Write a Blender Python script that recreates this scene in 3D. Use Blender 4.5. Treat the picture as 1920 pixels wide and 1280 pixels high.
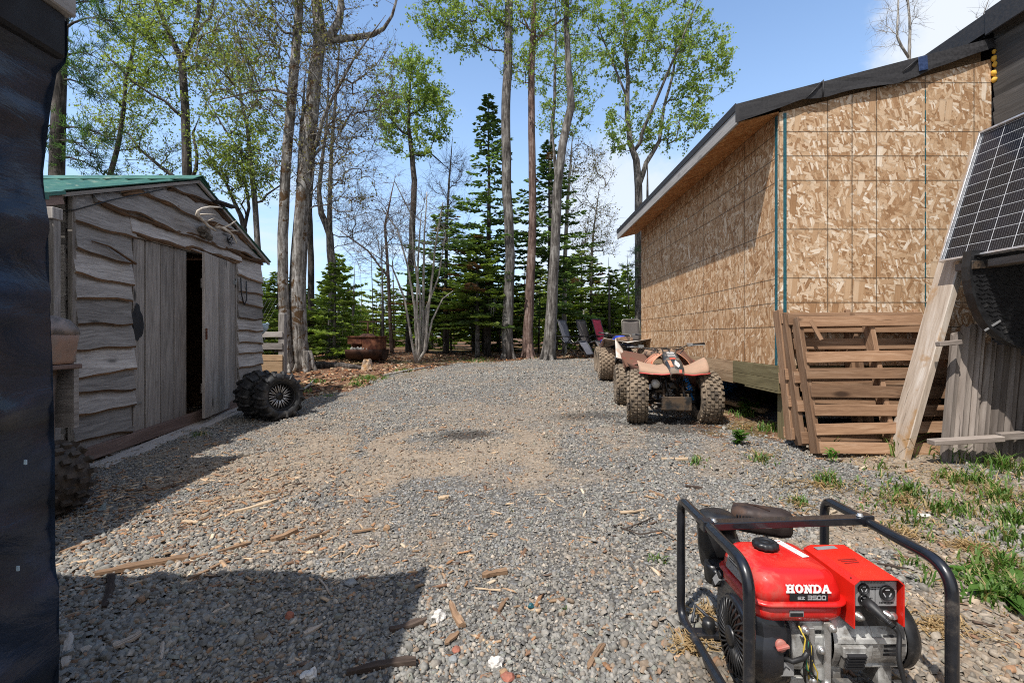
import bpy, bmesh, math, random
import numpy as np
from mathutils import Vector, Matrix, noise

for _o in list(bpy.data.objects):
    bpy.data.objects.remove(_o)
sc = bpy.context.scene
COL = sc.collection
R = math.radians
V = Vector

# ------------------------------------------------------------------ camera
F, CX, HY, EYE = 900.0, 970.0, 630.0, 1.2          # focal length in photo pixels, vanishing point, eye height
cd = bpy.data.cameras.new('camera')
cam = bpy.data.objects.new('camera', cd)
COL.objects.link(cam)
cam.location = (0, 0, EYE)
cam.rotation_euler = (R(90), 0, 0)
cd.sensor_width = 36
cd.lens = 36 * F / 1920
cd.shift_x = -(CX - 960) / 1920
cd.shift_y = -(640 - HY) / 1920
cd.clip_start = .02
cd.clip_end = 2000
sc.camera = cam

# ------------------------------------------------------------------ sky and sun
LDIR = V((.36, .45, -.93)).normalized()
SUN_EL = math.asin(-LDIR.z)
SUN_AZ = math.atan2(-LDIR.x, -LDIR.y)
SKY_STRENGTH, SUN_STRENGTH, EXPOSURE = .142, 4.7, .3
world = bpy.data.worlds.new('World')
sc.world = world
world.use_nodes = True


class NT:
    """tiny node writer"""
    def __init__(s, nt):
        s.nt = nt

    def n(s, typ, ins=None, out=0, **props):
        nd = s.nt.nodes.new(typ)
        for k, v in props.items():
            setattr(nd, k, v)
        for k, v in (ins or {}).items():
            sock = nd.inputs[k]
            if isinstance(v, bpy.types.NodeSocket):
                s.nt.links.new(v, sock)
            else:
                sock.default_value = v
        return nd.outputs[out] if out is not None else nd

    def m(s, op, a, b=0.0, c=0.0, clamp=False):
        return s.n('ShaderNodeMath', {0: a, 1: b, 2: c}, operation=op, use_clamp=clamp)

    def vm(s, op, a, b=(0, 0, 0)):
        return s.n('ShaderNodeVectorMath', {0: a, 1: b}, operation=op)

    def ramp(s, fac, stops, interp='LINEAR'):
        nd = s.nt.nodes.new('ShaderNodeValToRGB')
        cr = nd.color_ramp
        cr.interpolation = interp
        while len(cr.elements) < len(stops):
            cr.elements.new(.5)
        for e, (p, c) in zip(cr.elements, stops):
            e.position = p
            e.color = (c, c, c, 1) if isinstance(c, (int, float)) else (*c, 1)
        s.nt.links.new(fac, nd.inputs[0])
        return nd.outputs[0]

    def mix(s, fac, a, b, mode='MIX'):
        nd = s.nt.nodes.new('ShaderNodeMix')
        nd.data_type = 'RGBA'
        nd.blend_type = mode
        nd.clamp_factor = True
        for k, v in ((0, fac), (6, a), (7, b)):
            if isinstance(v, bpy.types.NodeSocket):
                s.nt.links.new(v, nd.inputs[k])
            elif k == 0:
                nd.inputs[k].default_value = v
            else:
                nd.inputs[k].default_value = (*v, 1) if len(v) == 3 else v
        return nd.outputs[2]

    def noise(s, vec, scale, detail=4, rough=.55, dist=0.0, dims='3D', out=0):
        return s.n('ShaderNodeTexNoise', {'Vector': vec, 'Scale': scale, 'Detail': detail, 'Roughness': rough, 'Distortion': dist},
                   out=out, noise_dimensions=dims)

    def mapping(s, vec, scale=(1, 1, 1), rot=(0, 0, 0), loc=(0, 0, 0)):
        return s.n('ShaderNodeMapping', {'Vector': vec, 'Location': loc, 'Rotation': rot, 'Scale': scale})

    def smooth(s, v, lo, hi, a=0.0, b=1.0):
        return s.n('ShaderNodeMapRange', {0: v, 1: lo, 2: hi, 3: a, 4: b}, interpolation_type='SMOOTHSTEP')


def build_sky():
    nt = world.node_tree
    nt.nodes.clear()
    t = NT(nt)
    sky = t.n('ShaderNodeTexSky', sky_type='NISHITA', sun_disc=False, sun_elevation=SUN_EL, sun_rotation=SUN_AZ,
              altitude=50, air_density=1.0, dust_density=.7, ozone_density=1.3)
    d = t.n('ShaderNodeTexCoord', out=0)
    sep = t.n('ShaderNodeSeparateXYZ', {0: d}, out=None)
    z = sep.outputs[2]
    zz = t.m('ADD', t.m('MAXIMUM', z, 0.0), .12)
    px = t.m('DIVIDE', sep.outputs[0], zz)
    py = t.m('DIVIDE', sep.outputs[1], zz)
    p = t.n('ShaderNodeCombineXYZ', {0: px, 1: py, 2: 0.0})
    n1 = t.noise(p, 1.15, 9, .6, .3)
    # thin high cloud, thicker near the horizon
    lim = t.smooth(z, .02, .5, .40, .56)
    thin = t.m('MULTIPLY', t.smooth(t.m('SUBTRACT', n1, lim), 0.0, .22), t.smooth(z, .05, .6, .55, .22))
    # one bright cumulus high on the right and a bank low behind the trees
    def blob(dx, dy, dz, w0, w1):
        c = V((dx, dy, dz)).normalized()
        dt = t.n('ShaderNodeVectorMath', {0: d, 1: tuple(c)}, out=1, operation='DOT_PRODUCT')
        n2 = t.noise(d, 7.0, 8, .62, .2)
        s = t.m('ADD', dt, t.m('MULTIPLY', t.m('SUBTRACT', n2, .5), (1 - w0) * 1.7))
        return t.smooth(s, w0, w1)
    b1 = blob(925, 900, 600, .988, .995)
    b2 = blob(180, 900, 170, .97, .995)
    bank = t.m('MULTIPLY', b2, .75)
    cl = t.m('MAXIMUM', t.m('MAXIMUM', thin, t.m('MULTIPLY', b1, .93)), bank)
    hz = t.smooth(z, .0, .66, .70, .12)
    col = t.mix(hz, sky, (4.3, 5.0, 5.9))
    col = t.mix(1.0, col, (.96, 1.15, 1.34), 'MULTIPLY')
    col = t.mix(cl, col, (5.3, 5.6, 6.0))
    # broken bright cloud added behind the viewer, out of view, to whiten ambient light
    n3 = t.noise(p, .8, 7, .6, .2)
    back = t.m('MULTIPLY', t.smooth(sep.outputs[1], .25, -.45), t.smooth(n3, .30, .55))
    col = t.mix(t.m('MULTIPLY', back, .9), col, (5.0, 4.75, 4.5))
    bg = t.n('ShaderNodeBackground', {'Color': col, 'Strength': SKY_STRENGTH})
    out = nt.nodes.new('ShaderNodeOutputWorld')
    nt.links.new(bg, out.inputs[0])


build_sky()
sl = bpy.data.lights.new('sun', 'SUN')
sl.energy = SUN_STRENGTH
sl.angle = R(.53)
sl.color = (1, .955, .895)
sun = bpy.data.objects.new('sun', sl)
COL.objects.link(sun)
sun.location = (-6, -8, 16)
sun.rotation_euler = LDIR.to_track_quat('-Z', 'Y').to_euler()
sc.view_settings.view_transform = 'Standard'
sc.view_settings.look = 'None'
sc.view_settings.exposure = EXPOSURE
sc.view_settings.gamma = 1
sc.render.engine = 'CYCLES'
sc.cycles.max_bounces = 6
sc.cycles.transparent_max_bounces = 8
sc.cycles.use_denoising = False
sc.cycles.filter_width = 1.05

# ------------------------------------------------------------------ terrain height
_TY = np.array([-40, 0, 1.3, 2.0, 3.0, 4.1, 5.0, 7.2, 9.5, 12.5, 16, 30, 400.])
_TL = np.array([0, .0, .0, .0, .02, .08, .13, .27, .50, .63, .66, .68, .70])
_TR = np.array([0, .0, .08, .13, .24, .37, .37, .43, .52, .62, .66, .68, .70])


def gnd(x, y):
    l = (np.interp(y - .4, _TY, _TL) + np.interp(y + .4, _TY, _TL) + np.interp(y, _TY, _TL)) / 3
    r = (np.interp(y - .4, _TY, _TR) + np.interp(y + .4, _TY, _TR) + np.interp(y, _TY, _TR)) / 3
    t = np.clip((x + 4) / 6.5, -.05, 1.1)
    return l + (r - l) * t


def at(px, py, Y):
    return V(((px - CX) / F * Y, Y, EYE - (py - HY) / F * Y))


def onground(px, py):
    z = .1
    for _ in range(40):
        Y = F * (EYE - z) / max(py - HY, 1)
        z = .5 * z + .5 * float(gnd((px - CX) / F * Y, Y))
    x = (px - CX) / F * Y
    return V((x, Y, float(gnd(x, Y))))


# ------------------------------------------------------------------ object helpers
def link(o, parent=None):
    COL.objects.link(o)
    if parent is not None:
        o.parent = parent
    return o


def tag(o, label=None, cat=None, group=None, kind=None):
    if label: o['label'] = label
    if cat: o['category'] = cat
    if group: o['group'] = group
    if kind: o['kind'] = kind
    return o


def thing(name, label, cat, loc=(0, 0, 0), rot=(0, 0, 0), group=None):
    o = bpy.data.objects.new(name, None)
    o.empty_display_size = .1
    o.location = loc
    o.rotation_euler = rot
    link(o)
    return tag(o, label, cat, group)


def copy_tree(o, parent=None, swap=None):
    c = o.copy()
    COL.objects.link(c)
    c.parent = parent
    for ch in list(o.children):
        copy_tree(ch, c)
    return c


def frame_of(axis):
    a = axis.normalized()
    u = a.orthogonal().normalized()
    return u, a.cross(u).normalized()


class MB:
    """collects shapes into one mesh"""
    def __init__(s, seed=0):
        s.v, s.f, s.mi, s.rn, s.uv, s.sm = [], [], [], [], [], []
        s.rg = random.Random(seed)

    def face(s, idx, mat=0, rnd=0.5, uv=None, smooth=False):
        s.f.append(tuple(idx)); s.mi.append(mat); s.rn.append(rnd); s.uv.append(uv); s.sm.append(smooth)

    def add(s, pts):
        b = len(s.v)
        s.v.extend(tuple(p) for p in pts)
        return b

    def box(s, c, hx, hy, hz, mat=0, rnd=None, taper=None):
        """box from a centre and three half-vectors; texture runs along the longest"""
        c, ax = V(c), [V(hx), V(hy), V(hz)]
        rnd = s.rg.random() if rnd is None else rnd
        L = [a.length for a in ax]
        k = L.index(max(L))
        sg = [(-1, -1, -1), (1, -1, -1), (1, 1, -1), (-1, 1, -1), (-1, -1, 1), (1, -1, 1), (1, 1, 1), (-1, 1, 1)]
        b = s.add([c + ax[0] * i + ax[1] * j + ax[2] * l for i, j, l in sg])
        ou, ov = s.rg.random() * 20, s.rg.random() * 20
        flip = ax[0].cross(ax[1]).dot(ax[2]) < 0
        for q, nrm in (((0, 3, 2, 1), 2), ((4, 5, 6, 7), 2), ((0, 1, 5, 4), 1), ((2, 3, 7, 6), 1), ((1, 2, 6, 5), 0), ((3, 0, 4, 7), 0)):
            if flip: q = q[::-1]
            oth = [a for a in (0, 1, 2) if a != nrm]
            if k in oth:
                ua, va = k, [a for a in oth if a != k][0]
            else:
                ua, va = oth
            uv = [(ou + sg[i][ua] * L[ua], ov + nrm * 3.7 + sg[i][va] * L[va]) for i in q]
            s.face([b + i for i in q], mat, rnd, uv)

    def bx(s, x0, x1, y0, y1, z0, z1, mat=0, rnd=None):
        s.box(((x0 + x1) / 2, (y0 + y1) / 2, (z0 + z1) / 2), ((x1 - x0) / 2, 0, 0), (0, (y1 - y0) / 2, 0), (0, 0, (z1 - z0) / 2), mat, rnd)

    def beam(s, p, q, w, t, up=(0, 0, 1), mat=0, rnd=None):
        """board from p to q, w wide (across), t thick (along up)"""
        p, q = V(p), V(q)
        d = q - p
        side = d.cross(V(up))
        if side.length < 1e-6: side = d.orthogonal()
        side.normalize()
        u = side.cross(d).normalized()
        s.box((p + q) / 2, d / 2, side * (w / 2), u * (t / 2), mat, rnd)

    def tube(s, pts, r, n=8, mat=0, rnd=.5, caps=True, smooth=True, closed=False):
        pts = [V(p) for p in pts]
        m = len(pts)
        rr = [r] * m if isinstance(r, (int, float)) else list(r)
        t0 = (pts[1] - pts[0]).normalized()
        u, w = frame_of(t0)
        acc = s.rg.random() * 5
        base = []
        accs = []
        for i, p in enumerate(pts):
            if closed:
                t = (pts[(i + 1) % m] - pts[i - 1])
            else:
                t = pts[min(i + 1, m - 1)] - pts[max(i - 1, 0)]
            t = t.normalized() if t.length > 1e-9 else t0
            u = (u - t * u.dot(t))
            u = u.normalized() if u.length > 1e-6 else t.orthogonal().normalized()
            w = t.cross(u)
            if i: acc += (pts[i] - pts[i - 1]).length
            accs.append(acc)
            base.append(s.add([p + (u * math.cos(2 * math.pi * k / n) + w * math.sin(2 * math.pi * k / n)) * rr[i] for k in range(n)]))
        rng = range(m) if closed else range(m - 1)
        for i in rng:
            j = (i + 1) % m
            a, b = base[i], base[j]
            c0, c1 = accs[i], accs[j] if j else accs[i] + .1
            for k in range(n):
                k2 = (k + 1) % n
                ra = 6.283 * max(rr[i], .01)
                s.face((a + k, a + k2, b + k2, b + k), mat, rnd, [(c0, ra * k / n), (c0, ra * (k + 1) / n), (c1, ra * (k + 1) / n), (c1, ra * k / n)], smooth)
        if caps and not closed:
            s.face([base[0] + k for k in range(n)][::-1], mat, rnd)
            s.face([base[-1] + k for k in range(n)], mat, rnd)

    def lathe(s, prof, c, axis, n=24, mat=0, rnd=.5, smooth=True, a0=0, a1=2 * math.pi, ref=None):
        """prof: (radius, height along axis)"""
        c, ax = V(c), V(axis).normalized()
        if ref is None:
            u, w = frame_of(ax)
        else:
            u = (V(ref) - ax * V(ref).dot(ax)).normalized()
            w = ax.cross(u)
        full = abs(a1 - a0 - 2 * math.pi) < 1e-6
        cnt = n if full else n + 1
        rows = []
        for r, h in prof:
            rows.append(s.add([c + ax * h + (u * math.cos(a0 + (a1 - a0) * k / n) + w * math.sin(a0 + (a1 - a0) * k / n)) * r for k in range(cnt)]))
        for i in range(len(prof) - 1):
            for k in range(n):
                k2 = (k + 1) % cnt
                s.face((rows[i] + k, rows[i] + k2, rows[i + 1] + k2, rows[i + 1] + k), mat, rnd, None, smooth)
        return rows

    def loft(s, rings, mat=0, rnd=.5, smooth=True, caps=True, closed=True):
        bs = [s.add(r) for r in rings]
        n = len(rings[0])
        for a, b in zip(bs, bs[1:]):
            for k in range(n if closed else n - 1):
                k2 = (k + 1) % n
                s.face((a + k, a + k2, b + k2, b + k), mat, rnd, None, smooth)
        if caps:
            s.face([bs[0] + k for k in range(n)][::-1], mat, rnd)
            s.face([bs[-1] + k for k in range(n)], mat, rnd)

    def grid(s, fn, nu, nv, mat=0, rnd=.5, smooth=True, uvs=None):
        b = s.add([fn(i / nu, j / nv) for j in range(nv + 1) for i in range(nu + 1)])
        for j in range(nv):
            for i in range(nu):
                a = b + j * (nu + 1) + i
                uv = None
                if uvs:
                    uv = [(uvs[0] * x / nu, uvs[1] * y / nv) for x, y in ((i, j), (i + 1, j), (i + 1, j + 1), (i, j + 1))]
                s.face((a, a + 1, a + nu + 2, a + nu + 1), mat, rnd, uv, smooth)

    def prism(s, poly, d, mat=0, rnd=None):
        """flat polygon (3-D points) pushed along d"""
        rnd = s.rg.random() if rnd is None else rnd
        d = V(d)
        n = len(poly)
        a = s.add(poly)
        b = s.add([V(p) + d for p in poly])
        nr = V((0, 0, 0))
        for i in range(n):
            nr += V(poly[i]).cross(V(poly[(i + 1) % n]))
        fl = nr.dot(d) > 0
        f1 = [a + k for k in range(n)]
        f2 = [b + k for k in range(n)]
        s.face(f1[::-1] if fl else f1, mat, rnd)
        s.face(f2 if fl else f2[::-1], mat, rnd)
        for k in range(n):
            k2 = (k + 1) % n
            q = (a + k, a + k2, b + k2, b + k)
            s.face(q if fl else q[::-1], mat, rnd)

    def blob(s, c, r, rg, mat=0, rnd=.5, sub=1, jag=.25, sq=(1, 1, 1), smooth=False):
        bm = bmesh.new()
        bmesh.ops.create_icosphere(bm, subdivisions=sub, radius=1)
        off = V((rg.random() * 50, rg.random() * 50, 0))
        b = len(s.v)
        for v in bm.verts:
            k = 1 + jag * noise.noise(v.co * 1.6 + off) * 1.6
            s.v.append((c[0] + v.co.x * r * sq[0] * k, c[1] + v.co.y * r * sq[1] * k, c[2] + v.co.z * r * sq[2] * k))
        for f in bm.faces:
            s.face([b + v.index for v in f.verts], mat, rnd, None, smooth)
        bm.free()

    def build(s, name, mats, parent=None, local=True, bevel=0, bseg=1, solid=0, sub=0, label=None, origin=None):
        """local=False: vertices are world coordinates, moved into the (unrotated) parent's space"""
        me = bpy.data.meshes.new(name)
        vs = np.array(s.v, dtype=np.float64).reshape(-1, 3)
        org = V((0, 0, 0))
        if not local and parent is not None:
            p = parent
            while p is not None:
                org = org + p.location
                p = p.parent
            vs = vs - np.array(org)
        if origin is not None:
            vs = vs - np.array(origin)
        me.from_pydata(vs.tolist(), [], s.f)
        for m in (mats if isinstance(mats, (list, tuple)) else [mats]):
            me.materials.append(m)
        me.polygons.foreach_set('material_index', s.mi)
        me.polygons.foreach_set('use_smooth', s.sm)
        at_ = me.attributes.new('rnd', 'FLOAT', 'FACE')
        at_.data.foreach_set('value', s.rn)
        uvl = me.uv_layers.new(name='UVMap')
        flat = []
        for fi, f in enumerate(s.f):
            u = s.uv[fi]
            if u is None:
                p0 = V(s.v[f[0]]); nr = V((0, 0, 0))
                for a in range(len(f)):
                    nr += V(s.v[f[a]]).cross(V(s.v[f[(a + 1) % len(f)]]))
                k = max(range(3), key=lambda i: abs(nr[i]))
                ia, ib = [(1, 2), (0, 2), (0, 1)][k]
                for a in f:
                    flat += (s.v[a][ia], s.v[a][ib])
            else:
                for a in u:
                    flat += (a[0], a[1])
        uvl.data.foreach_set('uv', flat)
        me.update()
        o = bpy.data.objects.new(name, me)
        if origin is not None:
            o.location = origin
        link(o, parent)
        if solid:
            md = o.modifiers.new('solid', 'SOLIDIFY'); md.thickness = solid; md.offset = 0
        if bevel:
            md = o.modifiers.new('bevel', 'BEVEL'); md.width = bevel; md.segments = bseg; md.limit_method = 'ANGLE'; md.angle_limit = R(35)
        if sub:
            md = o.modifiers.new('sub', 'SUBSURF'); md.levels = sub; md.render_levels = sub
        if label:
            o['label'] = label
        return o


def np_mesh(name, verts, faces, mat, parent=None, color=None, smooth=False, loc=None):
    """fast mesh: faces is an (n,k) array; color is an optional per-face rgb"""
    me = bpy.data.meshes.new(name)
    n, k = faces.shape
    me.vertices.add(len(verts))
    me.vertices.foreach_set('co', np.ascontiguousarray(verts, dtype=np.float32).ravel())
    me.loops.add(n * k)
    me.loops.foreach_set('vertex_index', np.ascontiguousarray(faces, dtype=np.int32).ravel())
    me.polygons.add(n)
    me.polygons.foreach_set('loop_start', np.arange(0, n * k, k, dtype=np.int32))
    if smooth:
        me.polygons.foreach_set('use_smooth', np.ones(n, dtype=bool))
    me.update(calc_edges=True)
    if color is not None:
        a = me.attributes.new('tint', 'FLOAT_COLOR', 'FACE')
        c = np.ones((n, 4), dtype=np.float32)
        c[:, :3] = color
        a.data.foreach_set('color', c.ravel())
    me.materials.append(mat)
    o = bpy.data.objects.new(name, me)
    if loc is not None: o.location = loc
    return link(o, parent)


def arc(p0, p1, p2, r, n=6):
    """points rounding the corner p1 with radius r"""
    p0, p1, p2 = V(p0), V(p1), V(p2)
    a = (p0 - p1).normalized(); b = (p2 - p1).normalized()
    ang = a.angle(b)
    d = r / math.tan(ang / 2)
    s0, s1 = p1 + a * d, p1 + b * d
    return [(s0 * (1 - t) + p1 * t) * (1 - t) + (p1 * (1 - t) + s1 * t) * t for t in [i / n for i in range(n + 1)]]


def rounded(pts, r, n=6):
    out = [V(pts[0])]
    for i in range(1, len(pts) - 1):
        out += arc(pts[i - 1], pts[i], pts[i + 1], r, n)
    return out + [V(pts[-1])]
# ------------------------------------------------------------------ materials
def new_mat(name):
    m = bpy.data.materials.new(name)
    m.use_nodes = True
    nt = m.node_tree
    nt.nodes.clear()
    t = NT(nt)
    out = nt.nodes.new('ShaderNodeOutputMaterial')
    t.out = out
    return m, t


def finish(t, color, rough=.8, bump=None, bstr=.3, bdist=.01, metallic=0.0, spec=.5, normal=None, coat=0.0, **kw):
    ins = {'Base Color': color, 'Roughness': rough, 'Metallic': metallic, 'Specular IOR Level': spec, 'Coat Weight': coat}
    if isinstance(color, tuple) and len(color) == 3:
        ins['Base Color'] = (*color, 1)
    ins.update(kw)
    if bump is not None:
        ins['Normal'] = t.n('ShaderNodeBump', {'Height': bump, 'Strength': bstr, 'Distance': bdist})
    sh = t.n('ShaderNodeBsdfPrincipled', ins)
    t.nt.links.new(sh, t.out.inputs[0])
    return sh


def obj_co(t):
    return t.n('ShaderNodeTexCoord', out=3)


def uv_co(t):
    return t.n('ShaderNodeUVMap', uv_map='UVMap')


def rnd(t):
    return t.n('ShaderNodeAttribute', out=2, attribute_name='rnd')


def plain(name, col, rough=.5, metallic=0.0, var=.12, scale=30, bump=0, spec=.5, dirt=None, dirt_amt=.4, coat=0.0, dirt_scale=6):
    """painted or moulded surface with slight unevenness, scuffs and optional dirt"""
    m, t = new_mat(name)
    co = obj_co(t)
    n = t.noise(co, scale, 5, .6)
    c = t.mix(1.0, col, t.ramp(n, [(.25, 1 - var * 1.5), (.75, 1 + var)]), 'MULTIPLY')
    ro = t.smooth(n, .3, .7, max(rough - .12, .03), min(rough + .15, 1))
    if dirt:
        d = t.noise(co, dirt_scale, 7, .68, .3)
        fac = t.smooth(d, .62 - dirt_amt * .5, .78 - dirt_amt * .5)
        c = t.mix(t.m('MULTIPLY', fac, .85), c, dirt)
        ro = t.m('MAXIMUM', ro, t.m('MULTIPLY', fac, .9))
    finish(t, c, ro, n if bump else None, bump or .1, .004, metallic, spec, coat=coat)
    return m


def wood(name, dark, mid, light, gx=2.2, gy=38, rough=.85, bump=.5, knots=.8, var=.45, stain=None, stain_amt=.3):
    m, t = new_mat(name)
    uv = uv_co(t)
    r = rnd(t)
    wob = t.noise(uv, 1.7, 3, .5)
    uvw = t.vm('ADD', uv, t.n('ShaderNodeCombineXYZ', {0: 0.0, 1: t.m('MULTIPLY', wob, .10), 2: t.m('MULTIPLY', r, 9.0)}))
    g = t.noise(t.mapping(uvw, (gx, gy, 1)), 1.0, 7, .68, .6)
    fine = t.noise(t.mapping(uvw, (gx * 4, gy * 5, 1)), 1.0, 3, .6)
    big = t.noise(t.mapping(uvw, (1.3, 5, 1)), 1.0, 4, .6)
    gg = t.m('ADD', t.m('MULTIPLY', g, .6), t.m('ADD', t.m('MULTIPLY', fine, .18), t.m('MULTIPLY', big, .22)))
    c = t.ramp(gg, [(.30, dark), (.50, mid), (.68, light)])
    if knots:
        kv = t.n('ShaderNodeTexVoronoi', {'Vector': t.mapping(uvw, (1.6, 5.2, 1)), 'Scale': 1.0, 'Randomness': 1.0}, out=0)
        k = t.smooth(kv, .05, .15, 1.0, 0.0)
        c = t.mix(t.m('MULTIPLY', k, knots), c, tuple(x * .45 for x in dark))
    ck = t.noise(t.mapping(uvw, (gx * .8, gy * 2.6, 1)), 1.0, 4, .7, .3)
    c = t.mix(t.smooth(ck, .63, .68, 0, .75), c, tuple(x * .35 for x in dark))
    if stain:
        sn = t.noise(uvw, 2.3, 6, .65, .4)
        c = t.mix(t.smooth(sn, .62 - stain_amt * .4, .72 - stain_amt * .3), c, stain)
    c = t.mix(1.0, c, t.ramp(r, [(0, 1 - var), (1, 1 + var * .55)]), 'MULTIPLY')
    finish(t, c, rough, gg, bump, .006, spec=.25)
    return m


def osb(name, dirn, pal, lines=True, ou=0.0, ov=0.0, seed=0.0):
    """oriented strand board: layers of flat flakes, printed nailing lines, panel joints.  UV in metres"""
    m, t = new_mat(name)
    uv = uv_co(t)
    base = t.noise(t.mapping(t.n('ShaderNodeVectorRotate', {'Vector': uv, 'Angle': dirn}, rotation_type='Z_AXIS'), (9, 55, 1)), 1.0, 6, .65)
    col = t.ramp(base, [(.3, pal[0]), (.7, pal[1])])
    hgt = base
    rs = random.Random(seed)
    angs = [(-.15, .62), (.5, .7), (-.6, .85), (1.3, .75), (.2, 1.5), (-1.4, 1.0), (-.35, 1.8), (.85, 1.3), (-.95, 2.1), (.1, 2.3), (.45, .75)]
    for i, (a, sc_) in enumerate(angs):
        ang = dirn + a * 1.0
        L, W = 5.7 * sc_ ** .85, 21.5 * sc_
        loc = (rs.random() * 30, rs.random() * 30, 0)
        wobv = t.vm('ADD', uv, t.n('ShaderNodeCombineXYZ', {0: t.m('MULTIPLY', t.noise(uv, 22, 2, .5), .003), 1: 0.0, 2: 0.0}))
        mp = t.mapping(t.n('ShaderNodeVectorRotate', {'Vector': wobv, 'Angle': ang}, rotation_type='Z_AXIS'), (L, W, 1), (0, 0, 0), loc)
        vo = t.n('ShaderNodeTexVoronoi', {'Vector': mp, 'Scale': 1.0, 'Randomness': 1.0}, out=None, voronoi_dimensions='2D', distance='CHEBYCHEV')
        cr = t.n('ShaderNodeSeparateColor', {0: vo.outputs[1]}, out=None)
        mask = t.m('MULTIPLY', t.m('LESS_THAN', vo.outputs[0], .43), t.m('GREATER_THAN', cr.outputs[0], .45 if i < 5 else .60 if i < 10 else .86))
        grain = t.noise(t.mapping(mp, (1.2, 9, 1)), 1.0, 3, .6)
        fc = t.ramp(t.m('ADD', t.m('MULTIPLY', cr.outputs[1], .68), t.m('MULTIPLY', grain, .34)),
                    [(.04, pal[2]), (.25, pal[3]), (.53, pal[4]), (.77, pal[5]), (.93, pal[6])])
        edge = t.smooth(vo.outputs[0], .33, .43, 1.0, .72)
        fc = t.mix(1.0, fc, edge, 'MULTIPLY')
        col = t.mix(mask, col, fc)
        hgt = t.m('ADD', t.m('MULTIPLY', hgt, t.m('SUBTRACT', 1.0, t.m('MULTIPLY', mask, .6))), t.m('MULTIPLY', mask, t.m('MULTIPLY', cr.outputs[2], .5)))
    if lines:
        sep = t.n('ShaderNodeSeparateXYZ', {0: uv}, out=None)
        lw = t.noise(uv, 9, 2)
        dist = None
        for ax, off in ((0, ou), (1, ov)):
            c = t.m('ADD', sep.outputs[ax], off + 12.192)
            md = t.m('MODULO', c, 1.2192)
            for pos, wd in ((0.0, .0032), (.4064, .0034), (.6096, .0034), (.8128, .0034), (1.2192, .0032)):
                e = t.m('SUBTRACT', t.m('ABSOLUTE', t.m('SUBTRACT', md, pos)), wd)
                dist = e if dist is None else t.m('MINIMUM', dist, e)
        ln = t.smooth(t.m('ADD', dist, t.m('MULTIPLY', t.m('SUBTRACT', lw, .5), .002)), 0.0, .0022, 1.0, 0.0)
        col = t.mix(t.m('MULTIPLY', ln, .72), col, (.035, .028, .02))
    finish(t, col, .72, hgt, .35, .004, spec=.3)
    return m


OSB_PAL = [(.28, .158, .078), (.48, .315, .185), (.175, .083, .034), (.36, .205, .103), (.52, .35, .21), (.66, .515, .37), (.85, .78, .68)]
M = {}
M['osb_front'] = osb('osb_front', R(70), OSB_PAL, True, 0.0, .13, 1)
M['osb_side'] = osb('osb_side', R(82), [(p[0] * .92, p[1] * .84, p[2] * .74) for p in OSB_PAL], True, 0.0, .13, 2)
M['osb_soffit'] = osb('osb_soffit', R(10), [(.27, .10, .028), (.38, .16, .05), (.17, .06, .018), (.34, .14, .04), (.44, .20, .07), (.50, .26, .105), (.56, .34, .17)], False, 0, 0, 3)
M['grey_board'] = wood('grey_board', (.10, .09, .082), (.315, .288, .268), (.53, .497, .465), 3.2, 42, .9, .6, .8, .42)
M['grey_door'] = wood('grey_door', (.10, .087, .077), (.305, .272, .244), (.50, .455, .415), 2.6, 44, .9, .55, .9, .3)
M['bark_edge'] = wood('bark_edge', (.035, .022, .014), (.12, .068, .036), (.24, .135, .068), 6, 14, .95, .9, 0, .4)
M['sill_wood'] = wood('sill_wood', (.09, .06, .05), (.19, .13, .11), (.29, .21, .18), 2, 30, .9, .5, .5, .25)
M['raw_wood'] = wood('raw_wood', (.20, .125, .07), (.36, .245, .145), (.5, .37, .24), 2, 30, .85, .35, .6, .2)
M['treated_wood'] = wood('treated_wood', (.075, .06, .03), (.165, .135, .068), (.26, .22, .12), 2, 26, .85, .35, .7, .2)
M['pallet_wood'] = wood('pallet_wood', (.115, .06, .034), (.265, .155, .09), (.40, .27, .18), 2.4, 34, .88, .6, .9, .42)
M['weathered_plank'] = wood('weathered_plank', (.20, .145, .10), (.42, .345, .275), (.62, .565, .50), 1.6, 22, .85, .5, .6, .15, (.34, .20, .09), .32)
M['slab_grey'] = wood('slab_grey', (.085, .067, .055), (.215, .18, .155), (.35, .305, .265), 1.4, 16, .95, .8, .5, .4)
M['house_siding'] = wood('house_siding', (.045, .042, .04), (.10, .095, .09), (.165, .155, .15), 1.5, 32, .9, .5, .5, .3)
M['fascia_wood'] = wood('fascia_wood', (.24, .22, .20), (.36, .34, .32), (.46, .44, .42), 1.5, 30, .85, .3, .4, .15)
M['chip_brown'] = wood('chip_brown', (.09, .055, .035), (.24, .15, .09), (.40, .27, .17), 6, 60, .92, .8, 0, .25)
M['chip_pale'] = wood('chip_pale', (.28, .19, .115), (.47, .35, .23), (.62, .5, .36), 6, 60, .9, .6, 0, .2)
M['chip_dark'] = wood('chip_dark', (.02, .015, .012), (.07, .05, .04), (.14, .105, .08), 6, 50, .95, .9, 0, .25)
M['membrane'] = plain('membrane', (.028, .027, .029), .62, 0, .25, 45, .35, .4)
M['black_void'] = plain('black_void', (.012, .012, .014), .8, 0, .2, 8)
M['seam_tape'] = plain('seam_tape', (.012, .095, .12), .5, 0, .3, 40)
M['blue_tape'] = plain('blue_tape', (.025, .05, .13), .45, 0, .3, 40)
M['foam'] = plain('foam', (.75, .42, .05), .7, 0, .15, 20, .3)
M['green_roof'] = plain('green_roof', (.042, .14, .105), .5, .15, .12, 5, 0, .5, (.2, .26, .2), .18)
M['black_plastic'] = plain('black_plastic', (.014, .014, .015), .42, 0, .2, 20, .1, .5, (.09, .085, .08), .12)
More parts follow.
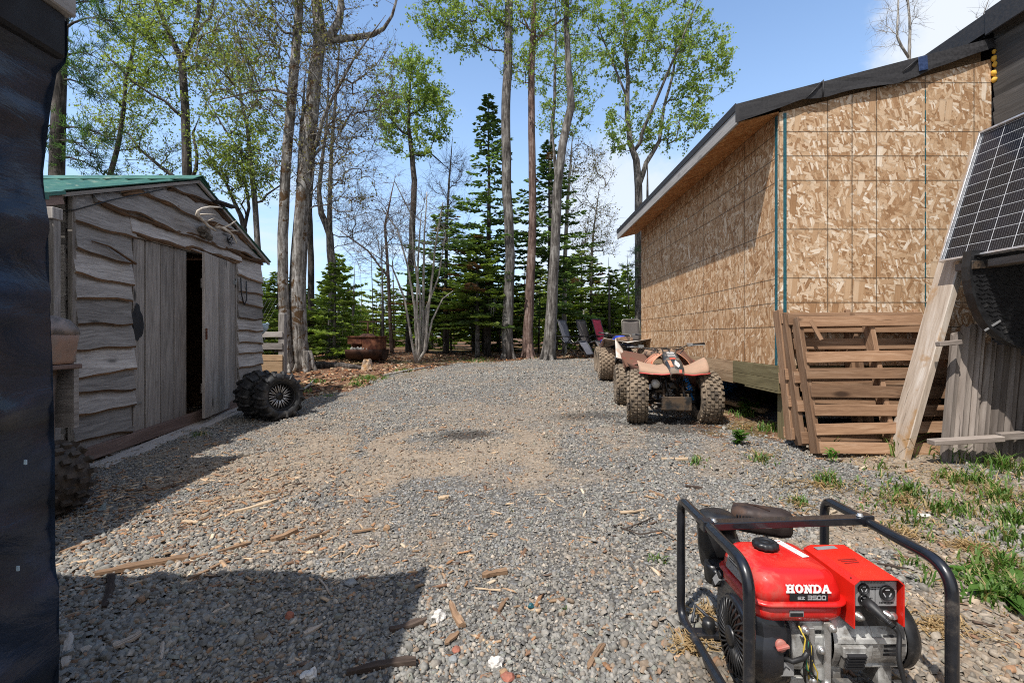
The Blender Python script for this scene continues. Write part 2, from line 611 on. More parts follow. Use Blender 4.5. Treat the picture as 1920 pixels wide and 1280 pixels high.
M['black_paint'] = plain('black_paint', (.011, .012, .016), .27, 0, .2, 14, 0, .55, (.10, .085, .07), .10, 0.25)
M['dark_metal'] = plain('dark_metal', (.05, .048, .046), .45, .7, .25, 20, .1, .5, (.16, .11, .07), .35)
M['muffler'] = plain('muffler', (.042, .030, .027), .62, .4, .25, 24, .2, .5, (.10, .055, .035), .3)
M['bright_metal'] = plain('bright_metal', (.55, .55, .54), .34, .85, .15, 30, 0, .5, (.2, .17, .13), .25)
M['cast_alu'] = plain('cast_alu', (.52, .52, .50), .5, .45, .22, 22, .35, .5, (.13, .115, .10), .36, 0, 9)
M['red_paint'] = plain('red_paint', (.60, .012, .010), .26, 0, .08, 9, 0, .5, (.44, .075, .055), .26, .3, 7)
M['red_box'] = plain('red_box', (.64, .018, .008), .36, 0, .06, 9, 0, .5, (.5, .05, .03), .12)
M['white_ink'] = plain('white_ink', (.82, .80, .78), .45, 0, .05)
M['grey_ink'] = plain('grey_ink', (.42, .42, .43), .45, 0, .05)
M['black_ink'] = plain('black_ink', (.012, .012, .014), .4, 0, .05)
M['panel_grey'] = plain('panel_grey', (.33, .33, .33), .42, .3, .08)
M['oil_cap'] = plain('oil_cap', (.42, .10, .08), .6, 0, .2, 20, 0, .5, (.35, .2, .16), .4)
M['rubber'] = plain('rubber', (.017, .017, .018), .62, 0, .25, 30, .2, .4, (.075, .068, .06), .28)
M['rim_black'] = plain('rim_black', (.015, .015, .016), .3, .3, .2)
M['rim_bright'] = plain('rim_bright', (.48, .47, .46), .35, .8, .2)
M['mud_tyre'] = plain('mud_tyre', (.225, .175, .125), .92, 0, .45, 22, .6, .2, (.05, .042, .036), .30, 0, 14)
M['mud_wheel'] = plain('mud_wheel', (.25, .19, .135), .95, 0, .35, 12, .5, .2)
M['orange_plastic'] = plain('orange_plastic', (.62, .10, .03), .5, 0, .15, 12, 0, .4, (.50, .27, .17), .55, 0, 5)
M['fender_plastic'] = plain('fender_plastic', (.42, .09, .05), .75, 0, .42, 26, .35, .3, (.36, .265, .185), .84, 0, 11)
M['fender_under'] = plain('fender_under', (.20, .05, .03), .6, 0, .25, 12, 0, .3, (.115, .065, .042), .6, 0, 5)
M['white_plastic'] = plain('white_plastic', (.62, .56, .50), .5, 0, .15, 12, 0, .4, (.42, .30, .22), .35, 0, 6)
M['blue_plastic'] = plain('blue_plastic', (.012, .045, .42), .35, 0, .15, 12, 0, .5, (.25, .19, .15), .22, 0, 6)
M['seat_vinyl'] = plain('seat_vinyl', (.045, .03, .025), .6, 0, .25, 14, .2, .4, (.30, .19, .12), .5, 0, 6)
M['decal_black'] = plain('decal_black', (.028, .032, .036), .42, 0, .2, 20, 0, .5, (.24, .18, .13), .25, 0, 8)
M['decal_white'] = plain('decal_white', (.66, .64, .62), .5, 0, .1, 20, 0, .5, (.35, .26, .2), .22)
M['decal_red'] = plain('decal_red', (.62, .10, .06), .5, 0, .1)
M['spring_blue'] = plain('spring_blue', (.02, .20, .55), .4, 0, .15)
M['lamp_lens'] = plain('lamp_lens', (.55, .52, .46), .25, 0, .12, 10, 0, .5, (.4, .32, .24), .3)
M['rust'] = plain('rust', (.10, .035, .022), .9, .1, .5, 9, .5, .3, (.20, .085, .045), .38, 0, 5)
M['rust_dark'] = plain('rust_dark', (.032, .017, .014), .9, .1, .5, 9, .5, .3, (.075, .035, .022), .4, 0, 5)
M['antler'] = plain('antler', (.60, .53, .44), .55, 0, .25, 8, .2, .4, (.30, .23, .17), .2)
M['skull'] = plain('skull', (.20, .175, .15), .8, 0, .4, 12, .4, .3, (.06, .05, .04), .4, 0, 14)
M['outboard_tan'] = plain('outboard_tan', (.30, .185, .135), .55, 0, .2, 8, 0, .4, (.24, .19, .16), .3)
M['outboard_grey'] = plain('outboard_grey', (.26, .205, .18), .55, 0, .25, 8, 0, .4, (.1, .09, .085), .4)
M['chair_grey'] = plain('chair_grey', (.15, .15, .17), .8, 0, .15, 60)
M['chair_red'] = plain('chair_red', (.40, .018, .05), .75, 0, .12, 60)
M['chair_mesh'] = plain('chair_mesh', (.135, .118, .108), .85, 0, .2, 50)
M['chair_frame'] = plain('chair_frame', (.05, .05, .055), .4, .4, .15)
M['pale_frame'] = plain('pale_frame', (.36, .34, .28), .45, .4, .15)
M['alu_frame'] = plain('alu_frame', (.66, .66, .67), .32, .75, .06)
M['blue_tub'] = plain('blue_tub', (.02, .16, .42), .45, 0, .15)
M['grey_tarp'] = plain('grey_tarp', (.03, .033, .04), .55, 0, .3, 6, .3)
M['milky'] = plain('milky', (.40, .53, .62), .4, 0, .15, 12)
M['grey_metal'] = plain('grey_metal', (.30, .30, .29), .5, .5, .2, 12, 0, .5, (.2, .17, .14), .3)
M['wire'] = plain('wire', (.32, .32, .31), .5, .6, .1)
M['cable'] = plain('cable', (.012, .012, .013), .5, 0, .1)
M['wire_yellow'] = plain('wire_yellow', (.55, .40, .05), .5, 0, .1)
M['wire_green'] = plain('wire_green', (.03, .18, .10), .5, 0, .1)
M['membrane_grey'] = plain('membrane_grey', (.30, .29, .27), .7, 0, .15, 20)


def stone_mat():
    m, t = new_mat('crushed_stone')
    a = t.n('ShaderNodeAttribute', attribute_name='tint')
    co = obj_co(t)
    n = t.noise(co, 90, 4, .6)
    c = t.mix(1.0, a, t.ramp(n, [(.25, .7), (.75, 1.22)]), 'MULTIPLY')
    finish(t, c, .82, n, .3, .002, spec=.35)
    return m


def leaf_mat(name, trans=.45, rough=.55):
    m, t = new_mat(name)
    a = t.n('ShaderNodeAttribute', attribute_name='tint')
    d = t.n('ShaderNodeBsdfPrincipled', {'Base Color': a, 'Roughness': rough, 'Specular IOR Level': .3})
    tr = t.n('ShaderNodeBsdfTranslucent', {'Color': t.mix(1.0, a, (1.25, 1.3, .75), 'MULTIPLY')})
    s = t.n('ShaderNodeMixShader', {0: trans, 1: d, 2: tr})
    t.nt.links.new(s, t.out.inputs[0])
    return m


def bark_mat(name, dark, mid, light, moss=None, moss_amt=.3, sx=3.0, sy=26.0, bump=.8, patch=.55):
    m, t = new_mat(name)
    co = obj_co(t)
    st = t.mapping(co, (sy, sy, sx))
    g = t.noise(st, 1.0, 7, .66, .5)
    big = t.noise(co, 3.2, 6, .68, .3)
    g2 = t.m('ADD', t.m('MULTIPLY', g, .62), t.m('MULTIPLY', big, .38))
    c = t.ramp(g2, [(.40, dark), (.50, mid), (.59, light)])
    sp = t.n('ShaderNodeTexVoronoi', {'Vector': t.mapping(co, (9, 9, 6)), 'Scale': 1.0}, out=0)
    c = t.mix(t.m('MULTIPLY', t.smooth(t.m('ADD', sp, t.m('MULTIPLY', g, .4)), .28, .42, 1.0, 0.0), patch), c, dark)
    if moss:
        mm = t.noise(co, 4.5, 8, .72, .4)
        c = t.mix(t.smooth(mm, .66 - moss_amt * .3, .72 - moss_amt * .3), c, moss)
    finish(t, c, .92, g2, bump, .02, spec=.2)
    return m


M['stone'] = stone_mat()
M['leaf'] = leaf_mat('aspen_leaf', .45)
M['needle'] = leaf_mat('needle', .54, .6)
M['grass'] = leaf_mat('grass_blade', .4, .5)
M['bark_grey'] = bark_mat('bark_grey', (.035, .031, .028), (.115, .104, .094), (.25, .237, .22))
M['bark_moss'] = bark_mat('bark_moss', (.035, .03, .026), (.16, .145, .13), (.36, .345, .325), (.075, .043, .02), .45, 3, 20, 1.0)
M['bark_dark'] = bark_mat('bark_dark', (.02, .018, .016), (.06, .052, .046), (.125, .11, .098))
M['bark_red'] = bark_mat('bark_red', (.055, .035, .03), (.145, .095, .078), (.25, .19, .165))
M['bark_pale'] = bark_mat('bark_pale', (.09, .08, .07), (.30, .275, .24), (.5, .47, .42))
# ------------------------------------------------------------------ ground
_ng = np.random.RandomState(7).rand(256, 256)


def vnoise(x, y, s, oct_=4):
    tot, amp, nrm = 0, 1.0, 0
    for o in range(oct_):
        xx, yy = np.asarray(x) * s + 17.3 * o, np.asarray(y) * s + 5.1 * o
        xi, yi = np.floor(xx).astype(int), np.floor(yy).astype(int)
        fx, fy = xx - xi, yy - yi
        fx, fy = fx * fx * (3 - 2 * fx), fy * fy * (3 - 2 * fy)
        a, b = _ng[yi % 256, xi % 256], _ng[yi % 256, (xi + 1) % 256]
        c, d = _ng[(yi + 1) % 256, xi % 256], _ng[(yi + 1) % 256, (xi + 1) % 256]
        tot = tot + amp * ((a * (1 - fx) + b * fx) * (1 - fy) + (c * (1 - fx) + d * fx) * fy)
        nrm += amp
        amp *= .5
        s *= 2.03
    return tot / nrm


def sstep(v, a, b):
    t = np.clip((v - a) / (b - a), 0, 1)
    return t * t * (3 - 2 * t)


_EDGE = [(-9, 5.2), (-4.2, 6.5), (-3.1, 6.9), (-2.65, 8.0), (-2.1, 9.3), (-1.35, 10.9), (-.3, 11.9), (1.2, 12.5), (2.6, 12.3), (3.2, 8.6), (9, 8.5)]


def masks(x, y):
    """soil (leaf litter), dirt (worn tan ground), dark (stains)"""
    n1 = vnoise(x, y, .9)
    n2 = vnoise(x + 31, y + 7, 2.6)
    ey = np.interp(x, [e[0] for e in _EDGE], [e[1] for e in _EDGE])
    soil = sstep(y - ey + (n1 - .5) * 1.5 + (n2 - .5) * .7, -.15, .3)
    # earth along the right side, under the pallets and beneath the raised floor
    r1 = sstep(x - 1.72 + (n2 - .5) * .9, -.1, .35) * sstep(y, 3.75, 4.3) * sstep(9.0 - y, 0, .5)
    soil = np.maximum(soil, r1 * .9)
    r2 = sstep(x - (1.5 + .17 * (y - 1.5)) + (n1 - .5) * 2.2 + (n2 - .5) * 1.4, .2, .6) * (y < 3.9)
    dirt = np.zeros_like(n1)
    e = ((x + .9) / 1.9) ** 2 + ((y - 4.05) / 1.05) ** 2
    dirt = np.maximum(dirt, .8 * sstep(1.15 - e + (n2 - .5) * 2.0 + (n1 - .5) * 1.6, -.3, 1.0))
    e = ((x + .1) / 1.5) ** 2 + ((y - 5.6) / 1.2) ** 2
    dirt = np.maximum(dirt, .5 * sstep(1.0 - e + (n2 - .5) * 1.7, 0, .7))
    rr = np.hypot((x + .55) / .66, (y - 4.45) / .52)
    ring = 1.25 * np.exp(-((rr - 1.0 + (n2 - .5) * .25) / .20) ** 2) * sstep(.9 - (y - 4.5) * 1.2, 0, .7)
    dirt = np.maximum(dirt, .5 * sstep(vnoise(x + 9, y - 4, 1.7), .5, .68) * sstep(y, 1.6, 2.6))
    dirt = np.minimum(np.maximum(dirt, ring), 1.2)
    dirt = np.maximum(dirt, .95 * r2 * sstep(n2, .42, .55))
    e = np.hypot((x - .95) / .45, (y - 1.35) / .42)
    dirt = np.maximum(dirt, .9 * sstep(1.25 - e + (n2 - .5) * .9, 0, .4))
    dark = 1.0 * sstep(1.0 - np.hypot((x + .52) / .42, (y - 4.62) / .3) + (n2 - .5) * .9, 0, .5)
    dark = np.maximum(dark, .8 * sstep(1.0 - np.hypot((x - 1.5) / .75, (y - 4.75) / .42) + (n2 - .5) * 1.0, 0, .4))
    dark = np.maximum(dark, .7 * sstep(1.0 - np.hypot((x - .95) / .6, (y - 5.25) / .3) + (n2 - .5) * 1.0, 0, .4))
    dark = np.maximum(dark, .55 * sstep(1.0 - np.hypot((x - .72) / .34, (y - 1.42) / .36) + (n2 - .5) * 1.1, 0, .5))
    # finely broken wood along the left foreground
    chips = sstep(-.35 - x + (n1 - .5) * 1.6, 0, 1.6) * sstep(3.9 - y + (n2 - .5) * .8, 0, .7) * sstep(y, 1.9, 2.5)
    return soil, dirt, dark, chips


def axis_lines(lo, hi, step, far, growth=1.25):
    a = list(np.arange(lo, hi, step))
    s = step
    x = a[-1]
    while x < far[1]:
        s *= growth; x += s; a.append(x)
    s, x = step, lo
    while x > far[0]:
        s *= growth; x -= s; a.insert(0, x)
    return np.array(a)


def ground_mat():
    m, t = new_mat('yard_ground')
    co = obj_co(t)
    at_ = t.n('ShaderNodeAttribute', attribute_name='zones')
    sp = t.n('ShaderNodeSeparateColor', {0: at_}, out=None)
    soil, dirt, dark = sp.outputs
    # crushed grey stone
    v1 = t.n('ShaderNodeTexVoronoi', {'Vector': t.mapping(co, (1, 1, .3)), 'Scale': 56.0}, out=None)
    v2 = t.n('ShaderNodeTexVoronoi', {'Vector': t.mapping(co, (1.2, .9, .3), (0, 0, .6)), 'Scale': 25.0}, out=None)
    c1 = t.n('ShaderNodeSeparateColor', {0: v1.outputs[1]}, out=None)
    big = t.noise(co, 1.1, 5, .6)
    gcol = t.ramp(c1.outputs[0], [(0, (.075, .073, .07)), (.35, (.15, .148, .143)), (.7, (.23, .228, .222)), (.92, (.34, .335, .32)), (1, (.36, .29, .22))])
    gcol = t.mix(t.smooth(v1.outputs[0], .34, .70), gcol, (.10, .092, .082))
    gcol = t.mix(1.0, gcol, t.ramp(big, [(.3, .84), (.7, 1.14)]), 'MULTIPLY')
    # worn earth, still stony
    dn = t.noise(co, 28, 7, .7)
    dcol = t.ramp(dn, [(.3, (.15, .112, .08)), (.5, (.265, .21, .155)), (.7, (.37, .305, .23))])
    peb = t.m('MULTIPLY', t.m('LESS_THAN', v1.outputs[0], .34), t.m('GREATER_THAN', c1.outputs[1], .62))
    dcol = t.mix(t.m('MULTIPLY', peb, .8), dcol, gcol)
    # leaf litter over reddish earth
    sn = t.noise(co, 16, 8, .72, .3)
    lv = t.n('ShaderNodeTexVoronoi', {'Vector': co, 'Scale': 26.0}, out=None)
    lc = t.n('ShaderNodeSeparateColor', {0: lv.outputs[1]}, out=None)
    scol = t.ramp(sn, [(.30, (.035, .02, .013)), (.48, (.12, .062, .036)), (.62, (.22, .125, .07)), (.78, (.36, .25, .155))])
    lcol = t.ramp(lc.outputs[0], [(0, (.20, .09, .045)), (.5, (.33, .19, .10)), (1, (.46, .33, .21))])
    scol = t.mix(t.m('MULTIPLY', t.m('LESS_THAN', lv.outputs[0], .34), t.m('MULTIPLY', t.m('GREATER_THAN', lc.outputs[1], .52), .8)), scol, lcol)
    pn = t.noise(co, .55, 5, .6)
    scol = t.mix(t.smooth(pn, .52, .66, 0, .65), scol, t.ramp(sn, [(.35, (.03, .04, .012)), (.65, (.12, .14, .045))]))
    edge = t.m('MULTIPLY', t.m('SUBTRACT', t.noise(co, 7, 6, .7), .5), .7)
    col = t.mix(t.smooth(t.m('ADD', dirt, edge), .3, .7), gcol, dcol)
    col = t.mix(t.smooth(t.m('ADD', soil, edge), .35, .65), col, scol)
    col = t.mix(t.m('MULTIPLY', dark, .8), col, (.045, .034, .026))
    h = t.m('ADD', t.m('MULTIPLY', t.m('SUBTRACT', 1.0, v1.outputs[0]), .6), t.m('MULTIPLY', sn, .7))
    h = t.m('ADD', h, t.m('MULTIPLY', v2.outputs[0], -.4))
    finish(t, col, .92, h, .75, .022, spec=.2)
    return m


def build_ground():
    xs = axis_lines(-6, 6, .055, (-300, 300))
    ys = axis_lines(.6, 14.5, .06, (-60, 500))
    X, Y = np.meshgrid(xs, ys)
    Z = gnd(X, Y) + (vnoise(X, Y, 1.4, 3) - .5) * .05 + (vnoise(X, Y, 7, 2) - .5) * .018
    so, di, da, ch = masks(X, Y)
    Z = Z + so * (vnoise(X, Y, 3, 3) - .5) * .09 * sstep(Y, 4, 8)
    far = sstep(np.hypot(X, Y - 8), 40, 200)
    Z = Z - far * .3
    ny, nx = X.shape
    verts = np.stack([X.ravel(), Y.ravel(), Z.ravel()], 1)
    i = np.arange(ny * nx).reshape(ny, nx)
    faces = np.stack([i[:-1, :-1].ravel(), i[:-1, 1:].ravel(), i[1:, 1:].ravel(), i[1:, :-1].ravel()], 1)
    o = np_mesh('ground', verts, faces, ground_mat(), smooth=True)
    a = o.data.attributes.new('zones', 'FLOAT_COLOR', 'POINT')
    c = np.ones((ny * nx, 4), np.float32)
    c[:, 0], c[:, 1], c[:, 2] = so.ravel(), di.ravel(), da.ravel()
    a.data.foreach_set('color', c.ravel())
    o['kind'] = 'structure'
    o['label'] = 'gravel yard with worn tan patches running back to brown leaf litter under the trees'
    return o


build_ground()


def gz(x, y):
    """ground surface incl. small unevenness"""
    x, y = np.asarray(x, float), np.asarray(y, float)
    return gnd(x, y) + (vnoise(x, y, 1.4, 3) - .5) * .05 + (vnoise(x, y, 7, 2) - .5) * .018


def shards(name, x, y, size, flat, tint, mat, label, cat, elong=1.0, lift=.35, seed=1, tilt=.5):
    """many angular fragments lying on the ground, as one mesh"""
    rs = np.random.RandomState(seed)
    n = len(x)
    base = np.array([(-1, -1, -1), (1, -1, -1), (1, 1, -1), (-1, 1, -1), (-1, -1, 1), (1, -1, 1), (1, 1, 1), (-1, 1, 1)], float)
    P = base[None] * (1 + (rs.rand(n, 8, 3) - .5) * .95)
    top = P[:, 4:, :2] * (.45 + .5 * rs.rand(n, 1, 1))
    P[:, 4:, :2] = top
    sc_ = np.stack([size * elong * (.7 + .8 * rs.rand(n)), size * (.6 + .5 * rs.rand(n)), size * flat * (.5 + rs.rand(n))], 1)
    P = P * sc_[:, None, :] * .5
    ang = rs.rand(n) * 2 * np.pi
    tx, ty = (rs.randn(n) * tilt * .6), (rs.randn(n) * tilt * .6)
    ca, sa = np.cos(ang), np.sin(ang)
    cx, sx, cy, sy = np.cos(tx), np.sin(tx), np.cos(ty), np.sin(ty)
    x0, y0, z0 = P[..., 0], P[..., 1], P[..., 2]
    y1, z1 = y0 * cx[:, None] - z0 * sx[:, None], y0 * sx[:, None] + z0 * cx[:, None]
    x2, z2 = x0 * cy[:, None] + z1 * sy[:, None], -x0 * sy[:, None] + z1 * cy[:, None]
    x3, y3 = x2 * ca[:, None] - y1 * sa[:, None], x2 * sa[:, None] + y1 * ca[:, None]
    W = np.stack([x3 + x[:, None], y3 + y[:, None], z2 + (gz(x, y) + sc_[:, 2] * lift)[:, None]], -1)
    q = np.array([(0, 3, 2, 1), (4, 5, 6, 7), (0, 1, 5, 4), (1, 2, 6, 5), (2, 3, 7, 6), (3, 0, 4, 7)])
    faces = (np.arange(n)[:, None, None] * 8 + q[None]).reshape(-1, 4)
    o = np_mesh(name, W.reshape(-1, 3), faces, mat, color=np.repeat(tint, 6, 0))
    return tag(o, label, cat, kind='stuff')


def flakes(name, x, y, size, tint, mat, label, cat, seed=5):
    """angular six-sided slivers of slate, tilted every way"""
    rs = np.random.RandomState(seed)
    n = len(x)
    a = (np.arange(6)[None] + .75 * (rs.rand(n, 6) - .5)) * (np.pi / 3) + rs.rand(n, 1) * 6.28
    r = .5 * size[:, None] * (.55 + .6 * rs.rand(n, 6))
    el = .55 + .4 * rs.rand(n, 1)
    px, py = np.cos(a) * r * 1.25, np.sin(a) * r * el * 1.1
    th = size * (.09 + .20 * rs.rand(n))
    tp = .72 + .25 * rs.rand(n, 1)
    P = np.zeros((n, 12, 3))
    P[:, :6, 0], P[:, :6, 1], P[:, :6, 2] = px, py, -th[:, None]
    P[:, 6:, 0], P[:, 6:, 1] = px * tp, py * tp
    P[:, 6:, 2] = th[:, None] * (.7 + .6 * rs.rand(n, 6))
    tx, ty, tz = rs.randn(n) * .42, rs.randn(n) * .42, rs.rand(n) * 6.283
    def rot(P, i, j, t):
        c, s = np.cos(t)[:, None], np.sin(t)[:, None]
        A, B = P[..., i].copy(), P[..., j].copy()
        P[..., i], P[..., j] = A * c - B * s, A * s + B * c
    rot(P, 1, 2, tx); rot(P, 0, 2, ty); rot(P, 0, 1, tz)
    P[..., 0] += x[:, None]; P[..., 1] += y[:, None]
    P[..., 2] += (gz(x, y) + size * (.02 + .34 * rs.rand(n)))[:, None]
    q = np.array([(6, 7, 8, 9), (6, 9, 10, 11)] + [(k, (k + 1) % 6, 6 + (k + 1) % 6, 6 + k) for k in range(6)])
    faces = (np.arange(n)[:, None, None] * 12 + q[None]).reshape(-1, 4)
    o = np_mesh(name, P.reshape(-1, 3), faces, mat, color=np.repeat(tint, 8, 0))
    return tag(o, label, cat, kind='stuff')


def scatter(n, ymin, ymax, rs, power=1.0, margin=1.12):
    """points over the wedge the yard is seen in, denser near"""
    u = rs.rand(n)
    y = (ymin ** (2 - power) + u * (ymax ** (2 - power) - ymin ** (2 - power))) ** (1 / (2 - power))
    x = (rs.rand(n) * 2 - 1) * (y * margin + .25)
    return x, y


def build_gravel():
    rs = np.random.RandomState(3)
    pal = np.array([(.215, .223, .222), (.18, .187, .187), (.25, .254, .25), (.15, .155, .155), (.29, .28, .262), (.235, .195, .158), (.205, .225, .215), (.36, .345, .32), (.27, .185, .13)])
    pr = np.array([.27, .2, .17, .12, .06, .06, .06, .03, .03])
    x, y = scatter(290000, 1.02, 12.7, rs, 1.36)
    so, di, da, ch = masks(x, y)
    keep = rs.rand(len(x)) > np.maximum(np.maximum(so * 1.05, di * .80), da * .55)
    keep &= (x > -4.2) & (x < 3.6) & ~((x < -1.28) & (y < 1.3))
    x, y = x[keep], y[keep]
    dd = da[keep]; cc = ch[keep]
    n = len(x)
    size = np.exp(rs.randn(n) * .32) * np.interp(y, [1.2, 2.0, 3.2, 5, 9], [.0185, .0160, .0140, .0155, .021])
    size = np.clip(size * (.55 + .9 * vnoise(x, y, 1.2)), .006, .045)
    tint = pal[rs.choice(len(pal), n, p=pr)] * (.8 + .4 * rs.rand(n, 1))
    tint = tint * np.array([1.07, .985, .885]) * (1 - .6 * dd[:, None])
    warm = np.array([1.12, .98, .84])
    tint = tint * (1 + (warm - 1) * (di[keep][:, None] * .9))
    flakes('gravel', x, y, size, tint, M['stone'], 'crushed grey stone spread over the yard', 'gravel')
    # pale straw, bark and wood slivers
    x, y = scatter(42000, 1.15, 8.5, rs, 1.15)
    so, di, da, ch = masks(x, y)
    left = sstep(.4 - x, 0, 2.0)
    keep = rs.rand(len(x)) < np.clip(ch * .75 + .085 + .06 * left + .16 * so * (y < 5.5), 0, 1)
    keep &= (x > -4.2) & (x < 3.6) & ~((x < -1.28) & (y < 1.3))
    x, y = x[keep], y[keep]
    n = len(x)
    pal2 = np.array([(.36, .235, .14), (.47, .34, .22), (.22, .125, .075), (.13, .085, .06), (.55, .44, .31), (.34, .18, .09)])
    tint = pal2[rs.choice(6, n, p=[.26, .2, .2, .14, .08, .12])] * (.7 + .55 * rs.rand(n, 1))
    size = .009 + .012 * rs.rand(n) ** 2
    shards('wood_chips', x, y, size, .3, tint, M['stone'], 'thin slivers of bark and split wood strewn over the gravel', 'wood chips', 3.4, .9, 6, .25)


build_gravel()


def build_litter():
    """twigs and dead leaves on the forest floor"""
    rs = np.random.RandomState(11)
    n = 26000
    y = 5.5 + 11 * rs.rand(n) ** 1.2
    x = (rs.rand(n) * 2 - 1) * (.75 * y)
    so, di, da, ch = masks(x, y)
    keep = (rs.rand(n) < so) & (x < 3.0)
    x, y = x[keep], y[keep]
    n = len(x)
    pal2 = np.array([(.30, .16, .085), (.40, .27, .16), (.18, .085, .045), (.09, .05, .035), (.48, .37, .25), (.36, .15, .06)])
    tint = pal2[rs.choice(6, n)] * (.7 + .55 * rs.rand(n, 1))
    size = .03 + .03 * rs.rand(n) ** 2
    shards('leaf_litter', x, y, size, .16, tint, M['stone'], 'dead brown leaves and twigs under the trees', 'leaf litter', 1.6, .9, 8, .5)


build_litter()


def build_grass():
    """blades in tufts along the right of the yard and at the wood's edge"""
    rs = np.random.RandomState(21)
    spots = []          # px, py, radius, blades, height
    for px, py, r, nb, h in [(1550, 905, .10, 170, .085), (1425, 862, .13, 170, .06), (1700, 925, .20, 230, .085), (1720, 990, .14, 60, .08), (1500, 945, .09, 90, .06),
                             (1300, 868, .07, 60, .05), (1440, 805, .13, 130, .10), (1400, 780, .16, 120, .10), (1495, 815, .08, 50, .22), (1685, 852, .12, 95, .17),
                             (1560, 850, .03, 16, .15), (1880, 880, .30, 420, .11), (1830, 905, .2, 160, .09), (1800, 962, .22, 160, .10), (1900, 985, .18, 260, .10),
                             (1880, 1075, .16, 240, .09), (1850, 1130, .12, 120, .08), (1910, 1130, .14, 220, .09), (1790, 905, .2, 110, .08), (1235, 1045, .05, 60, .035),
                             (1880, 940, .3, 260, .09), (1640, 950, .25, 60, .06), (1660, 880, .2, 50, .06), (1780, 860, .15, 60, .12), (1455, 780, .1, 60, .13),
                             (1310, 862, .1, 50, .05), (375, 820, .12, 70, .05), (690, 712, .38, 420, .09), (670, 722, .25, 160, .07), (758, 697, .22, 190, .08), (570, 735, .18, 80, .08),
                             (590, 718, .2, 80, .10), (1000, 672, .3, 60, .1), (890, 678, .35, 120, .09), (905, 674, .3, 90, .1), (610, 745, .2, 60, .05), (1900, 1020, .2, 160, .08),
                             (1760, 960, .1, 70, .09), (1835, 1085, .15, 70, .06), (960, 953, .02, 14, .02), (1060, 1140, .02, 8, .03)]:
        spots.append((onground(px, py), r, nb, h))
    for _ in range(30):
        p = onground(rs.uniform(1560, 1915), rs.uniform(862, 1150))
        if 1.1 < p.x and not (p.y < 1.95 and p.x < 1.35):
            spots.append((p, .03 + .07 * rs.rand(), int(8 + 22 * rs.rand()), .035 + .05 * rs.rand()))
    vs, fs, cs = [], [], []
    k = 0
    for c, r, nb, h in spots:
        for _ in range(int(nb * .65)):
            a, q = rs.rand() * 6.283, abs(rs.randn()) * .62
            x, y = c.x + math.cos(a) * r * q, c.y + math.sin(a) * r * q * .8
            z = float(gz(x, y)) - .004
            hh = h * (.35 + .85 * rs.rand()) * (1.15 - .35 * min(q, 1.5))
            w = .0022 + .0028 * rs.rand() + .00032 * c.y
            da_ = rs.rand() * 6.283
            dx, dy = math.cos(da_), math.sin(da_)
            bend = hh * (.25 + .9 * rs.rand())
            sx, sy = -dy * w, dx * w
            p1 = (x + dx * bend * .3, y + dy * bend * .3, z + hh * .62)
            p2 = (x + dx * bend, y + dy * bend, z + hh * (.7 + .3 * rs.rand()))
            vs += [(x - sx, y - sy, z), (x + sx, y + sy, z), (p1[0] + sx * .8, p1[1] + sy * .8, p1[2]), (p1[0] - sx * .8, p1[1] - sy * .8, p1[2]), (p2[0] + sx * .1, p2[1] + sy * .1, p2[2]), (p2[0] - sx * .1, p2[1] - sy * .1, p2[2])]
            fs += [(k, k + 1, k + 2, k + 3), (k + 3, k + 2, k + 4, k + 5)]
            g = rs.rand()
            col = np.array((.06, .15, .02)) * (1 - g) + np.array((.16, .24, .06)) * g
            if rs.rand() < .16: col = np.array((.42, .33, .17))
            cs += [col, col]
            k += 6
    o = np_mesh('grass', np.array(vs), np.array(fs), M['grass'], color=np.array(cs))
    tag(o, 'tufts of green grass coming up through gravel and bare earth', 'grass', kind='stuff')
    # dry straw
    vs, fs, cs = [], [], []
    k = 0
    rs = np.random.RandomState(5)
    def straw(px, py, r, nb, yq=.7):
        nonlocal k
        c = onground(px, py)
        for _ in range(nb):
            a, q = rs.rand() * 6.283, abs(rs.randn()) * .6
            x, y = c.x + math.cos(a) * r * q, c.y + math.sin(a) * r * q * yq
            z = float(gz(x, y)) + .004 + .018 * rs.rand()
            L = .02 + .05 * rs.rand(); da_ = rs.rand() * 6.283; w = .0016 + .0012 * rs.rand()
            dx, dy = math.cos(da_), math.sin(da_)
            t_ = rs.randn() * .012
            vs.extend([(x - dy * w, y + dx * w, z), (x + dy * w, y - dx * w, z), (x + dx * L + dy * w, y + dy * L - dx * w, z + t_), (x + dx * L - dy * w, y + dy * L + dx * w, z + t_)])
            fs.append((k, k + 1, k + 2, k + 3)); k += 4
            cs.append(np.array((.47, .33, .17)) * (.6 + .6 * rs.rand()))
    for a in [(1825, 1035, .10, 420), (1300, 1215, .07, 260), (1320, 1150, .05, 120), (1540, 910, .22, 260), (1690, 940, .35, 420), (1790, 900, .4, 360), (1620, 850, .4, 240), (1700, 1000, .3, 200),
              (1870, 930, .3, 300), (1430, 850, .3, 180), (1500, 950, .2, 120), (1400, 800, .35, 200), (1880, 1060, .25, 200), (1750, 1180, .2, 260), (1480, 905, .3, 110), (760, 705, .6, 120)]:
        straw(*a)
    o = np_mesh('dry_grass', np.array(vs), np.array(fs), M['grass'], color=np.array(cs))
    tag(o, 'dry straw lying between the grass tufts', 'dry grass', kind='stuff')


build_grass()
# ------------------------------------------------------------------ the building with bare strand-board walls
BX, BY0, BY1, HX = 2.18, 4.0, 8.45, 3.96      # side wall, front wall, far wall, grey house wall
ZF = .955                                      # bottom of the boards
SL = .258                                      # roof slope


def zroof(x):                                  # underside of the roof
    return 2.965 + (x - 1.82) * SL


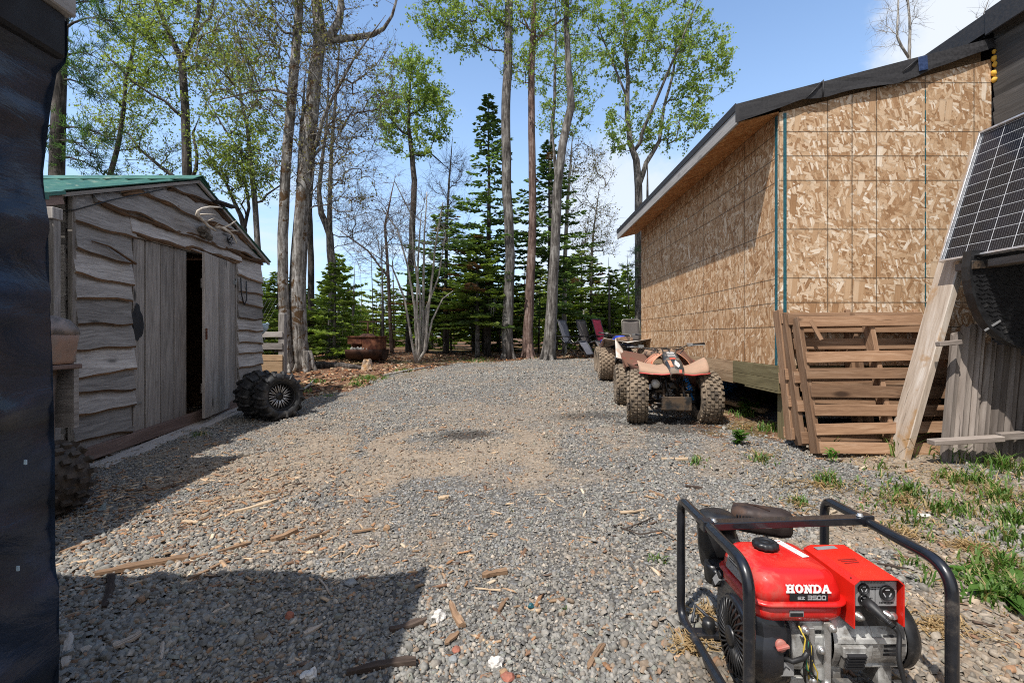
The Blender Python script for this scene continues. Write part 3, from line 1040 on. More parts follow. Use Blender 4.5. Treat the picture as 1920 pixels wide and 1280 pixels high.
def build_addition():
    t = thing('wooden_addition', 'unfinished lean-to addition clad in bare strand board, raised on posts beside the grey house', 'building', (BX, BY0, float(gnd(BX, BY0))))
    # front wall, UVs in metres from the corner
    m = MB(1)
    pf = [(BX, BY0, ZF), (HX - .01, BY0, ZF), (HX - .01, BY0, zroof(HX) - .01), (BX, BY0, zroof(BX))]
    def wallpoly(m, poly, d, uvf):
        n = len(poly)
        a = m.add(poly)
        b = m.add([V(p) + V(d) for p in poly])
        m.face([a + k for k in range(n)], 0, .5, [uvf(V(p)) for p in poly])
        m.face([b + k for k in range(n)][::-1], 0, .5, [uvf(V(p)) for p in poly][::-1])
        for k in range(n):
            k2 = (k + 1) % n
            m.face((a + k2, a + k, b + k, b + k2), 0, .5)
    wallpoly(m, pf, (0, .05, 0), lambda p: (p.x - BX, p.z - 1.0))
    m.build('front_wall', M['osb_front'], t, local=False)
    m = MB(2)
    ps = [(BX + .002, BY1, ZF), (BX + .002, BY0 + .053, ZF), (BX + .002, BY0 + .053, zroof(BX)), (BX + .002, BY1, zroof(BX))]
    wallpoly(m, ps, (.05, 0, 0), lambda p: (p.y - BY0, p.z - 1.0))
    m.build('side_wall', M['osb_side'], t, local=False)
    m = MB(3)
    m.bx(BX + .055, HX - .02, BY1 - .05, BY1, ZF, zroof(BX) - .02)
    m.bx(BX + .055, HX - .02, BY0 + .06, BY1 - .06, ZF, ZF + .02)
    m.build('rear_wall', M['osb_side'], t, local=False)
    # roof: deck, soffit, fascia, black edge
    m = MB(4)
    y0, y1 = BY0 - .02, BY1 + .28
    def slab(m, x0, x1, dz0, dz1, ya, yb, mat=0):
        P = [(x0, ya, zroof(x0) + dz0), (x1, ya, zroof(x1) + dz0), (x1, ya, zroof(x1) + dz1), (x0, ya, zroof(x0) + dz1)]
        m.prism(P, (0, yb - ya, 0), mat, .5)
    slab(m, 1.815, HX + .1, .118, .150, y0, y1)
    m.build('roof', M['membrane'], t, local=False)
    m = MB(5)
    slab(m, 1.842, BX - .002, 0.0, .012, y0 + .02, y1 - .02)
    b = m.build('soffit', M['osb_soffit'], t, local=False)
    m = MB(6)
    slab(m, BX + .06, HX - .02, .0, .115, y0 + .1, y1 - .05)
    m.build('rafters', M['raw_wood'], t, local=False)
    m = MB(7)
    m.beam((1.828, y0 + .01, 3.025), (1.828, y1, 3.025), .022, .135)
    m.build('fascia', M['fascia_wood'], t, local=False, bevel=.003)
    m = MB(8)
    m.beam((1.812, y0, 3.098), (1.812, y1 + .01, 3.098), .008, .062)
    m.build('drip_edge', M['membrane'], t, local=False)
    # roofing membrane folded over the front edge, torn along the bottom
    lo = [(1378, 231), (1385, 229), (1430, 214), (1470, 200), (1488, 193), (1505, 187), (1530, 186), (1550, 183), (1575, 175), (1600, 169), (1640, 163), (1680, 158), (1715, 146), (1745, 131), (1775, 121), (1800, 112), (1830, 101), (1850, 95), (1862, 90)]
    m = MB(9)
    yF = y0 - .012
    pts_lo = [at(px, py, yF) for px, py in lo]
    rg = random.Random(4)
    rows = []
    for k, p in enumerate(pts_lo):
        top = zroof(p.x) + .152
        col = []
        for j in range(5):
            u = j / 4
            z = top + (p.z - top) * u
            bulge = -.004 * rg.uniform(.2, 1.6) - .004 - .004 * u
            col.append((p.x, yF + bulge, z))
        rows.append(col)
    b = m.add([q for c in rows for q in c])
    for i in range(len(rows) - 1):
        for j in range(4):
            a0 = b + i * 5 + j
            m.face((a0, a0 + 1, a0 + 6, a0 + 5), 0, .5, None, False)
    m.build('roof_membrane', M['membrane'], t, local=False, solid=.004)
    m = MB(10)       # folds in the membrane
    for (x0, y0_, x1, y1_) in [(1512, 184, 1542, 152), (1543, 183, 1544, 150), (1693, 134, 1722, 109)]:
        m.tube([at(x0, y0_, yF - .018), at((x0 + x1) / 2, (y0_ + y1_) / 2 + 1, yF - .024), at(x1, y1_, yF - .018)], [.004, .007, .004], 6)
    m.build('fold', M['membrane'], t, local=False)
    m = MB(11)
    c = at(1731, 119, yF - .024)
    m.box(c, (.038, 0, .008), (0, .003, 0), (-.004, 0, .058))
    m.build('tape_patch', M['blue_tape'], t, local=False, bevel=.003)
    # green-blue seam tape at the corner and on one joint
    m = MB(12)
    m.bx(BX - .0035, BX + .001, BY0 + .02, BY0 + .058, ZF, zroof(BX) - .01)
    m.build('seam_tape', M['seam_tape'], t, local=False)
    m = MB(13)
    m.bx(BX + .036, BX + .062, BY0 - .0035, BY0 + .001, ZF, zroof(BX) + .0)
    m.build('seam_tape', M['seam_tape'], t, local=False)
    m = MB(14)
    rg = random.Random(2)
    z = 1.2
    while z < zroof(BX + 1.22) - .15:
        L = rg.uniform(.05, .16)
        m.bx(BX + 1.2155, BX + 1.2235, BY0 - .003, BY0 + .001, z, z + L)
        z += L + rg.uniform(.01, .07)
    m.build('joint_tape', M['seam_tape'], t, local=False)
    # floor frame
    m = MB(15)
    m.beam((BX + .02, BY0 + .86, .895), (BX + .02, BY1, .895), .038, .112)
    m.beam((BX + .02, BY0 + .86, .782), (BX + .02, BY1, .782), .038, .112)
    m.build('rim_board', M['raw_wood'], t, local=False, bevel=.003)
    m = MB(16)
    m.beam((BX + .018, BY0 + .003, .895), (BX + .018, BY0 + .855, .895), .042, .112)
    m.beam((BX + .018, BY0 + .003, .788), (BX + .018, BY0 + .855, .788), .042, .1)
    m.beam((BX + .018, BY0 + .003, .727), (BX + .018, BY0 + .6, .727), .04, .016)
    m.beam((BX + .04, BY0 + .022, .895), (HX - .02, BY0 + .022, .895), .038, .112)
    m.beam((BX + .04, BY0 + .022, .788), (HX - .02, BY0 + .022, .788), .038, .1)
    m.build('rim_board', M['treated_wood'], t, local=False, bevel=.003)
    m = MB(17)
    for k in range(11):
        y = BY0 + .3 + k * .4
        m.bx(BX + .06, HX - .02, y, y + .04, .74, .95)
    m.build('floor_joists', M['raw_wood'], t, local=False)
    for (x, y) in ((BX + .12, BY0 + .09), (BX + .12, 6.3), (BX + .12, 8.3), (3.3, 4.1), (3.3, 6.3), (3.3, 8.3)):
        m = MB(int(x * 100 + y * 10))
        g = float(gnd(x, y)) - .08
        m.bx(x - .056, x + .056, y - .056, y + .056, g, .735)
        m.build('post', M['treated_wood'], t, local=False, bevel=.006)
    # black sheet added at the back to darken the space under the floor
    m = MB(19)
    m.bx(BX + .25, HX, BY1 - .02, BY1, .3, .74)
    m.build('underfloor_dark_sheet', M['black_void'], t, local=False)
    # orange-yellow foam squeezed out of the wall joint
    rg = random.Random(9)
    m = MB(20)
    for k, (px, py, r) in enumerate([(1864, 97, .018), (1865, 110, .026), (1866, 121, .024), (1865, 137, .028), (1867, 143, .018), (1864, 150, .022)]):
        m.blob(at(px, py, BY0 - .02), r, rg, sub=2, jag=.2, sq=(.9, .8, 1.1), smooth=True)
    m.build('foam_seal', M['foam'], t, local=False)
    return t


build_addition()


def build_house():
    t = thing('grey_house', 'older house with dark grey weathered lap siding, cut off at the right edge', 'house', (HX, 2.5, .3))
    m = MB(30)
    m.bx(HX + .03, HX + 6, -3, BY0 + 6, 0.0, 3.74)
    m.build('wall_core', M['black_void'], t, local=False)
    m = MB(31)
    z = .45
    k = 0
    while z < 3.72:
        h = .118
        m.box((HX + .012, .55, z + h / 2), (0, 3.44, 0), (.010, 0, .0), (-.010, 0, h / 2 + .012), 0)
        z += h; k += 1
    m.build('lap_siding', M['house_siding'], t, local=False)
    m = MB(32)
    P = [(HX - .10, -3, 3.70), (HX + 3.2, -3, 4.95), (HX + 3.2, -3, 5.02), (HX - .10, -3, 3.86)]
    m.prism(P, (0, BY0 + 9 - .03, 0), 0, .5)
    P = [(HX + 3.2, -3, 4.95), (HX + 6.4, -3, 3.70), (HX + 6.4, -3, 3.86), (HX + 3.2, -3, 5.02)]
    m.prism(P, (0, BY0 + 9 - .03, 0), 0, .5)
    m.build('roof', M['membrane'], t, local=False)
    m = MB(33)
    m.bx(HX - .118, HX - .101, -3.0, BY0 - .05, 3.665, 3.87)
    m.build('roof_edge', M['membrane'], t, local=False, bevel=.006)


build_house()


# ------------------------------------------------------------------ the shed
SX, SY0, SY1, SYP = -3.75, 4.07, 6.99, 5.56


def zgable(y):
    return 2.98 - (SYP - y) * .385 if y < SYP else 2.98 - (y - SYP) * .455


def build_shed():
    t = thing('board_shed', 'grey weathered shed of live-edge boards with a green metal roof and one door ajar', 'shed', (SX, SY0, .1))
    rg = random.Random(12)

    def wavy(m, y0, y1, z0, z1, tilt_l=0.0, amp=.015, thick=.028, out=.0, edge=True, seed=0, drop=0.0, clip=None):
        """one lap board on the plane X = SX: straight top, wavy live edge below, lower edge standing proud"""
        r = random.Random(seed)
        n = max(8, int((y1 - y0) / .06))
        ph = [r.random() * 6 for _ in range(3)]
        vb = len(m.v)
        rn = r.random()
        ou = r.random() * 9
        T, B = [], []
        for i in range(n + 1):
            u = i / n
            y = y0 + (y1 - y0) * u
            w = amp * (math.sin(u * (y1 - y0) * 3.1 + ph[0]) + .6 * math.sin(u * (y1 - y0) * 7.7 + ph[1]) + .35 * math.sin(u * (y1 - y0) * 17 + ph[2]))
            zb = z0 + w + drop * (u - .5)
            zt = z1 + tilt_l * (u - .5)
            if clip is not None:
                zt = min(zt, clip(y)); zb = min(zb, zt - .004)
            T.append((y, zt)); B.append((y, zb))
        xo = SX + out
        rows = []
        for (y, zt), (_, zb) in zip(T, B):
            rows.append([(xo, y, zt), (xo + .044, y, zb + .014), (xo + .038, y, zb - .004), (xo + .002, y, zb + .006)])
        b = m.add([p for q in rows for p in q])
        for i in range(n):
            for j in range(3):
                a0 = b + i * 4 + j
                u0, u1 = rows[i][j][1] + ou, rows[i + 1][j][1] + ou
                v0, v1 = rows[i][j][2] + rn * 7, rows[i][j + 1][2] + rn * 7
                if j == 1: v1 = v0 + .02
                if j == 2: v1 = v0 + .03
                m.face((a0, a0 + 1, a0 + 5, a0 + 4), 1 if (j == 1 and edge) else 0, rn, [(u0, v0), (u0, v1), (u1, v1), (u1, v0)])
            a0 = b + i * 4
            m.face((a0 + 3, a0, a0 + 4, a0 + 7), 0, rn)
        m.face((b + 3, b + 2, b + 1, b), 0, rn)
        e = b + n * 4
        m.face((e, e + 1, e + 2, e + 3), 0, rn)

    DY0, DY1, DTOP = 4.66, 6.36, 2.165         # door opening
    # front wall boards
    m = MB(40)
    hs = [.105, .30, .53, .70, .88, 1.10, 1.31, 1.53, 1.72, 1.93, 2.17, 2.40]
    for i in range(len(hs) - 1):
        wavy(m, SY0 - .03 + rg.uniform(-.015, .02), DY0 + rg.uniform(-.03, .03), hs[i] - .01, hs[i + 1] + .05, rg.uniform(-.04, .04), .014, seed=i + 1, drop=rg.uniform(-.05, .05) if i > 1 else -.14 + i * .1, clip=lambda y: zgable(y) - .02, edge=True)
    hs = [.30, .44, .60, .80, .98, 1.11, 1.29, 1.46, 1.63, 1.81, 2.0, 2.2]
    for i in range(len(hs) - 1):
        wavy(m, DY1 + .045 + rg.uniform(-.02, .02), SY1 + .02, hs[i] - .01, hs[i + 1] + .05, rg.uniform(-.04, .04), .013, seed=i + 31, drop=rg.uniform(-.04, .04), clip=lambda y: zgable(y) - .02, edge=True)
    wavy(m, DY0 - .04, DY1 + .1, 2.19, 2.42, .0, .012, seed=71, out=.004, clip=lambda y: zgable(y) - .02)
    wavy(m, SY0 + .16, SY1 + .03, 2.33, 2.66, -.06, .020, seed=72, out=.012, drop=-.10, clip=lambda y: zgable(y) - .02)
    wavy(m, SY0 + .40, SY1 - .25, 2.58, 2.86, -.06, .020, seed=73, out=.020, drop=-.08, clip=lambda y: zgable(y) - .02)
    wavy(m, 5.05, 6.3, 2.78, 3.05, 0, .016, seed=74, out=.028, drop=-.04, clip=lambda y: zgable(y) - .015)
    # thick bark left on the lower edges of the gable boards
    for (ya, yb, za, zb_, sd) in ((SY0 + .18, SY1 - .1, 2.385, 2.285, 3), (SY0 + .45, SY1 - .4, 2.62, 2.545, 5), (5.1, 6.2, 2.80, 2.765, 8), (DY0 - .02, DY1 + .05, 2.20, 2.19, 9)):
        r2 = random.Random(sd)
        n = int((yb - ya) / .07)
        q, rad = [], []
        for i in range(n + 1):
            u = i / n
            y = ya + (yb - ya) * u
            z = za + (zb_ - za) * u + .018 * math.sin(u * 9 + sd) + .010 * math.sin(u * 23 + sd)
            z = min(z, zgable(y) - .05)
            q.append((SX + .038, y, z)); rad.append(r2.uniform(.010, .026) * (.5 if i in (0, n) else 1))
        m.tube(q, rad, 7, 1, r2.random(), smooth=False)
    m.build('front_wall', [M['grey_board'], M['bark_edge']], t, local=False)
    # dark backing, side and rear walls
    m = MB(41)
    m.bx(SX - 3.2, SX - .03, SY1 - .03, SY1, .1, 2.3)
    m.bx(SX - 3.2, SX - 3.17, SY0, SY1, .1, 2.9)
    m.bx(SX - .032, SX - .004, SY0 + .02, DY0 - .01, .1, 2.33)
    m.bx(SX - .032, SX - .004, DY1 + .02, SY1 - .02, .1, 2.25)
    m.prism([(SX - .032, SY0 + .05, 2.2), (SX - .032, SY1 - .05, 2.2), (SX - .032, SY1 - .05, zgable(SY1) - .03), (SX - .032, SYP, 2.95), (SX - .032, SY0 + .05, zgable(SY0) - .03)], (.026, 0, 0))
    m.bx(SX - 3.1, SX - .04, SY0 + .1, SY1 - .1, .05, .22)
    m.build('wall_core', M['bark_edge'], t, local=False)
    m = MB(42)
    z = .15
    k = 0
    while z < 2.14:
        h = rg.uniform(.17, .23)
        m.box((SX - 1.64, SY0 - .016, z + h / 2), (1.58, 0, 0), (0, .011, 0), (0, -.014, h / 2 + .02))
        z += h
    m.build('side_wall', M['grey_board'], t, local=False, bevel=.003)
    m = MB(43)
    m.bx(SX - .02, SX + .026, SY0 - .05, SY0 - .012, .1, 2.38)
    m.build('corner_board', M['grey_door'], t, local=False, bevel=.004)
    # door frame, sill
    m = MB(44)
    m.bx(SX - .06, SX + .022, DY0 - .02, DY1 + .04, DTOP, DTOP + .045)
    m.bx(SX - .06, SX + .018, DY1, DY1 + .035, .28, DTOP - .002)
    m.bx(SX - .06, SX - .002, DY0 - .02, DY0 + .015, .24, DTOP - .002)
    m.build('door_frame', M['grey_door'], t, local=False, bevel=.003)
    m = MB(45)
    m.beam((SX + .02, SY0 + .0, .175), (SX + .02, SY1 - .0, .345), .07, .12, mat=0)
    m.build('sill', M['sill_wood'], t, local=False, bevel=.006)
    m = MB(46)
    m.beam((SX + .20, SY0 - .05, .075), (SX + .12, SY1 - .3, .265), .22, .05)
    m.build('step_board', M['grey_board'], t, local=False, bevel=.008)
    # left leaf, closed
    m = MB(47)
    y = DY0 + .018
    for k, w in enumerate([.15, .21, .20, .20]):
        m.bx(SX - .022 + rg.uniform(-.003, .003), SX + .006 + rg.uniform(-.003, .003), y + .006, y + w - .006, .255 + .035 * (y - DY0), DTOP - .006)
        y += w
    d = m.build('door', M['grey_door'], t, local=False, bevel=.002)
    m = MB(48)
    rg2 = random.Random(3)
    m.blob((SX + .016, DY0 + .06, 1.33), .11, rg2, sub=3, jag=.35, sq=(.07, .62, 1.45))
    m.build('black_stain', M['black_void'], d, local=False)
    # right leaf, ajar
    lf = thing('door', None, None, (0, 0, 0))
    lf.parent = t
    lf.location = V((SX + .008, DY1 - .012, .3)) - V((SX, SY0, .1))
    lf.rotation_euler = (0, 0, R(11))
    m = MB(49)
    y = -.012
    for k, w in enumerate([.185, .165, .16, .20, .19]):
        m.bx(-.014 + rg.uniform(-.002, .002), .014 + rg.uniform(-.002, .002), y - w + .005, y - .005, -.015 - .02 * (k / 4), DTOP - .3 - .012)
        y -= w
    m.bx(-.04, -.016, -.88, -.02, .25, .36)
    m.bx(-.04, -.016, -.88, -.02, 1.45, 1.56)
    m.build('boards', M['grey_door'], lf, bevel=.002)
    for hz in (.12, 1.58):
        m = MB(50)
        m.bx(.0145, .020, -.09, .0, hz, hz + .045)
        m.tube([(.02, .002, hz - .03), (.02, .002, hz + .075)], .009, 8)
        m.build('hinge', M['grey_metal'], lf)
    m = MB(51)
    m.bx(.0145, .03, -.897, -.872, .86, .99)
    m.build('latch', M['rust'], lf, bevel=.004)
    # hasp, chain on the left leaf
    m = MB(52)
    m.bx(SX + .007, SX + .014, DY0 - .02, DY0 + .12, .53, .545)
    m.bx(SX + .007, SX + .02, DY0 + .02, DY0 + .05, .515, .56)
    m.build('chain', M['grey_metal'], d, local=False)
    # roof
    xr0, xr1 = SX - 3.5, SX + .085
    yl, yr = SY0 - .18, SY1 + .16
    m = MB(53)
    def sheet(m, ya, yb):
        za, zb = zgable(ya) + .03, zgable(yb) + .03
        n = int((xr1 - xr0) / .05)
        prof = []
        for i in range(n + 1):
            x = xr1 - (xr1 - xr0) * i / n
            rib = .018 if i % 5 == 0 else (.003 if i % 5 in (2, 3) else 0)
            prof.append((x, rib))
        b = m.add([(x, ya, za + r) for x, r in prof] + [(x, yb, zb + r) for x, r in prof])
        k = len(prof)
        for i in range(k - 1):
            m.face((b + i, b + i + 1, b + k + i + 1, b + k + i), 0, .5, None, False)
    sheet(m, yl, SYP); sheet(m, SYP, yr)
    rf = m.build('roof', M['green_roof'], t, local=False, solid=.004)
    m = MB(54)
    m.prism([(xr0, SYP - .16, zgable(SYP - .16) + .055), (xr0, SYP, 3.062), (xr0, SYP + .16, zgable(SYP + .16) + .055), (xr0, SYP + .16, zgable(SYP + .16) + .05), (xr0, SYP, 3.055), (xr0, SYP - .16, zgable(SYP - .16) + .05)], (xr1 - xr0 + .02, 0, 0))
    m.build('ridge_cap', M['green_roof'], rf, local=False)
    m = MB(55)
    for ya, yb in ((yl + .01, SYP), (SYP, yr - .01)):
        m.beam((xr1 - .03, ya, zgable(ya) + .008), (xr1 - .03, yb, zgable(yb) + .008), .03, .03, up=(0, 0, 1))
    m.build('rake_board', M['grey_door'], t, local=False)
    m = MB(56)
    for ya, yb in ((yl + .01, SYP - .01), (SYP + .01, yr - .01)):
        a, b_ = V((SX - 1.65, ya, zgable(ya) + .0)), V((SX - 1.65, yb, zgable(yb) + .0))
        m.beam(a, b_, 3.25, .02)
    m.build('roof_deck', M['sill_wood'], t, local=False)
    m = MB(57)      # loose strip hanging off the wall, thin black cord
    m.tube([at(172, 452, 4.18), at(205, 462, 4.35), at(255, 495, 4.6)], [.006, .009, .012], 6)
    m.build('bark_strip', M['bark_edge'], t, local=False)
    m = MB(58)
    cpt = [(95, 397, 3.96), (140, 394, 4.02), (200, 376, 4.34), (255, 363, 4.72), (290, 355, 5.0)]
    m.tube([V((SX + .06, Y, at(px, py, Y).z)) if i > 1 else at(px, py, Y) for i, (px, py, Y) in enumerate(cpt)], .006, 5)
    m.build('cord', M['cable'], t, local=False)
    m = MB(59)
    m.tube([(SX + .05, 6.42, 1.98), (SX + .052, 6.44, 1.75), (SX + .052, 6.5, 1.62), (SX + .052, 6.56, 1.7), (SX + .05, 6.55, 1.95)], .008, 5)
    m.build('cord', M['cable'], t, local=False)
    return t


build_shed()
# ------------------------------------------------------------------ trees
def grow_tree(name, label, trunks, crowns, bark, seed=0, n_targets=220, leaf=None, leaf_n=7, leaf_size=.06, leaf_cols=None, twigs=3, group=None,
              low=.0, tip=.0045, twig_len=.42, cat='tree', side_n=8, droop=.0):
    """trunks: polylines [(Vector, radius)...] (the first stands on the ground, later ones start near an earlier one);
    crowns: [(centre, (rx, ry, rz), weight)] volumes the branches reach into"""
    rg = random.Random(seed)
    rs = np.random.RandomState(seed)
    base = trunks[0][0][0]
    root = thing(name, label, cat, base, group=group)
    pos, par, rad, trunk_flag = [], [], [], []

    def add(p, pa, r, tf):
        pos.append(np.array(p)); par.append(pa); rad.append(r); trunk_flag.append(tf)
        return len(pos) - 1
    polys = []
    for ti, tr in enumerate(trunks):
        seq = []
        prev = -1
        if ti:
            P = np.array(pos)
            prev = int(np.argmin(np.linalg.norm(P - np.array(tr[0][0]), axis=1)))
            seq.append(prev)
        for (a, ra), (b, rb) in zip(tr, tr[1:]):
            d = (b - a).length
            k = max(2, int(d / .3))
            for i in range(0 if not seq else 1, k + 1):
                u = i / k
                q = a.lerp(b, u)
                w = .012 + .10 * ra
                q = q + V((noise.noise((q.z * 1.3, ti * 7.1, seed)) * w, noise.noise((q.z * 1.3, ti * 7.1 + 3, seed)) * w, 0))
                prev = add(q, prev, ra + (rb - ra) * u, True)
                seq.append(prev)
        polys.append(seq)
    ntr = len(pos)
    # targets
    tg = []
    wsum = sum(c[2] for c in crowns)
    for c, r, w in crowns:
        for _ in range(int(n_targets * w / wsum)):
            while True:
                q = rs.rand(3) * 2 - 1
                l = np.linalg.norm(q)
                if l < 1 and l > .25 * rg.random(): break
            tg.append(np.array(c) + q * np.array(r))
    P0 = np.array(pos)
    tg.sort(key=lambda q: np.min(np.linalg.norm(P0 - q, axis=1)))
    chains = []
    alloc = np.zeros((ntr + n_targets * 40, 3)); alloc[:ntr] = P0
    npos = ntr
    tips = []
    lowz = base.z + low
    for q in tg:
        A = alloc[:npos]
        dv = q - A
        d = np.linalg.norm(dv, axis=1) + 1e-6
        up = dv[:, 2] / d
        cost = d * (1 + .9 * np.maximum(0, .25 - up)) + (A[:, 2] < lowz) * 6
        k = int(np.argmin(cost))
        L = d[k]
        if L < .12: continue
        m = max(2, min(int(L / .22), 14))
        a = A[k].copy()
        bow = np.array([0, 0, L * rg.uniform(.02, .16) - droop * L]) + rs.randn(3) * L * .05
        prev = k
        ch = [k]
        off = rs.randn(3) * L * .02
        for i in range(1, m + 1):
            u = i / m
            p = a + dv[k] * u + bow * math.sin(math.pi * u) + rs.randn(3) * (.018 * min(L, 1.2))
            pos.append(p); par.append(prev); rad.append(0.0); trunk_flag.append(False)
            alloc[npos] = p
            prev = npos
            npos += 1
            ch.append(prev)
            if npos >= len(alloc) - 2: break
        chains.append(ch)
        tips.append(ch)
        if npos >= len(alloc) - 20: break
    # pipe-model radii
    acc = np.zeros(npos)
    for ch in chains: acc[ch[-1]] += tip ** 2.2
    for i in range(npos - 1, -1, -1):
        if par[i] >= 0: acc[par[i]] += acc[i]
    rr = np.maximum(acc, tip ** 2.2) ** (1 / 2.2)
    for i in range(ntr): rr[i] = rad[i]
    mb = MB(seed)
    for seq in polys:
        pts = [V(pos[i]) for i in seq]
        r = [float(rr[i]) for i in seq]
        if len(r) > 1 and seq is not polys[0]: r[0] = r[1]
        mb.tube(pts, r, side_n, smooth=True)
    if low == 0 or True:       # root flare
        b0 = V(pos[polys[0][0]])
        r0 = rad[polys[0][0]]
        if r0 > .07:
            for k in range(5):
                a = k * 1.257 + rg.random()
                d = V((math.cos(a), math.sin(a), 0))
                mb.tube([b0 + V((0, 0, r0 * 2.6)) + d * r0 * .45, b0 + V((0, 0, r0 * 1.2)) + d * r0 * .70, b0 + V((0, 0, r0 * .45)) + d * r0 * 1.05, b0 + V((0, 0, -.01)) + d * r0 * (1.4 + .6 * rg.random()), b0 + V((0, 0, -.06)) + d * r0 * 2.2], [r0 * .30, r0 * .36, r0 * .33, r0 * .2, r0 * .1], 7)
    tw_tip, tw_dir = [], []
    for ch in chains:
        pts = [V(pos[i]) for i in ch]
        lim = float(rr[ch[0]]) * .62 if ch[0] < ntr else 9
        r = [min(float(rr[i]), lim) for i in ch]
        r[0] = min(r[0], r[1] * 1.15)
        mb.tube(pts, r, 5 if r[0] > .018 else 4, caps=False)
        n = len(pts)
        for _ in range(twigs):
            i = rg.randint(max(1, n // 3), n - 1)
            p = pts[i]
            d0 = (pts[i] - pts[i - 1]).normalized()
            d = (d0 * .7 + V((rg.gauss(0, .5), rg.gauss(0, .5), rg.gauss(.12 - droop * 2, .4)))).normalized()
            L = twig_len * rg.uniform(.4, 1.2)
            q1 = p + d * L * .5 + V((0, 0, .03 * L))
            q2 = p + (d + V((rg.gauss(0, .25), rg.gauss(0, .25), rg.gauss(0, .2)))).normalized() * L
            mb.tube([p, q1, q2], [tip * .8, tip * .65, tip * .35], 3, caps=False)
            tw_tip.append((p, q1, q2))
        tw_tip.append((pts[-2], (pts[-2] + pts[-1]) / 2, pts[-1]))
    tr = mb.build('trunk', bark, root, local=False)
    if leaf:
        leaf_n = int(leaf_n * 1.35)
        n = len(tw_tip) * leaf_n
        T = np.array([[tuple(a), tuple(b), tuple(c)] for a, b, c in tw_tip])
        idx = np.repeat(np.arange(len(T)), leaf_n)
        u = rs.rand(n, 1) ** .7
        p = T[idx, 0] * (1 - u) ** 2 + 2 * T[idx, 1] * u * (1 - u) + T[idx, 2] * u ** 2
        p = p + rs.randn(n, 3) * .04
        keep = rs.rand(len(T)) > .25
        kk = keep[idx]
        p = p[kk]
        leaves(p, leaf_size, leaf_cols, rs, leaf, root, base, idx[kk])
    return root


def leaves(p, size, cols, rs, mat, root, base, grp=None, aspect=.8):
    n = len(p)
    a = rs.randn(n, 3); a /= np.linalg.norm(a, axis=1)[:, None]
    b = np.cross(a, rs.randn(n, 3)); b /= np.linalg.norm(b, axis=1)[:, None]
    s = size * (.6 + .7 * rs.rand(n, 1))
    q = np.stack([p - a * s * .5, p + b * s * .5 * aspect, p + a * s * .5, p - b * s * .5 * aspect], 1)
    q[:, 1] += np.cross(a, b) * s * .12
    q[:, 3] += np.cross(a, b) * s * .12
    faces = np.arange(n * 4).reshape(n, 4)
    cols = np.array(cols)
    w = rs.rand(n, 1)
    if grp is not None:
        gw = np.random.RandomState(1).rand(grp.max() + 1)[grp][:, None]
        w = np.clip(gw * .75 + w * .25, 0, 1)
    c = cols[0] * (1 - w) + cols[1] * w
    c = c * (.75 + .5 * rs.rand(n, 1))
    return np_mesh('crown', q.reshape(-1, 3) - np.array(base), faces, mat, root, color=c)


ASPEN = [(.15, .235, .045), (.34, .44, .10)]
ASPEN_Y = [(.165, .235, .045), (.345, .42, .11)]
BUD = [(.16, .11, .07), (.22, .22, .08)]


def taper(out):
    (a, ra), (b, rb) = out[-2], out[-1]
    if rb > .007:
        d = (b - a).normalized()
        out.append((b + d * min(1.2, 30 * rb), .004))
    return out


def TP(Y, *pts):
    """trunk polyline from picture measurements (px, py, width px) at distance Y"""
    out = []
    for i, a in enumerate(pts):
        p = at(a[0], a[1], Y + (a[3] if len(a) > 3 else 0))
        if i == 0: p.z = float(gnd(p.x, p.y)) - .05
        out.append((p, a[2] * Y / F / 2 * (.65 if i == 0 else .77)))
    return taper(out)


def TB(Y, *pts):       # a limb: starts in the air
    return taper([(at(a[0], a[1], Y + (a[3] if len(a) > 3 else 0)), a[2] * Y / F / 2 * .8) for a in pts])


def CR(Y, px, py, rx, ry, w=1.0, rdep=None):
    c = at(px, py, Y)
    k = Y / F
    return (c, (rx * k, (rdep or min(rx, ry) * .9) * k, ry * k), w)


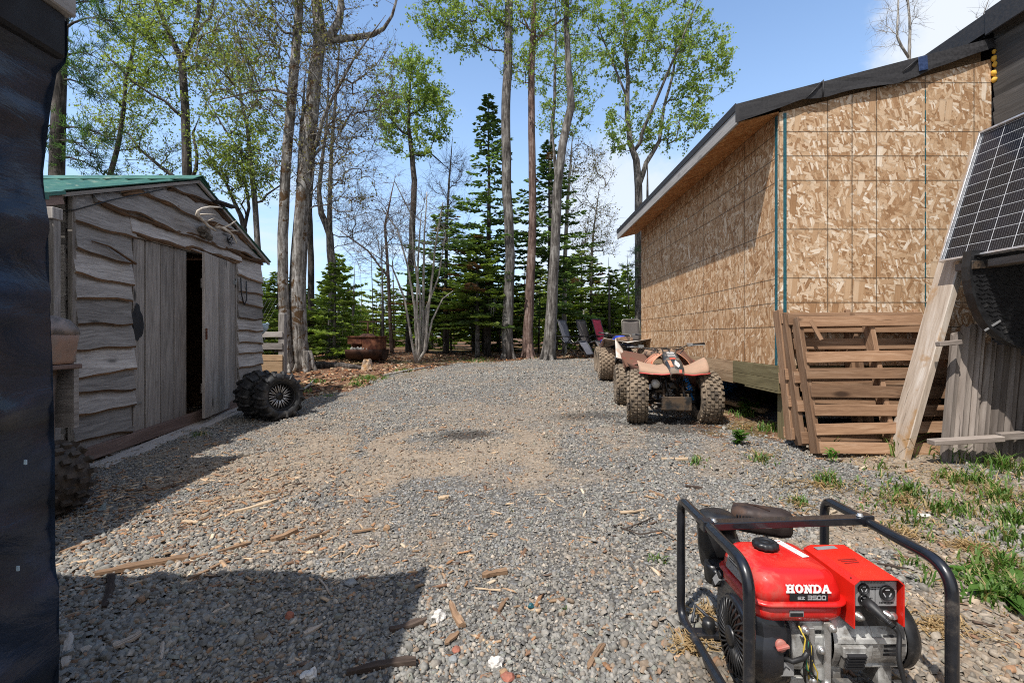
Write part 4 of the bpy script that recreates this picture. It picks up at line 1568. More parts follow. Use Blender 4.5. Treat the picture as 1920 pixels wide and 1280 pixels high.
# the big mossy pair beside the shed
Y = 9.4
grow_tree('mossy_tree', 'slimmer mossy grey trunk right behind the fence post, beside the thickest trunk', [TP(Y, (541, 692, 34), (531, 560, 25), (530, 440, 25), (537, 300, 24), (550, 150, 23), (560, 30, 20), (568, -120, 16), (572, -300, 9)),
           TB(Y, (536, 172, 8), (505, 168, 6, .2), (470, 173, 5, .3), (420, 185, 3, .5))],
          [CR(Y, 520, 40, 120, 90, 1.6), CR(Y, 440, 110, 110, 120, 1.0), CR(Y, 560, -150, 150, 130, 1.0)], M['bark_moss'], 101, 260, M['leaf'], 4, .055, [(.13, .15, .03), (.25, .27, .07)], 4, low=3.6, twig_len=.5)
grow_tree('mossy_tree', 'thickest tree trunk, shaggy with brown moss, with roots spreading beside the shed and fence', [TP(Y + .15, (572, 694, 52), (560, 640, 42), (560, 520, 36), (565, 400, 33), (578, 280, 34), (590, 150, 33), (600, 70, 30), (590, -40, 24), (583, -200, 16), (580, -380, 8)),
           TB(Y + .15, (600, 82, 22), (618, 72, 20), (636, 40, 18), (640, 8, 15), (632, -60, 12), (640, -200, 7)),
           TB(Y + .15, (610, 78, 17), (660, 72, 15, .1), (700, 66, 12, .15), (720, 55, 9, .2), (735, 30, 7, .2), (746, -10, 5, .2), (760, -80, 3)),
           TB(Y + .15, (588, 300, 11), (604, 225, 9, -.1), (622, 185, 7, -.2), (664, 110, 5, -.3), (700, 60, 3, -.4)),
           TB(Y + .15, (566, 690, 30), (553, 650, 24), (549, 560, 20), (552, 480, 17), (560, 360, 14), (566, 250, 12))],
          [CR(Y, 640, 190, 90, 130, 1.3), CR(Y, 560, 190, 110, 150, .8), CR(Y, 700, 150, 60, 90, .5), CR(Y, 640, 330, 75, 70, .5), CR(Y, 600, -120, 180, 150, 1.2), CR(Y, 570, 40, 150, 60, .8)], M['bark_moss'], 102, 430, M['leaf'], 2, .05, BUD, 5, low=2.2, twig_len=.5)

Y = 11.5
grow_tree('aspen_tree', 'dark forked aspen rising behind the ridge of the shed roof', [TP(Y, (352, 660, 26), (355, 400, 22), (350, 300, 21), (347, 200, 18), (341, 112, 16), (315, 60, 12), (291, 0, 10), (280, -120, 6)),
           TB(Y, (342, 112, 14), (362, 70, 11), (373, 20, 9), (372, -60, 6), (380, -160, 3)), TB(Y, (366, 60, 7), (395, 35, 6), (402, -10, 5), (410, -80, 3)),
           TB(Y, (345, 225, 7), (310, 190, 6, -.2), (285, 178, 5, -.3), (250, 155, 4, -.4), (215, 120, 3, -.5)), TB(Y, (366, 345, 9), (370, 290, 7), (362, 250, 6), (366, 240, 3))],
          [CR(Y, 330, 40, 110, 100, 1.5), CR(Y, 300, 160, 90, 60, .5), CR(Y, 250, 90, 60, 90, .5), CR(Y, 410, 120, 60, 90, .6), CR(Y, 330, -130, 140, 110, 1)], M['bark_dark'], 103, 300, M['leaf'], 7, .06, ASPEN_Y, 4, low=4.2)
Y = 12.5
grow_tree('aspen_tree', 'thin leaning young aspen behind the shed, between the pine and the forked aspen', [TP(Y, (190, 660, 16), (206, 330, 12), (224, 262, 10), (232, 205, 9), (236, 150, 7), (250, 90, 5), (262, 20, 3))],
          [CR(Y, 240, 130, 70, 110, 1), CR(Y, 225, 230, 60, 60, .5), CR(Y, 262, 40, 60, 70, .5)], M['bark_dark'], 104, 190, M['leaf'], 7, .055, ASPEN_Y, 4, low=4.2)
grow_tree('leaning_tree', 'bare tree with a long sagging bough reaching over the shed roof behind the leaning aspen', [TP(Y + .6, (345, 660, 14), (345, 345, 10), (300, 312, 8), (262, 280, 6), (240, 250, 5), (200, 235, 3))],
          [CR(Y + .6, 290, 290, 60, 40, 1), CR(Y + .6, 210, 240, 80, 40, .6)], M['bark_grey'], 105, 90, M['leaf'], 4, .05, ASPEN_Y, 4, low=3.2)
Y = 11
grow_tree('aspen_tree', 'slim young aspen with wide open boughs just above the right end of the shed roof', [TP(Y, (487, 680, 17), (484, 470, 14), (478, 380, 13), (470, 305, 11), (464, 240, 9), (452, 190, 7), (445, 120, 5), (440, 60, 3)), TB(Y, (482, 390, 6), (500, 365, 5, .1), (530, 345, 3, .2)), TB(Y, (470, 310, 6), (430, 255, 5, -.1), (405, 215, 3, -.2))],
          [CR(Y, 460, 170, 70, 90, 1), CR(Y, 420, 260, 60, 60, .6), CR(Y, 500, 270, 45, 80, .6), CR(Y, 505, 345, 35, 35, .3)], M['bark_grey'], 106, 210, M['leaf'], 7, .055, ASPEN_Y, 4, low=2.6)
grow_tree('aspen_tree', 'small twin-stemmed aspen leaning left behind the antlers on the shed', [TP(Y + .5, (462, 680, 17), (458, 430, 13), (452, 405, 12), (440, 380, 9), (425, 345, 7), (400, 310, 5), (380, 270, 3)), TB(Y + .5, (458, 425, 9), (467, 390, 7), (460, 340, 6), (452, 290, 3))],
          [CR(Y, 420, 310, 55, 60, 1), CR(Y, 455, 330, 40, 60, .6)], M['bark_dark'], 107, 130, M['leaf'], 6, .055, ASPEN_Y, 4, low=2.2)
Y = 13
grow_tree('bare_tree', 'bare slender tree with a hooked lower trunk, right behind the thick mossy trunk', [TP(Y, (622, 680, 24), (623, 500, 21), (618, 440, 18), (602, 400, 15), (598, 360, 12), (604, 300, 9), (612, 240, 6), (616, 150, 4)), TB(Y, (618, 430, 14), (618, 360, 11), (622, 280, 9), (628, 200, 7), (634, 120, 5), (640, 30, 3))],
          [CR(Y, 625, 230, 70, 130, 1), CR(Y, 665, 400, 60, 70, .7), CR(Y, 690, 270, 40, 80, .5), CR(Y, 580, 300, 50, 100, .6)], M['bark_grey'], 108, 260, None, twigs=7, low=2.4, twig_len=.6, tip=.004)
grow_tree('bare_tree', 'dark straight bare trunk in the gap between the thick mossy trunk and the young fir', [TP(Y + 1.5, (584, 670, 19), (583, 500, 16), (580, 380, 14), (590, 250, 10), (600, 120, 6))],
          [CR(Y, 600, 200, 60, 120, 1)], M['bark_dark'], 109, 110, None, twigs=5, low=5)
Y = 16
grow_tree('aspen_tree', 'aspen with a separate rounded airy crown standing alone left of the tall spruce', [TP(Y, (766, 668, 20), (768, 560, 17), (772, 460, 16), (777, 340, 14), (772, 290, 12), (766, 235, 9), (768, 170, 6), (772, 110, 3)), TB(Y, (766, 260, 6), (742, 235, 5), (718, 200, 3)), TB(Y, (777, 300, 5), (805, 285, 4, .2), (822, 300, 3, .3))],
          [CR(Y, 772, 165, 60, 70, 1.6), CR(Y, 735, 215, 40, 55, .7), CR(Y, 812, 215, 36, 60, .7), CR(Y, 770, 270, 60, 30, .5)], M['bark_dark'], 110, 260, M['leaf'], 9, .075, ASPEN, 4, low=6, tip=.005)
Y = 12.3
grow_tree('poplar_tree', 'tall straight dark poplar trunk, leftmost of the three at the back of the yard', [TP(Y, (953, 672, 36), (951, 620, 27), (957, 480, 23), (950, 350, 23), (948, 220, 22), (953, 100, 21), (954, 0, 19), (955, -160, 12), (955, -300, 6)), TB(Y, (950, 55, 6), (915, 20, 5), (880, -10, 4), (820, -20, 3)), TB(Y, (955, 10, 5), (905, -35, 4), (840, -45, 3))],
          [CR(Y, 870, 35, 95, 50, 1.2, 60), CR(Y, 825, 10, 50, 50, .5), CR(Y, 950, -160, 150, 130, 1), CR(Y, 880, 70, 60, 40, .3)], M['bark_grey'], 111, 210, M['leaf'], 8, .065, ASPEN, 4, low=7.3)
grow_tree('poplar_tree', 'tall poplar with a reddish lower trunk, middle of the three tall trunks at the back', [TP(Y + .2, (990, 670, 36), (990, 620, 24), (994, 530, 22), (999, 420, 19), (997, 250, 17), (996, 130, 16), (1001, 40, 14), (1003, -80, 9), (1004, -250, 4)), TB(Y, (1000, 85, 7), (1020, 60, 6), (1050, 40, 4)), TB(Y, (998, 70, 6), (985, 40, 4), (970, 10, 3))],
          [CR(Y, 1000, 20, 80, 60, 1), CR(Y, 1010, -130, 130, 100, 1), CR(Y, 975, 120, 40, 50, .3)], M['bark_red'], 112, 170, M['leaf'], 7, .065, ASPEN, 4, low=7)
grow_tree('poplar_tree', 'tall grey poplar trunk with a kink, rightmost of the three tall trunks beside the loungers', [TP(Y - .3, (1028, 670, 40), (1033, 600, 28), (1040, 480, 24), (1045, 350, 22), (1055, 270, 20), (1071, 200, 19), (1066, 130, 15), (1062, 40, 13), (1064, -80, 9), (1060, -230, 4)), TB(Y, (1045, 350, 10), (1040, 300, 8), (1035, 240, 3))],
          [CR(Y, 1060, 20, 60, 60, .5), CR(Y, 1070, -130, 120, 110, 1)], M['bark_grey'], 113, 120, M['leaf'], 7, .065, ASPEN, 4, low=7.5)
Y = 15.5
grow_tree('aspen_tree', 'leafy forked aspen rising over the far end of the strand-board building', [TP(Y, (1199, 668, 25), (1198, 500, 20), (1197, 350, 19), (1193, 300, 17), (1182, 270, 14), (1176, 215, 12), (1177, 150, 10), (1172, 60, 7), (1160, -40, 4)),
           TB(Y, (1199, 350, 13), (1212, 305, 11), (1236, 265, 9, .2), (1245, 200, 7, .3), (1262, 140, 6, .4), (1270, 60, 3, .5)), TB(Y, (1196, 290, 9), (1205, 245, 8, -.2), (1240, 165, 6, -.4), (1275, 85, 5, -.5), (1300, 20, 3, -.6)), TB(Y, (1178, 190, 6), (1150, 120, 5), (1125, 60, 3))],
          [CR(Y, 1240, 70, 100, 90, 1.6), CR(Y, 1320, 120, 55, 80, .9), CR(Y, 1155, 60, 70, 90, 1), CR(Y, 1290, 215, 50, 50, .5), CR(Y, 1180, 240, 45, 70, .5), CR(Y, 1230, 250, 40, 40, .3), CR(Y, 1220, -60, 130, 70, .7)], M['bark_grey'], 114, 420, M['leaf'], 10, .075, ASPEN, 4, low=5.8, tip=.005)
grow_tree('aspen_tree', 'pale leafy aspen further back between the middle and right tall poplar trunks', [TP(Y + 3, (1032, 668, 17), (1032, 300, 10), (1040, 180, 8), (1042, 80, 5), (1042, 0, 3))],
          [CR(Y + 3, 1040, 120, 55, 90, 1), CR(Y + 3, 1060, 220, 50, 40, .5), CR(Y + 3, 1100, 140, 45, 80, .6)], M['bark_grey'], 115, 200, M['leaf'], 8, .075, ASPEN, 4, low=6.5)
grow_tree('grey_tree', 'thin pale grey trunk right behind the two grey loungers', [TP(14.6, (1058, 668, 14), (1058, 560, 11), (1060, 470, 10), (1064, 380, 8), (1070, 300, 5))],
          [CR(14.6, 1080, 310, 50, 60, 1), CR(14.6, 1100, 420, 45, 60, .8)], M['bark_pale'], 116, 110, M['leaf'], 3, .05, BUD, 4, low=2.5)
Y = 17
grow_tree('bare_tree', 'bare grey tree with fine twigs left of the tall spruce', [TP(Y, (835, 668, 10), (838, 420, 7), (842, 340, 5), (846, 290, 3))], [CR(Y, 845, 340, 50, 70, 1), CR(Y, 830, 420, 50, 60, .5)], M['bark_grey'], 117, 130, None, twigs=7, low=3.5, twig_len=.6)
grow_tree('bare_tree', 'bare pinkish tree with fine twigs left of the solitary rounded aspen', [TP(Y - 2, (735, 668, 12), (728, 520, 8), (722, 420, 6), (735, 360, 3)), TB(Y - 2, (727, 520, 5), (690, 470, 4), (655, 445, 3))], [CR(Y - 2, 700, 430, 60, 70, 1), CR(Y - 2, 745, 400, 40, 80, .6)], M['bark_red'], 118, 150, None, twigs=7, low=1.6, twig_len=.6)
grow_tree('bare_tree', 'sparse twiggy tree with pale new leaves beside the far corner of the strand-board building', [TP(Y, (1108, 668, 9), (1108, 520, 7), (1112, 440, 5), (1120, 380, 3))], [CR(Y, 1115, 440, 45, 60, 1), CR(Y, 1100, 330, 50, 60, .8)], M['bark_grey'], 119, 150, M['leaf'], 2, .05, [(.25, .17, .1), (.3, .3, .12)], 6, low=2.6)
grow_tree('bare_tree', 'leafless birch standing up behind the sloping roof of the addition', [TP(14, (1706, 660, 9), (1705, 110, 7), (1706, 60, 6), (1702, -10, 4), (1700, -80, 2)), TB(14, (1698, 105, 6), (1682, 70, 5), (1684, 20, 4), (1684, -30, 3))], [CR(14, 1690, 30, 45, 60, 1), CR(14, 1665, 70, 28, 25, .35)], M['bark_pale'], 120, 46, None, twigs=5, low=8.3, twig_len=.5)
grow_tree('bare_tree', 'leafless twiggy treetop just above the corner where both roofs meet', [TP(14, (1838, 660, 7), (1836, 130, 4), (1834, 60, 3), (1850, 10, 2))], [CR(14, 1832, 60, 22, 45, 1), CR(14, 1860, 45, 20, 14, .4)], M['bark_grey'], 121, 30, None, twigs=4, low=8.2, twig_len=.4)


def build_clump():
    """pale stems of a bare bush fanning out from one stool"""
    Y = 11.2
    b = at(786, 668, Y); b.z = float(gnd(b.x, b.y)) - .03
    stems = [[(782, 668, 6), (778, 580, 5), (765, 500, 4), (745, 430, 3), (715, 390, 2)], [(785, 668, 7), (788, 560, 5), (776, 480, 4), (770, 400, 3), (740, 340, 1.5)], [(790, 668, 7), (794, 540, 5), (796, 440, 3.5), (800, 360, 2)],
             [(794, 668, 7), (806, 560, 5), (815, 470, 4), (830, 380, 2)], [(780, 668, 6), (758, 560, 4.5), (735, 500, 3), (690, 470, 1.5)], [(796, 668, 6), (798, 580, 5), (822, 520, 3), (836, 440, 1.5)], [(788, 668, 6), (782, 590, 5), (783, 500, 4), (790, 400, 2)],
             [(792, 668, 5), (810, 600, 4), (830, 560, 3), (850, 545, 1.5)]]
    tr = []
    for i, s in enumerate(stems):
        tr.append([(at(px, py, Y + (i % 3 - 1) * .12 * k), w * Y / F / 2) for k, (px, py, w) in enumerate(s)])
        tr[-1][0] = (V((tr[-1][0][0].x, Y + (i % 3 - 1) * .05, b.z)), tr[-1][0][1])
    grow_tree('bare_bush', 'leafless clump of pale grey stems fanning out at the edge of the gravel', tr, [CR(Y, 740, 450, 60, 70, 1), CR(Y, 800, 430, 50, 80, 1), CR(Y, 700, 480, 50, 40, .5)], M['bark_pale'], 131, 130, None, twigs=5, low=1.3, twig_len=.45, cat='bush', side_n=6)


build_clump()


# ---- conifers
def conifer_mesh(h, spread, seed, dens=1.0, bare=.12, droop=.25, cols=((.018, .045, .016), (.05, .105, .028)), needle=.055, sparse=0.0, dead=.0):
    """returns trunk MB and crown arrays for a spruce or fir standing at the origin"""
    rs = np.random.RandomState(seed)
    rg = random.Random(seed)
    mb = MB(seed)
    r0 = .009 * h + .012
    pts = [(math.sin(z * 1.1 + seed) * .02 * (z / h), math.cos(z * .9) * .02 * (z / h), z) for z in np.linspace(-.05, h, 14)]
    mb.tube(pts, [max(r0 * (1 - z[2] / h) ** .85, .006) for z in pts], 8)
    Q, C = [], []
    z = bare * h
    step = .19
    br = []
    while z < h * .985:
        u = (z - bare * h) / (h * (1 - bare))
        L0 = spread * (1 - u) ** .82 * (.72 + .28 * min(1, u * 4))
        nb = int(rg.choice((5, 6, 7)) * dens) if L0 > .2 else 4
        a0 = rg.random() * 6.28
        for k in range(nb):
            if rg.random() < sparse: continue
            br.append((z + rg.uniform(-.10, .10), a0 + 6.283 * k / nb + rg.uniform(-.45, .45), L0 * rg.choice((.45, .7, .85, 1.0, 1.1, 1.25)) * rg.uniform(.85, 1.1)))
        z += step * (.75 + .5 * rg.random()) * (1 if u < .7 else .7)
    for (z, a, L) in br:
        u = z / h
        d = np.array((math.cos(a), math.sin(a), 0))
        slope = .55 * (u - .45) + rg.uniform(-.08, .08)
        n = max(3, int(L / .085))
        side = np.array((-d[1], d[0], 0))
        P = []
        for i in range(n + 1):
            t = i / n
            P.append(np.array((0, 0, z)) + d * L * t + np.array((0, 0, L * (slope * t - droop * t * t * (1 - u * .6) + .22 * t ** 3))))
        mb.tube([V(p) for p in (P[0], P[n // 2], P[-1])], [.006 + .006 * L, .004 + .003 * L, .002], 3, caps=False)
        dd = rg.random() < dead
        shade = .7 + .6 * rg.random()
        for i in range(1 if L < .3 else 2, n + 1):
            t = i / n
            p = P[i]
            tl = (.10 + .30 * L * (1 - t) ** .8 * min(1, t * 2.4)) * rg.uniform(.7, 1.2)
            for sgn in (-1, 1, 0) if i == n else (-1, 1):
                if t < .18 and rg.random() < .6: continue
                fw = d * rg.uniform(.55, .85) + side * sgn * .8 + np.array((0, 0, rg.uniform(-.22, .18)))
                fw = fw / np.linalg.norm(fw)
                m = max(1, int(tl / .10))
                for j in range(m):
                    q0 = p + fw * tl * j / m
                    q1 = p + fw * tl * (j + 1.25) / m
                    w = needle * rg.uniform(.75, 1.3)
                    for rot in range(2):
                        cr = np.cross(fw, (0, 0, 1)) if rot == 0 else np.array((0, 0, 1.0))
                        cr = cr / (np.linalg.norm(cr) + 1e-6) + rs.randn(3) * .25
                        mid = (q0 + q1) / 2 + rs.randn(3) * .012
                        Q.append((q0, mid + cr * w * .5, q1, mid - cr * w * .5))
                        k = rg.random()
                        tipf = .35 * t + .65 * j / max(m, 1)
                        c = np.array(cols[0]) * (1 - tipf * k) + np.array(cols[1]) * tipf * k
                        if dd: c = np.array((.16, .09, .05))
                        C.append(c * shade * (.8 + .4 * rg.random()))
    return mb, np.array(Q), np.array(C)


CONIFER = {}


def conifer(key, name, label, px, py_top, Y, group=None, width_px=None, lean=0.0, rot=0.0, h0=None, base_px=None):
    """place a copy of one of the grown conifers so that its height and spread agree with the photo"""
    x = ((base_px or px) - CX) / F * Y
    z0 = float(gnd(x, Y)) - .03
    top = EYE - (py_top - HY) / F * Y
    h = top - z0
    tm, cm, ch, cs, bark = CONIFER[key]
    s = h / ch
    w = s if width_px is None else (width_px * Y / F / 2) / cs
    root = thing(name, label, 'tree', (x, Y, z0), (0, R(lean), rot), group)
    for nm, me in (('trunk', tm), ('crown', cm)):
        o = bpy.data.objects.new(nm, me)
        o.scale = (w, w, s)
        link(o, root)
    return root


def make_conifer(key, h, spread, seed, bark, **kw):
    mb, Q, C = conifer_mesh(h, spread, seed, **kw)
    to = mb.build('trunk', bark)
    co = np_mesh('crown', Q.reshape(-1, 3), np.arange(len(Q) * 4).reshape(-1, 4), M['needle'], color=C)
    CONIFER[key] = (to.data, co.data, h, spread, bark)
    bpy.data.objects.remove(to); bpy.data.objects.remove(co)


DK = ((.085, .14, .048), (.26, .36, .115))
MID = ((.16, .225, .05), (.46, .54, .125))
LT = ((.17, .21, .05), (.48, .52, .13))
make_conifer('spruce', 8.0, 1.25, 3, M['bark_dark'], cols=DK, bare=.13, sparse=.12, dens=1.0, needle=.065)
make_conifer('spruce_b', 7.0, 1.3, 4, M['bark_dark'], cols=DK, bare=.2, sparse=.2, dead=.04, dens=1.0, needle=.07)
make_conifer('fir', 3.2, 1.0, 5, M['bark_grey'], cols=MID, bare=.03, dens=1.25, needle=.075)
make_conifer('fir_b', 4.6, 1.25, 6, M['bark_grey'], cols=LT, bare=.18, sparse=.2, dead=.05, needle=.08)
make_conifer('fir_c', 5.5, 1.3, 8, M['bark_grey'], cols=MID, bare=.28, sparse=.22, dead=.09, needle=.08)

conifer('spruce', 'spruce_tree', 'tall dark spruce with a ragged pointed top, left of the three tall poplars', 921, 178, 13.4, width_px=205, base_px=914, lean=.4)
conifer('spruce_b', 'spruce_tree', 'second tall dark spruce, behind the middle and right poplar trunks', 1030, 262, 13.8, width_px=215, rot=1)
conifer('spruce_b', 'spruce_tree', 'broad dark spruce filling the gap behind the bare pale-stemmed clump', 836, 385, 14.5, width_px=225, rot=2.2)
conifer('fir', 'fir_tree', 'dense young green fir right of the thick mossy trunk, behind the rusty stove', 627, 492, 12.3, width_px=165, rot=.6)
conifer('fir_b', 'fir_tree', 'pale green pointed fir in the distance right of the rusty stove', 716, 500, 18, width_px=105, rot=1.2)
conifer('fir', 'fir_tree', 'small pointed fir right of the red lounger', 1150, 505, 16.5, width_px=125, rot=2.7)
conifer('fir_c', 'fir_tree', 'fir with drooping boughs behind the loungers', 1090, 470, 17.5, width_px=190, rot=.3)
conifer('fir_c', 'fir_tree', 'leafy-looking green fir in front of the tall spruce, above the wind chime', 895, 440, 12.9, width_px=215, rot=4)
conifer('fir', 'fir_tree', 'low fir behind the fence, between the shed corner and the mossy trunks', 497, 560, 12.0, width_px=130, rot=3.3)
conifer('fir_b', 'fir_tree', 'low green fir showing between the two mossy trunks', 560, 560, 14.0, width_px=110, rot=5)
conifer('fir_b', 'fir_tree', 'narrow fir at the corner of the strand-board building', 1192, 545, 19, width_px=80, rot=5.5)
_rg = random.Random(77)
_n = 0
for row, (Ya, top0, cnt) in enumerate([(15.6, 525, 11), (19, 515, 12), (24, 535, 12), (30, 555, 13), (46, 572, 20)]):
    for k in range(cnt):
        px = 470 + (1215 - 470) * (k + _rg.uniform(.1, .9)) / cnt
        if row < 2 and (655 < px < 735): continue
        tp = top0 + _rg.uniform(-45, 50)
        key = _rg.choice(['fir_b', 'fir_c', 'fir_c', 'fir', 'fir_b']) if row < 4 else _rg.choice(['fir', 'fir_b'])
        conifer(key, 'fir_tree', 'one of the crowded green conifers making up the wood behind the yard', px, tp, Ya + _rg.uniform(-1.2, 1.5), 'conifers of the wood behind', width_px=_rg.uniform(105, 185) * (17 / Ya) ** .5, rot=_rg.random() * 6)
for k in range(12):
    px = 40 + k * 38 + _rg.uniform(-14, 14)
    conifer(_rg.choice(['fir_b', 'fir_c']), 'fir_tree', 'one of the crowded green conifers behind the shed', px, _rg.uniform(520, 590), _rg.uniform(14, 19), 'conifers behind the shed', width_px=130, rot=_rg.random() * 6)


def build_pine(name, label, trunk, boughs, seed, bark, tuft=1.0, cols=((.02, .05, .02), (.075, .135, .04))):
    """white pine: a thick trunk, level boughs, long soft needle tufts"""
    rs = np.random.RandomState(seed)
    rg = random.Random(seed)
    base = trunk[0][0]
    root = thing(name, label, 'tree', base)
    mb = MB(seed)
    mb.tube([p for p, _ in trunk], [r for _, r in trunk], 10)
    Q, C = [], []
    for (p, q, spread) in boughs:
        p, q = V(p), V(q)
        L = (q - p).length
        mid = (p + q) / 2 + V((0, 0, .12 * L))
        pts = [p, (p + mid) / 2 + V((0, 0, .03 * L)), mid, (mid + q) / 2 + V((0, 0, .02 * L)), q]
        mb.tube(pts, [.014 + .012 * L, .010 + .008 * L, .012, .008, .004], 5)
        for k in range(int(40 * tuft * L * (.5 + spread))):
            t = .25 + .75 * rg.random() ** .7
            i = min(int(t * 4), 3); f = t * 4 - i
            c = pts[i].lerp(pts[i + 1], f)
            off = V((rg.gauss(0, 1), rg.gauss(0, 1), rg.gauss(0, .38))) * spread * (1.1 - .5 * t)
            e = c + off
            if off.length > .15: mb.tube([c, c + off * .5 + V((0, 0, .02)), e], [.005, .004, .003], 3, caps=False)
            dirn = (off.normalized() * .6 + (q - p).normalized() * .4 + V((0, 0, .25))).normalized()
            sh = .7 + .6 * rg.random()
            for _ in range(15):
                d = (dirn + V((rg.gauss(0, .55), rg.gauss(0, .55), rg.gauss(0, .5)))).normalized()
                nl = rg.uniform(.08, .15)
                sd = d.orthogonal().normalized() * .0048
                a = e + V((rg.gauss(0, .03), rg.gauss(0, .03), rg.gauss(0, .02)))
                b = a + d * nl
                Q.append((tuple(a - sd), tuple(a + sd), tuple(b + sd * .6), tuple(b - sd * .6)))
                kk = rg.random()
                C.append((np.array(cols[0]) * (1 - kk) + np.array(cols[1]) * kk) * sh)
    mb.build('trunk', bark, root, local=False)
    Q = np.array(Q)
    np_mesh('crown', Q.reshape(-1, 3) - np.array(base), np.arange(len(Q) * 4).reshape(-1, 4), M['needle'], root, color=np.array(C))
    return root


Y = 9.0
build_pine('pine_tree', 'white pine with soft drooping boughs between the black tarp and the shed', TP(Y, (108, 660, 34), (106, 340, 31), (110, 200, 28), (116, 60, 24), (122, -80, 18), (126, -260, 8)),
           [(at(112, 60, Y), at(215, 40, Y - .3), .34), (at(112, 20, Y), at(190, 5, Y + .4), .34), (at(114, 110, Y), at(185, 110, Y - .2), .28), (at(110, 150, Y), at(195, 185, Y - .1), .20), (at(108, 240, Y), at(225, 270, Y + .2), .30), (at(108, 265, Y), at(180, 300, Y - .4), .34),
            (at(106, 295, Y), at(205, 335, Y), .25), (at(106, 230, Y), at(70, 260, Y - .3), .3), (at(114, 60, Y), at(60, 40, Y), .3), (at(118, -30, Y), at(190, -60, Y), .4), (at(110, 130, Y), at(160, 150, Y - .8), .2), (at(120, -60, Y), at(60, -90, Y), .4)], 41, M['bark_dark'])
Y = 15
build_pine('pine_tree', 'pine with two tufted boughs at the far corner of the strand-board building', TP(Y, (1216, 660, 15), (1215, 480, 11), (1214, 420, 8), (1214, 350, 5)),
           [(at(1214, 500, Y), at(1165, 505, Y), .2), (at(1214, 520, Y), at(1170, 528, Y), .18), (at(1214, 470, Y), at(1180, 478, Y), .16), (at(1214, 545, Y), at(1180, 552, Y), .2), (at(1214, 500, Y), at(1260, 510, Y), .2)], 42, M['bark_dark'])


def build_saplings():
    """thin dead lower stems standing in the wood"""
    rg = random.Random(5)
    for k in range(34):
        px = rg.uniform(640, 1190)
        Y = rg.uniform(14, 24)
        x = (px - CX) / F * Y
        b = V((x, Y, float(gnd(x, Y)) - .04))
        hgt = rg.uniform(1.8, 4.5)
        r = rg.uniform(.02, .055)
        mb = MB(900 + k)
        lx = rg.uniform(-.12, .12)
        mb.tube([b, b + V((lx * .4, 0, hgt * .5)), b + V((lx, 0, hgt))], [r, r * .7, .004], 6)
        for j in range(7):
            z = rg.uniform(.4, 1) * hgt
            a = rg.random() * 6.28
            L = rg.uniform(.25, .7)
            p = b + V((lx * z / hgt, 0, z))
            mb.tube([p, p + V((math.cos(a) * L, math.sin(a) * L, rg.uniform(-.15, .1)))], [.007, .003], 3, caps=False)
        o = mb.build('sapling_trunk', rg.choice([M['bark_grey'], M['bark_pale'], M['bark_dark']]), origin=b)
        tag(o, 'one of the thin bare stems standing among the conifers at the back', 'sapling', 'thin bare stems in the wood')


build_saplings()
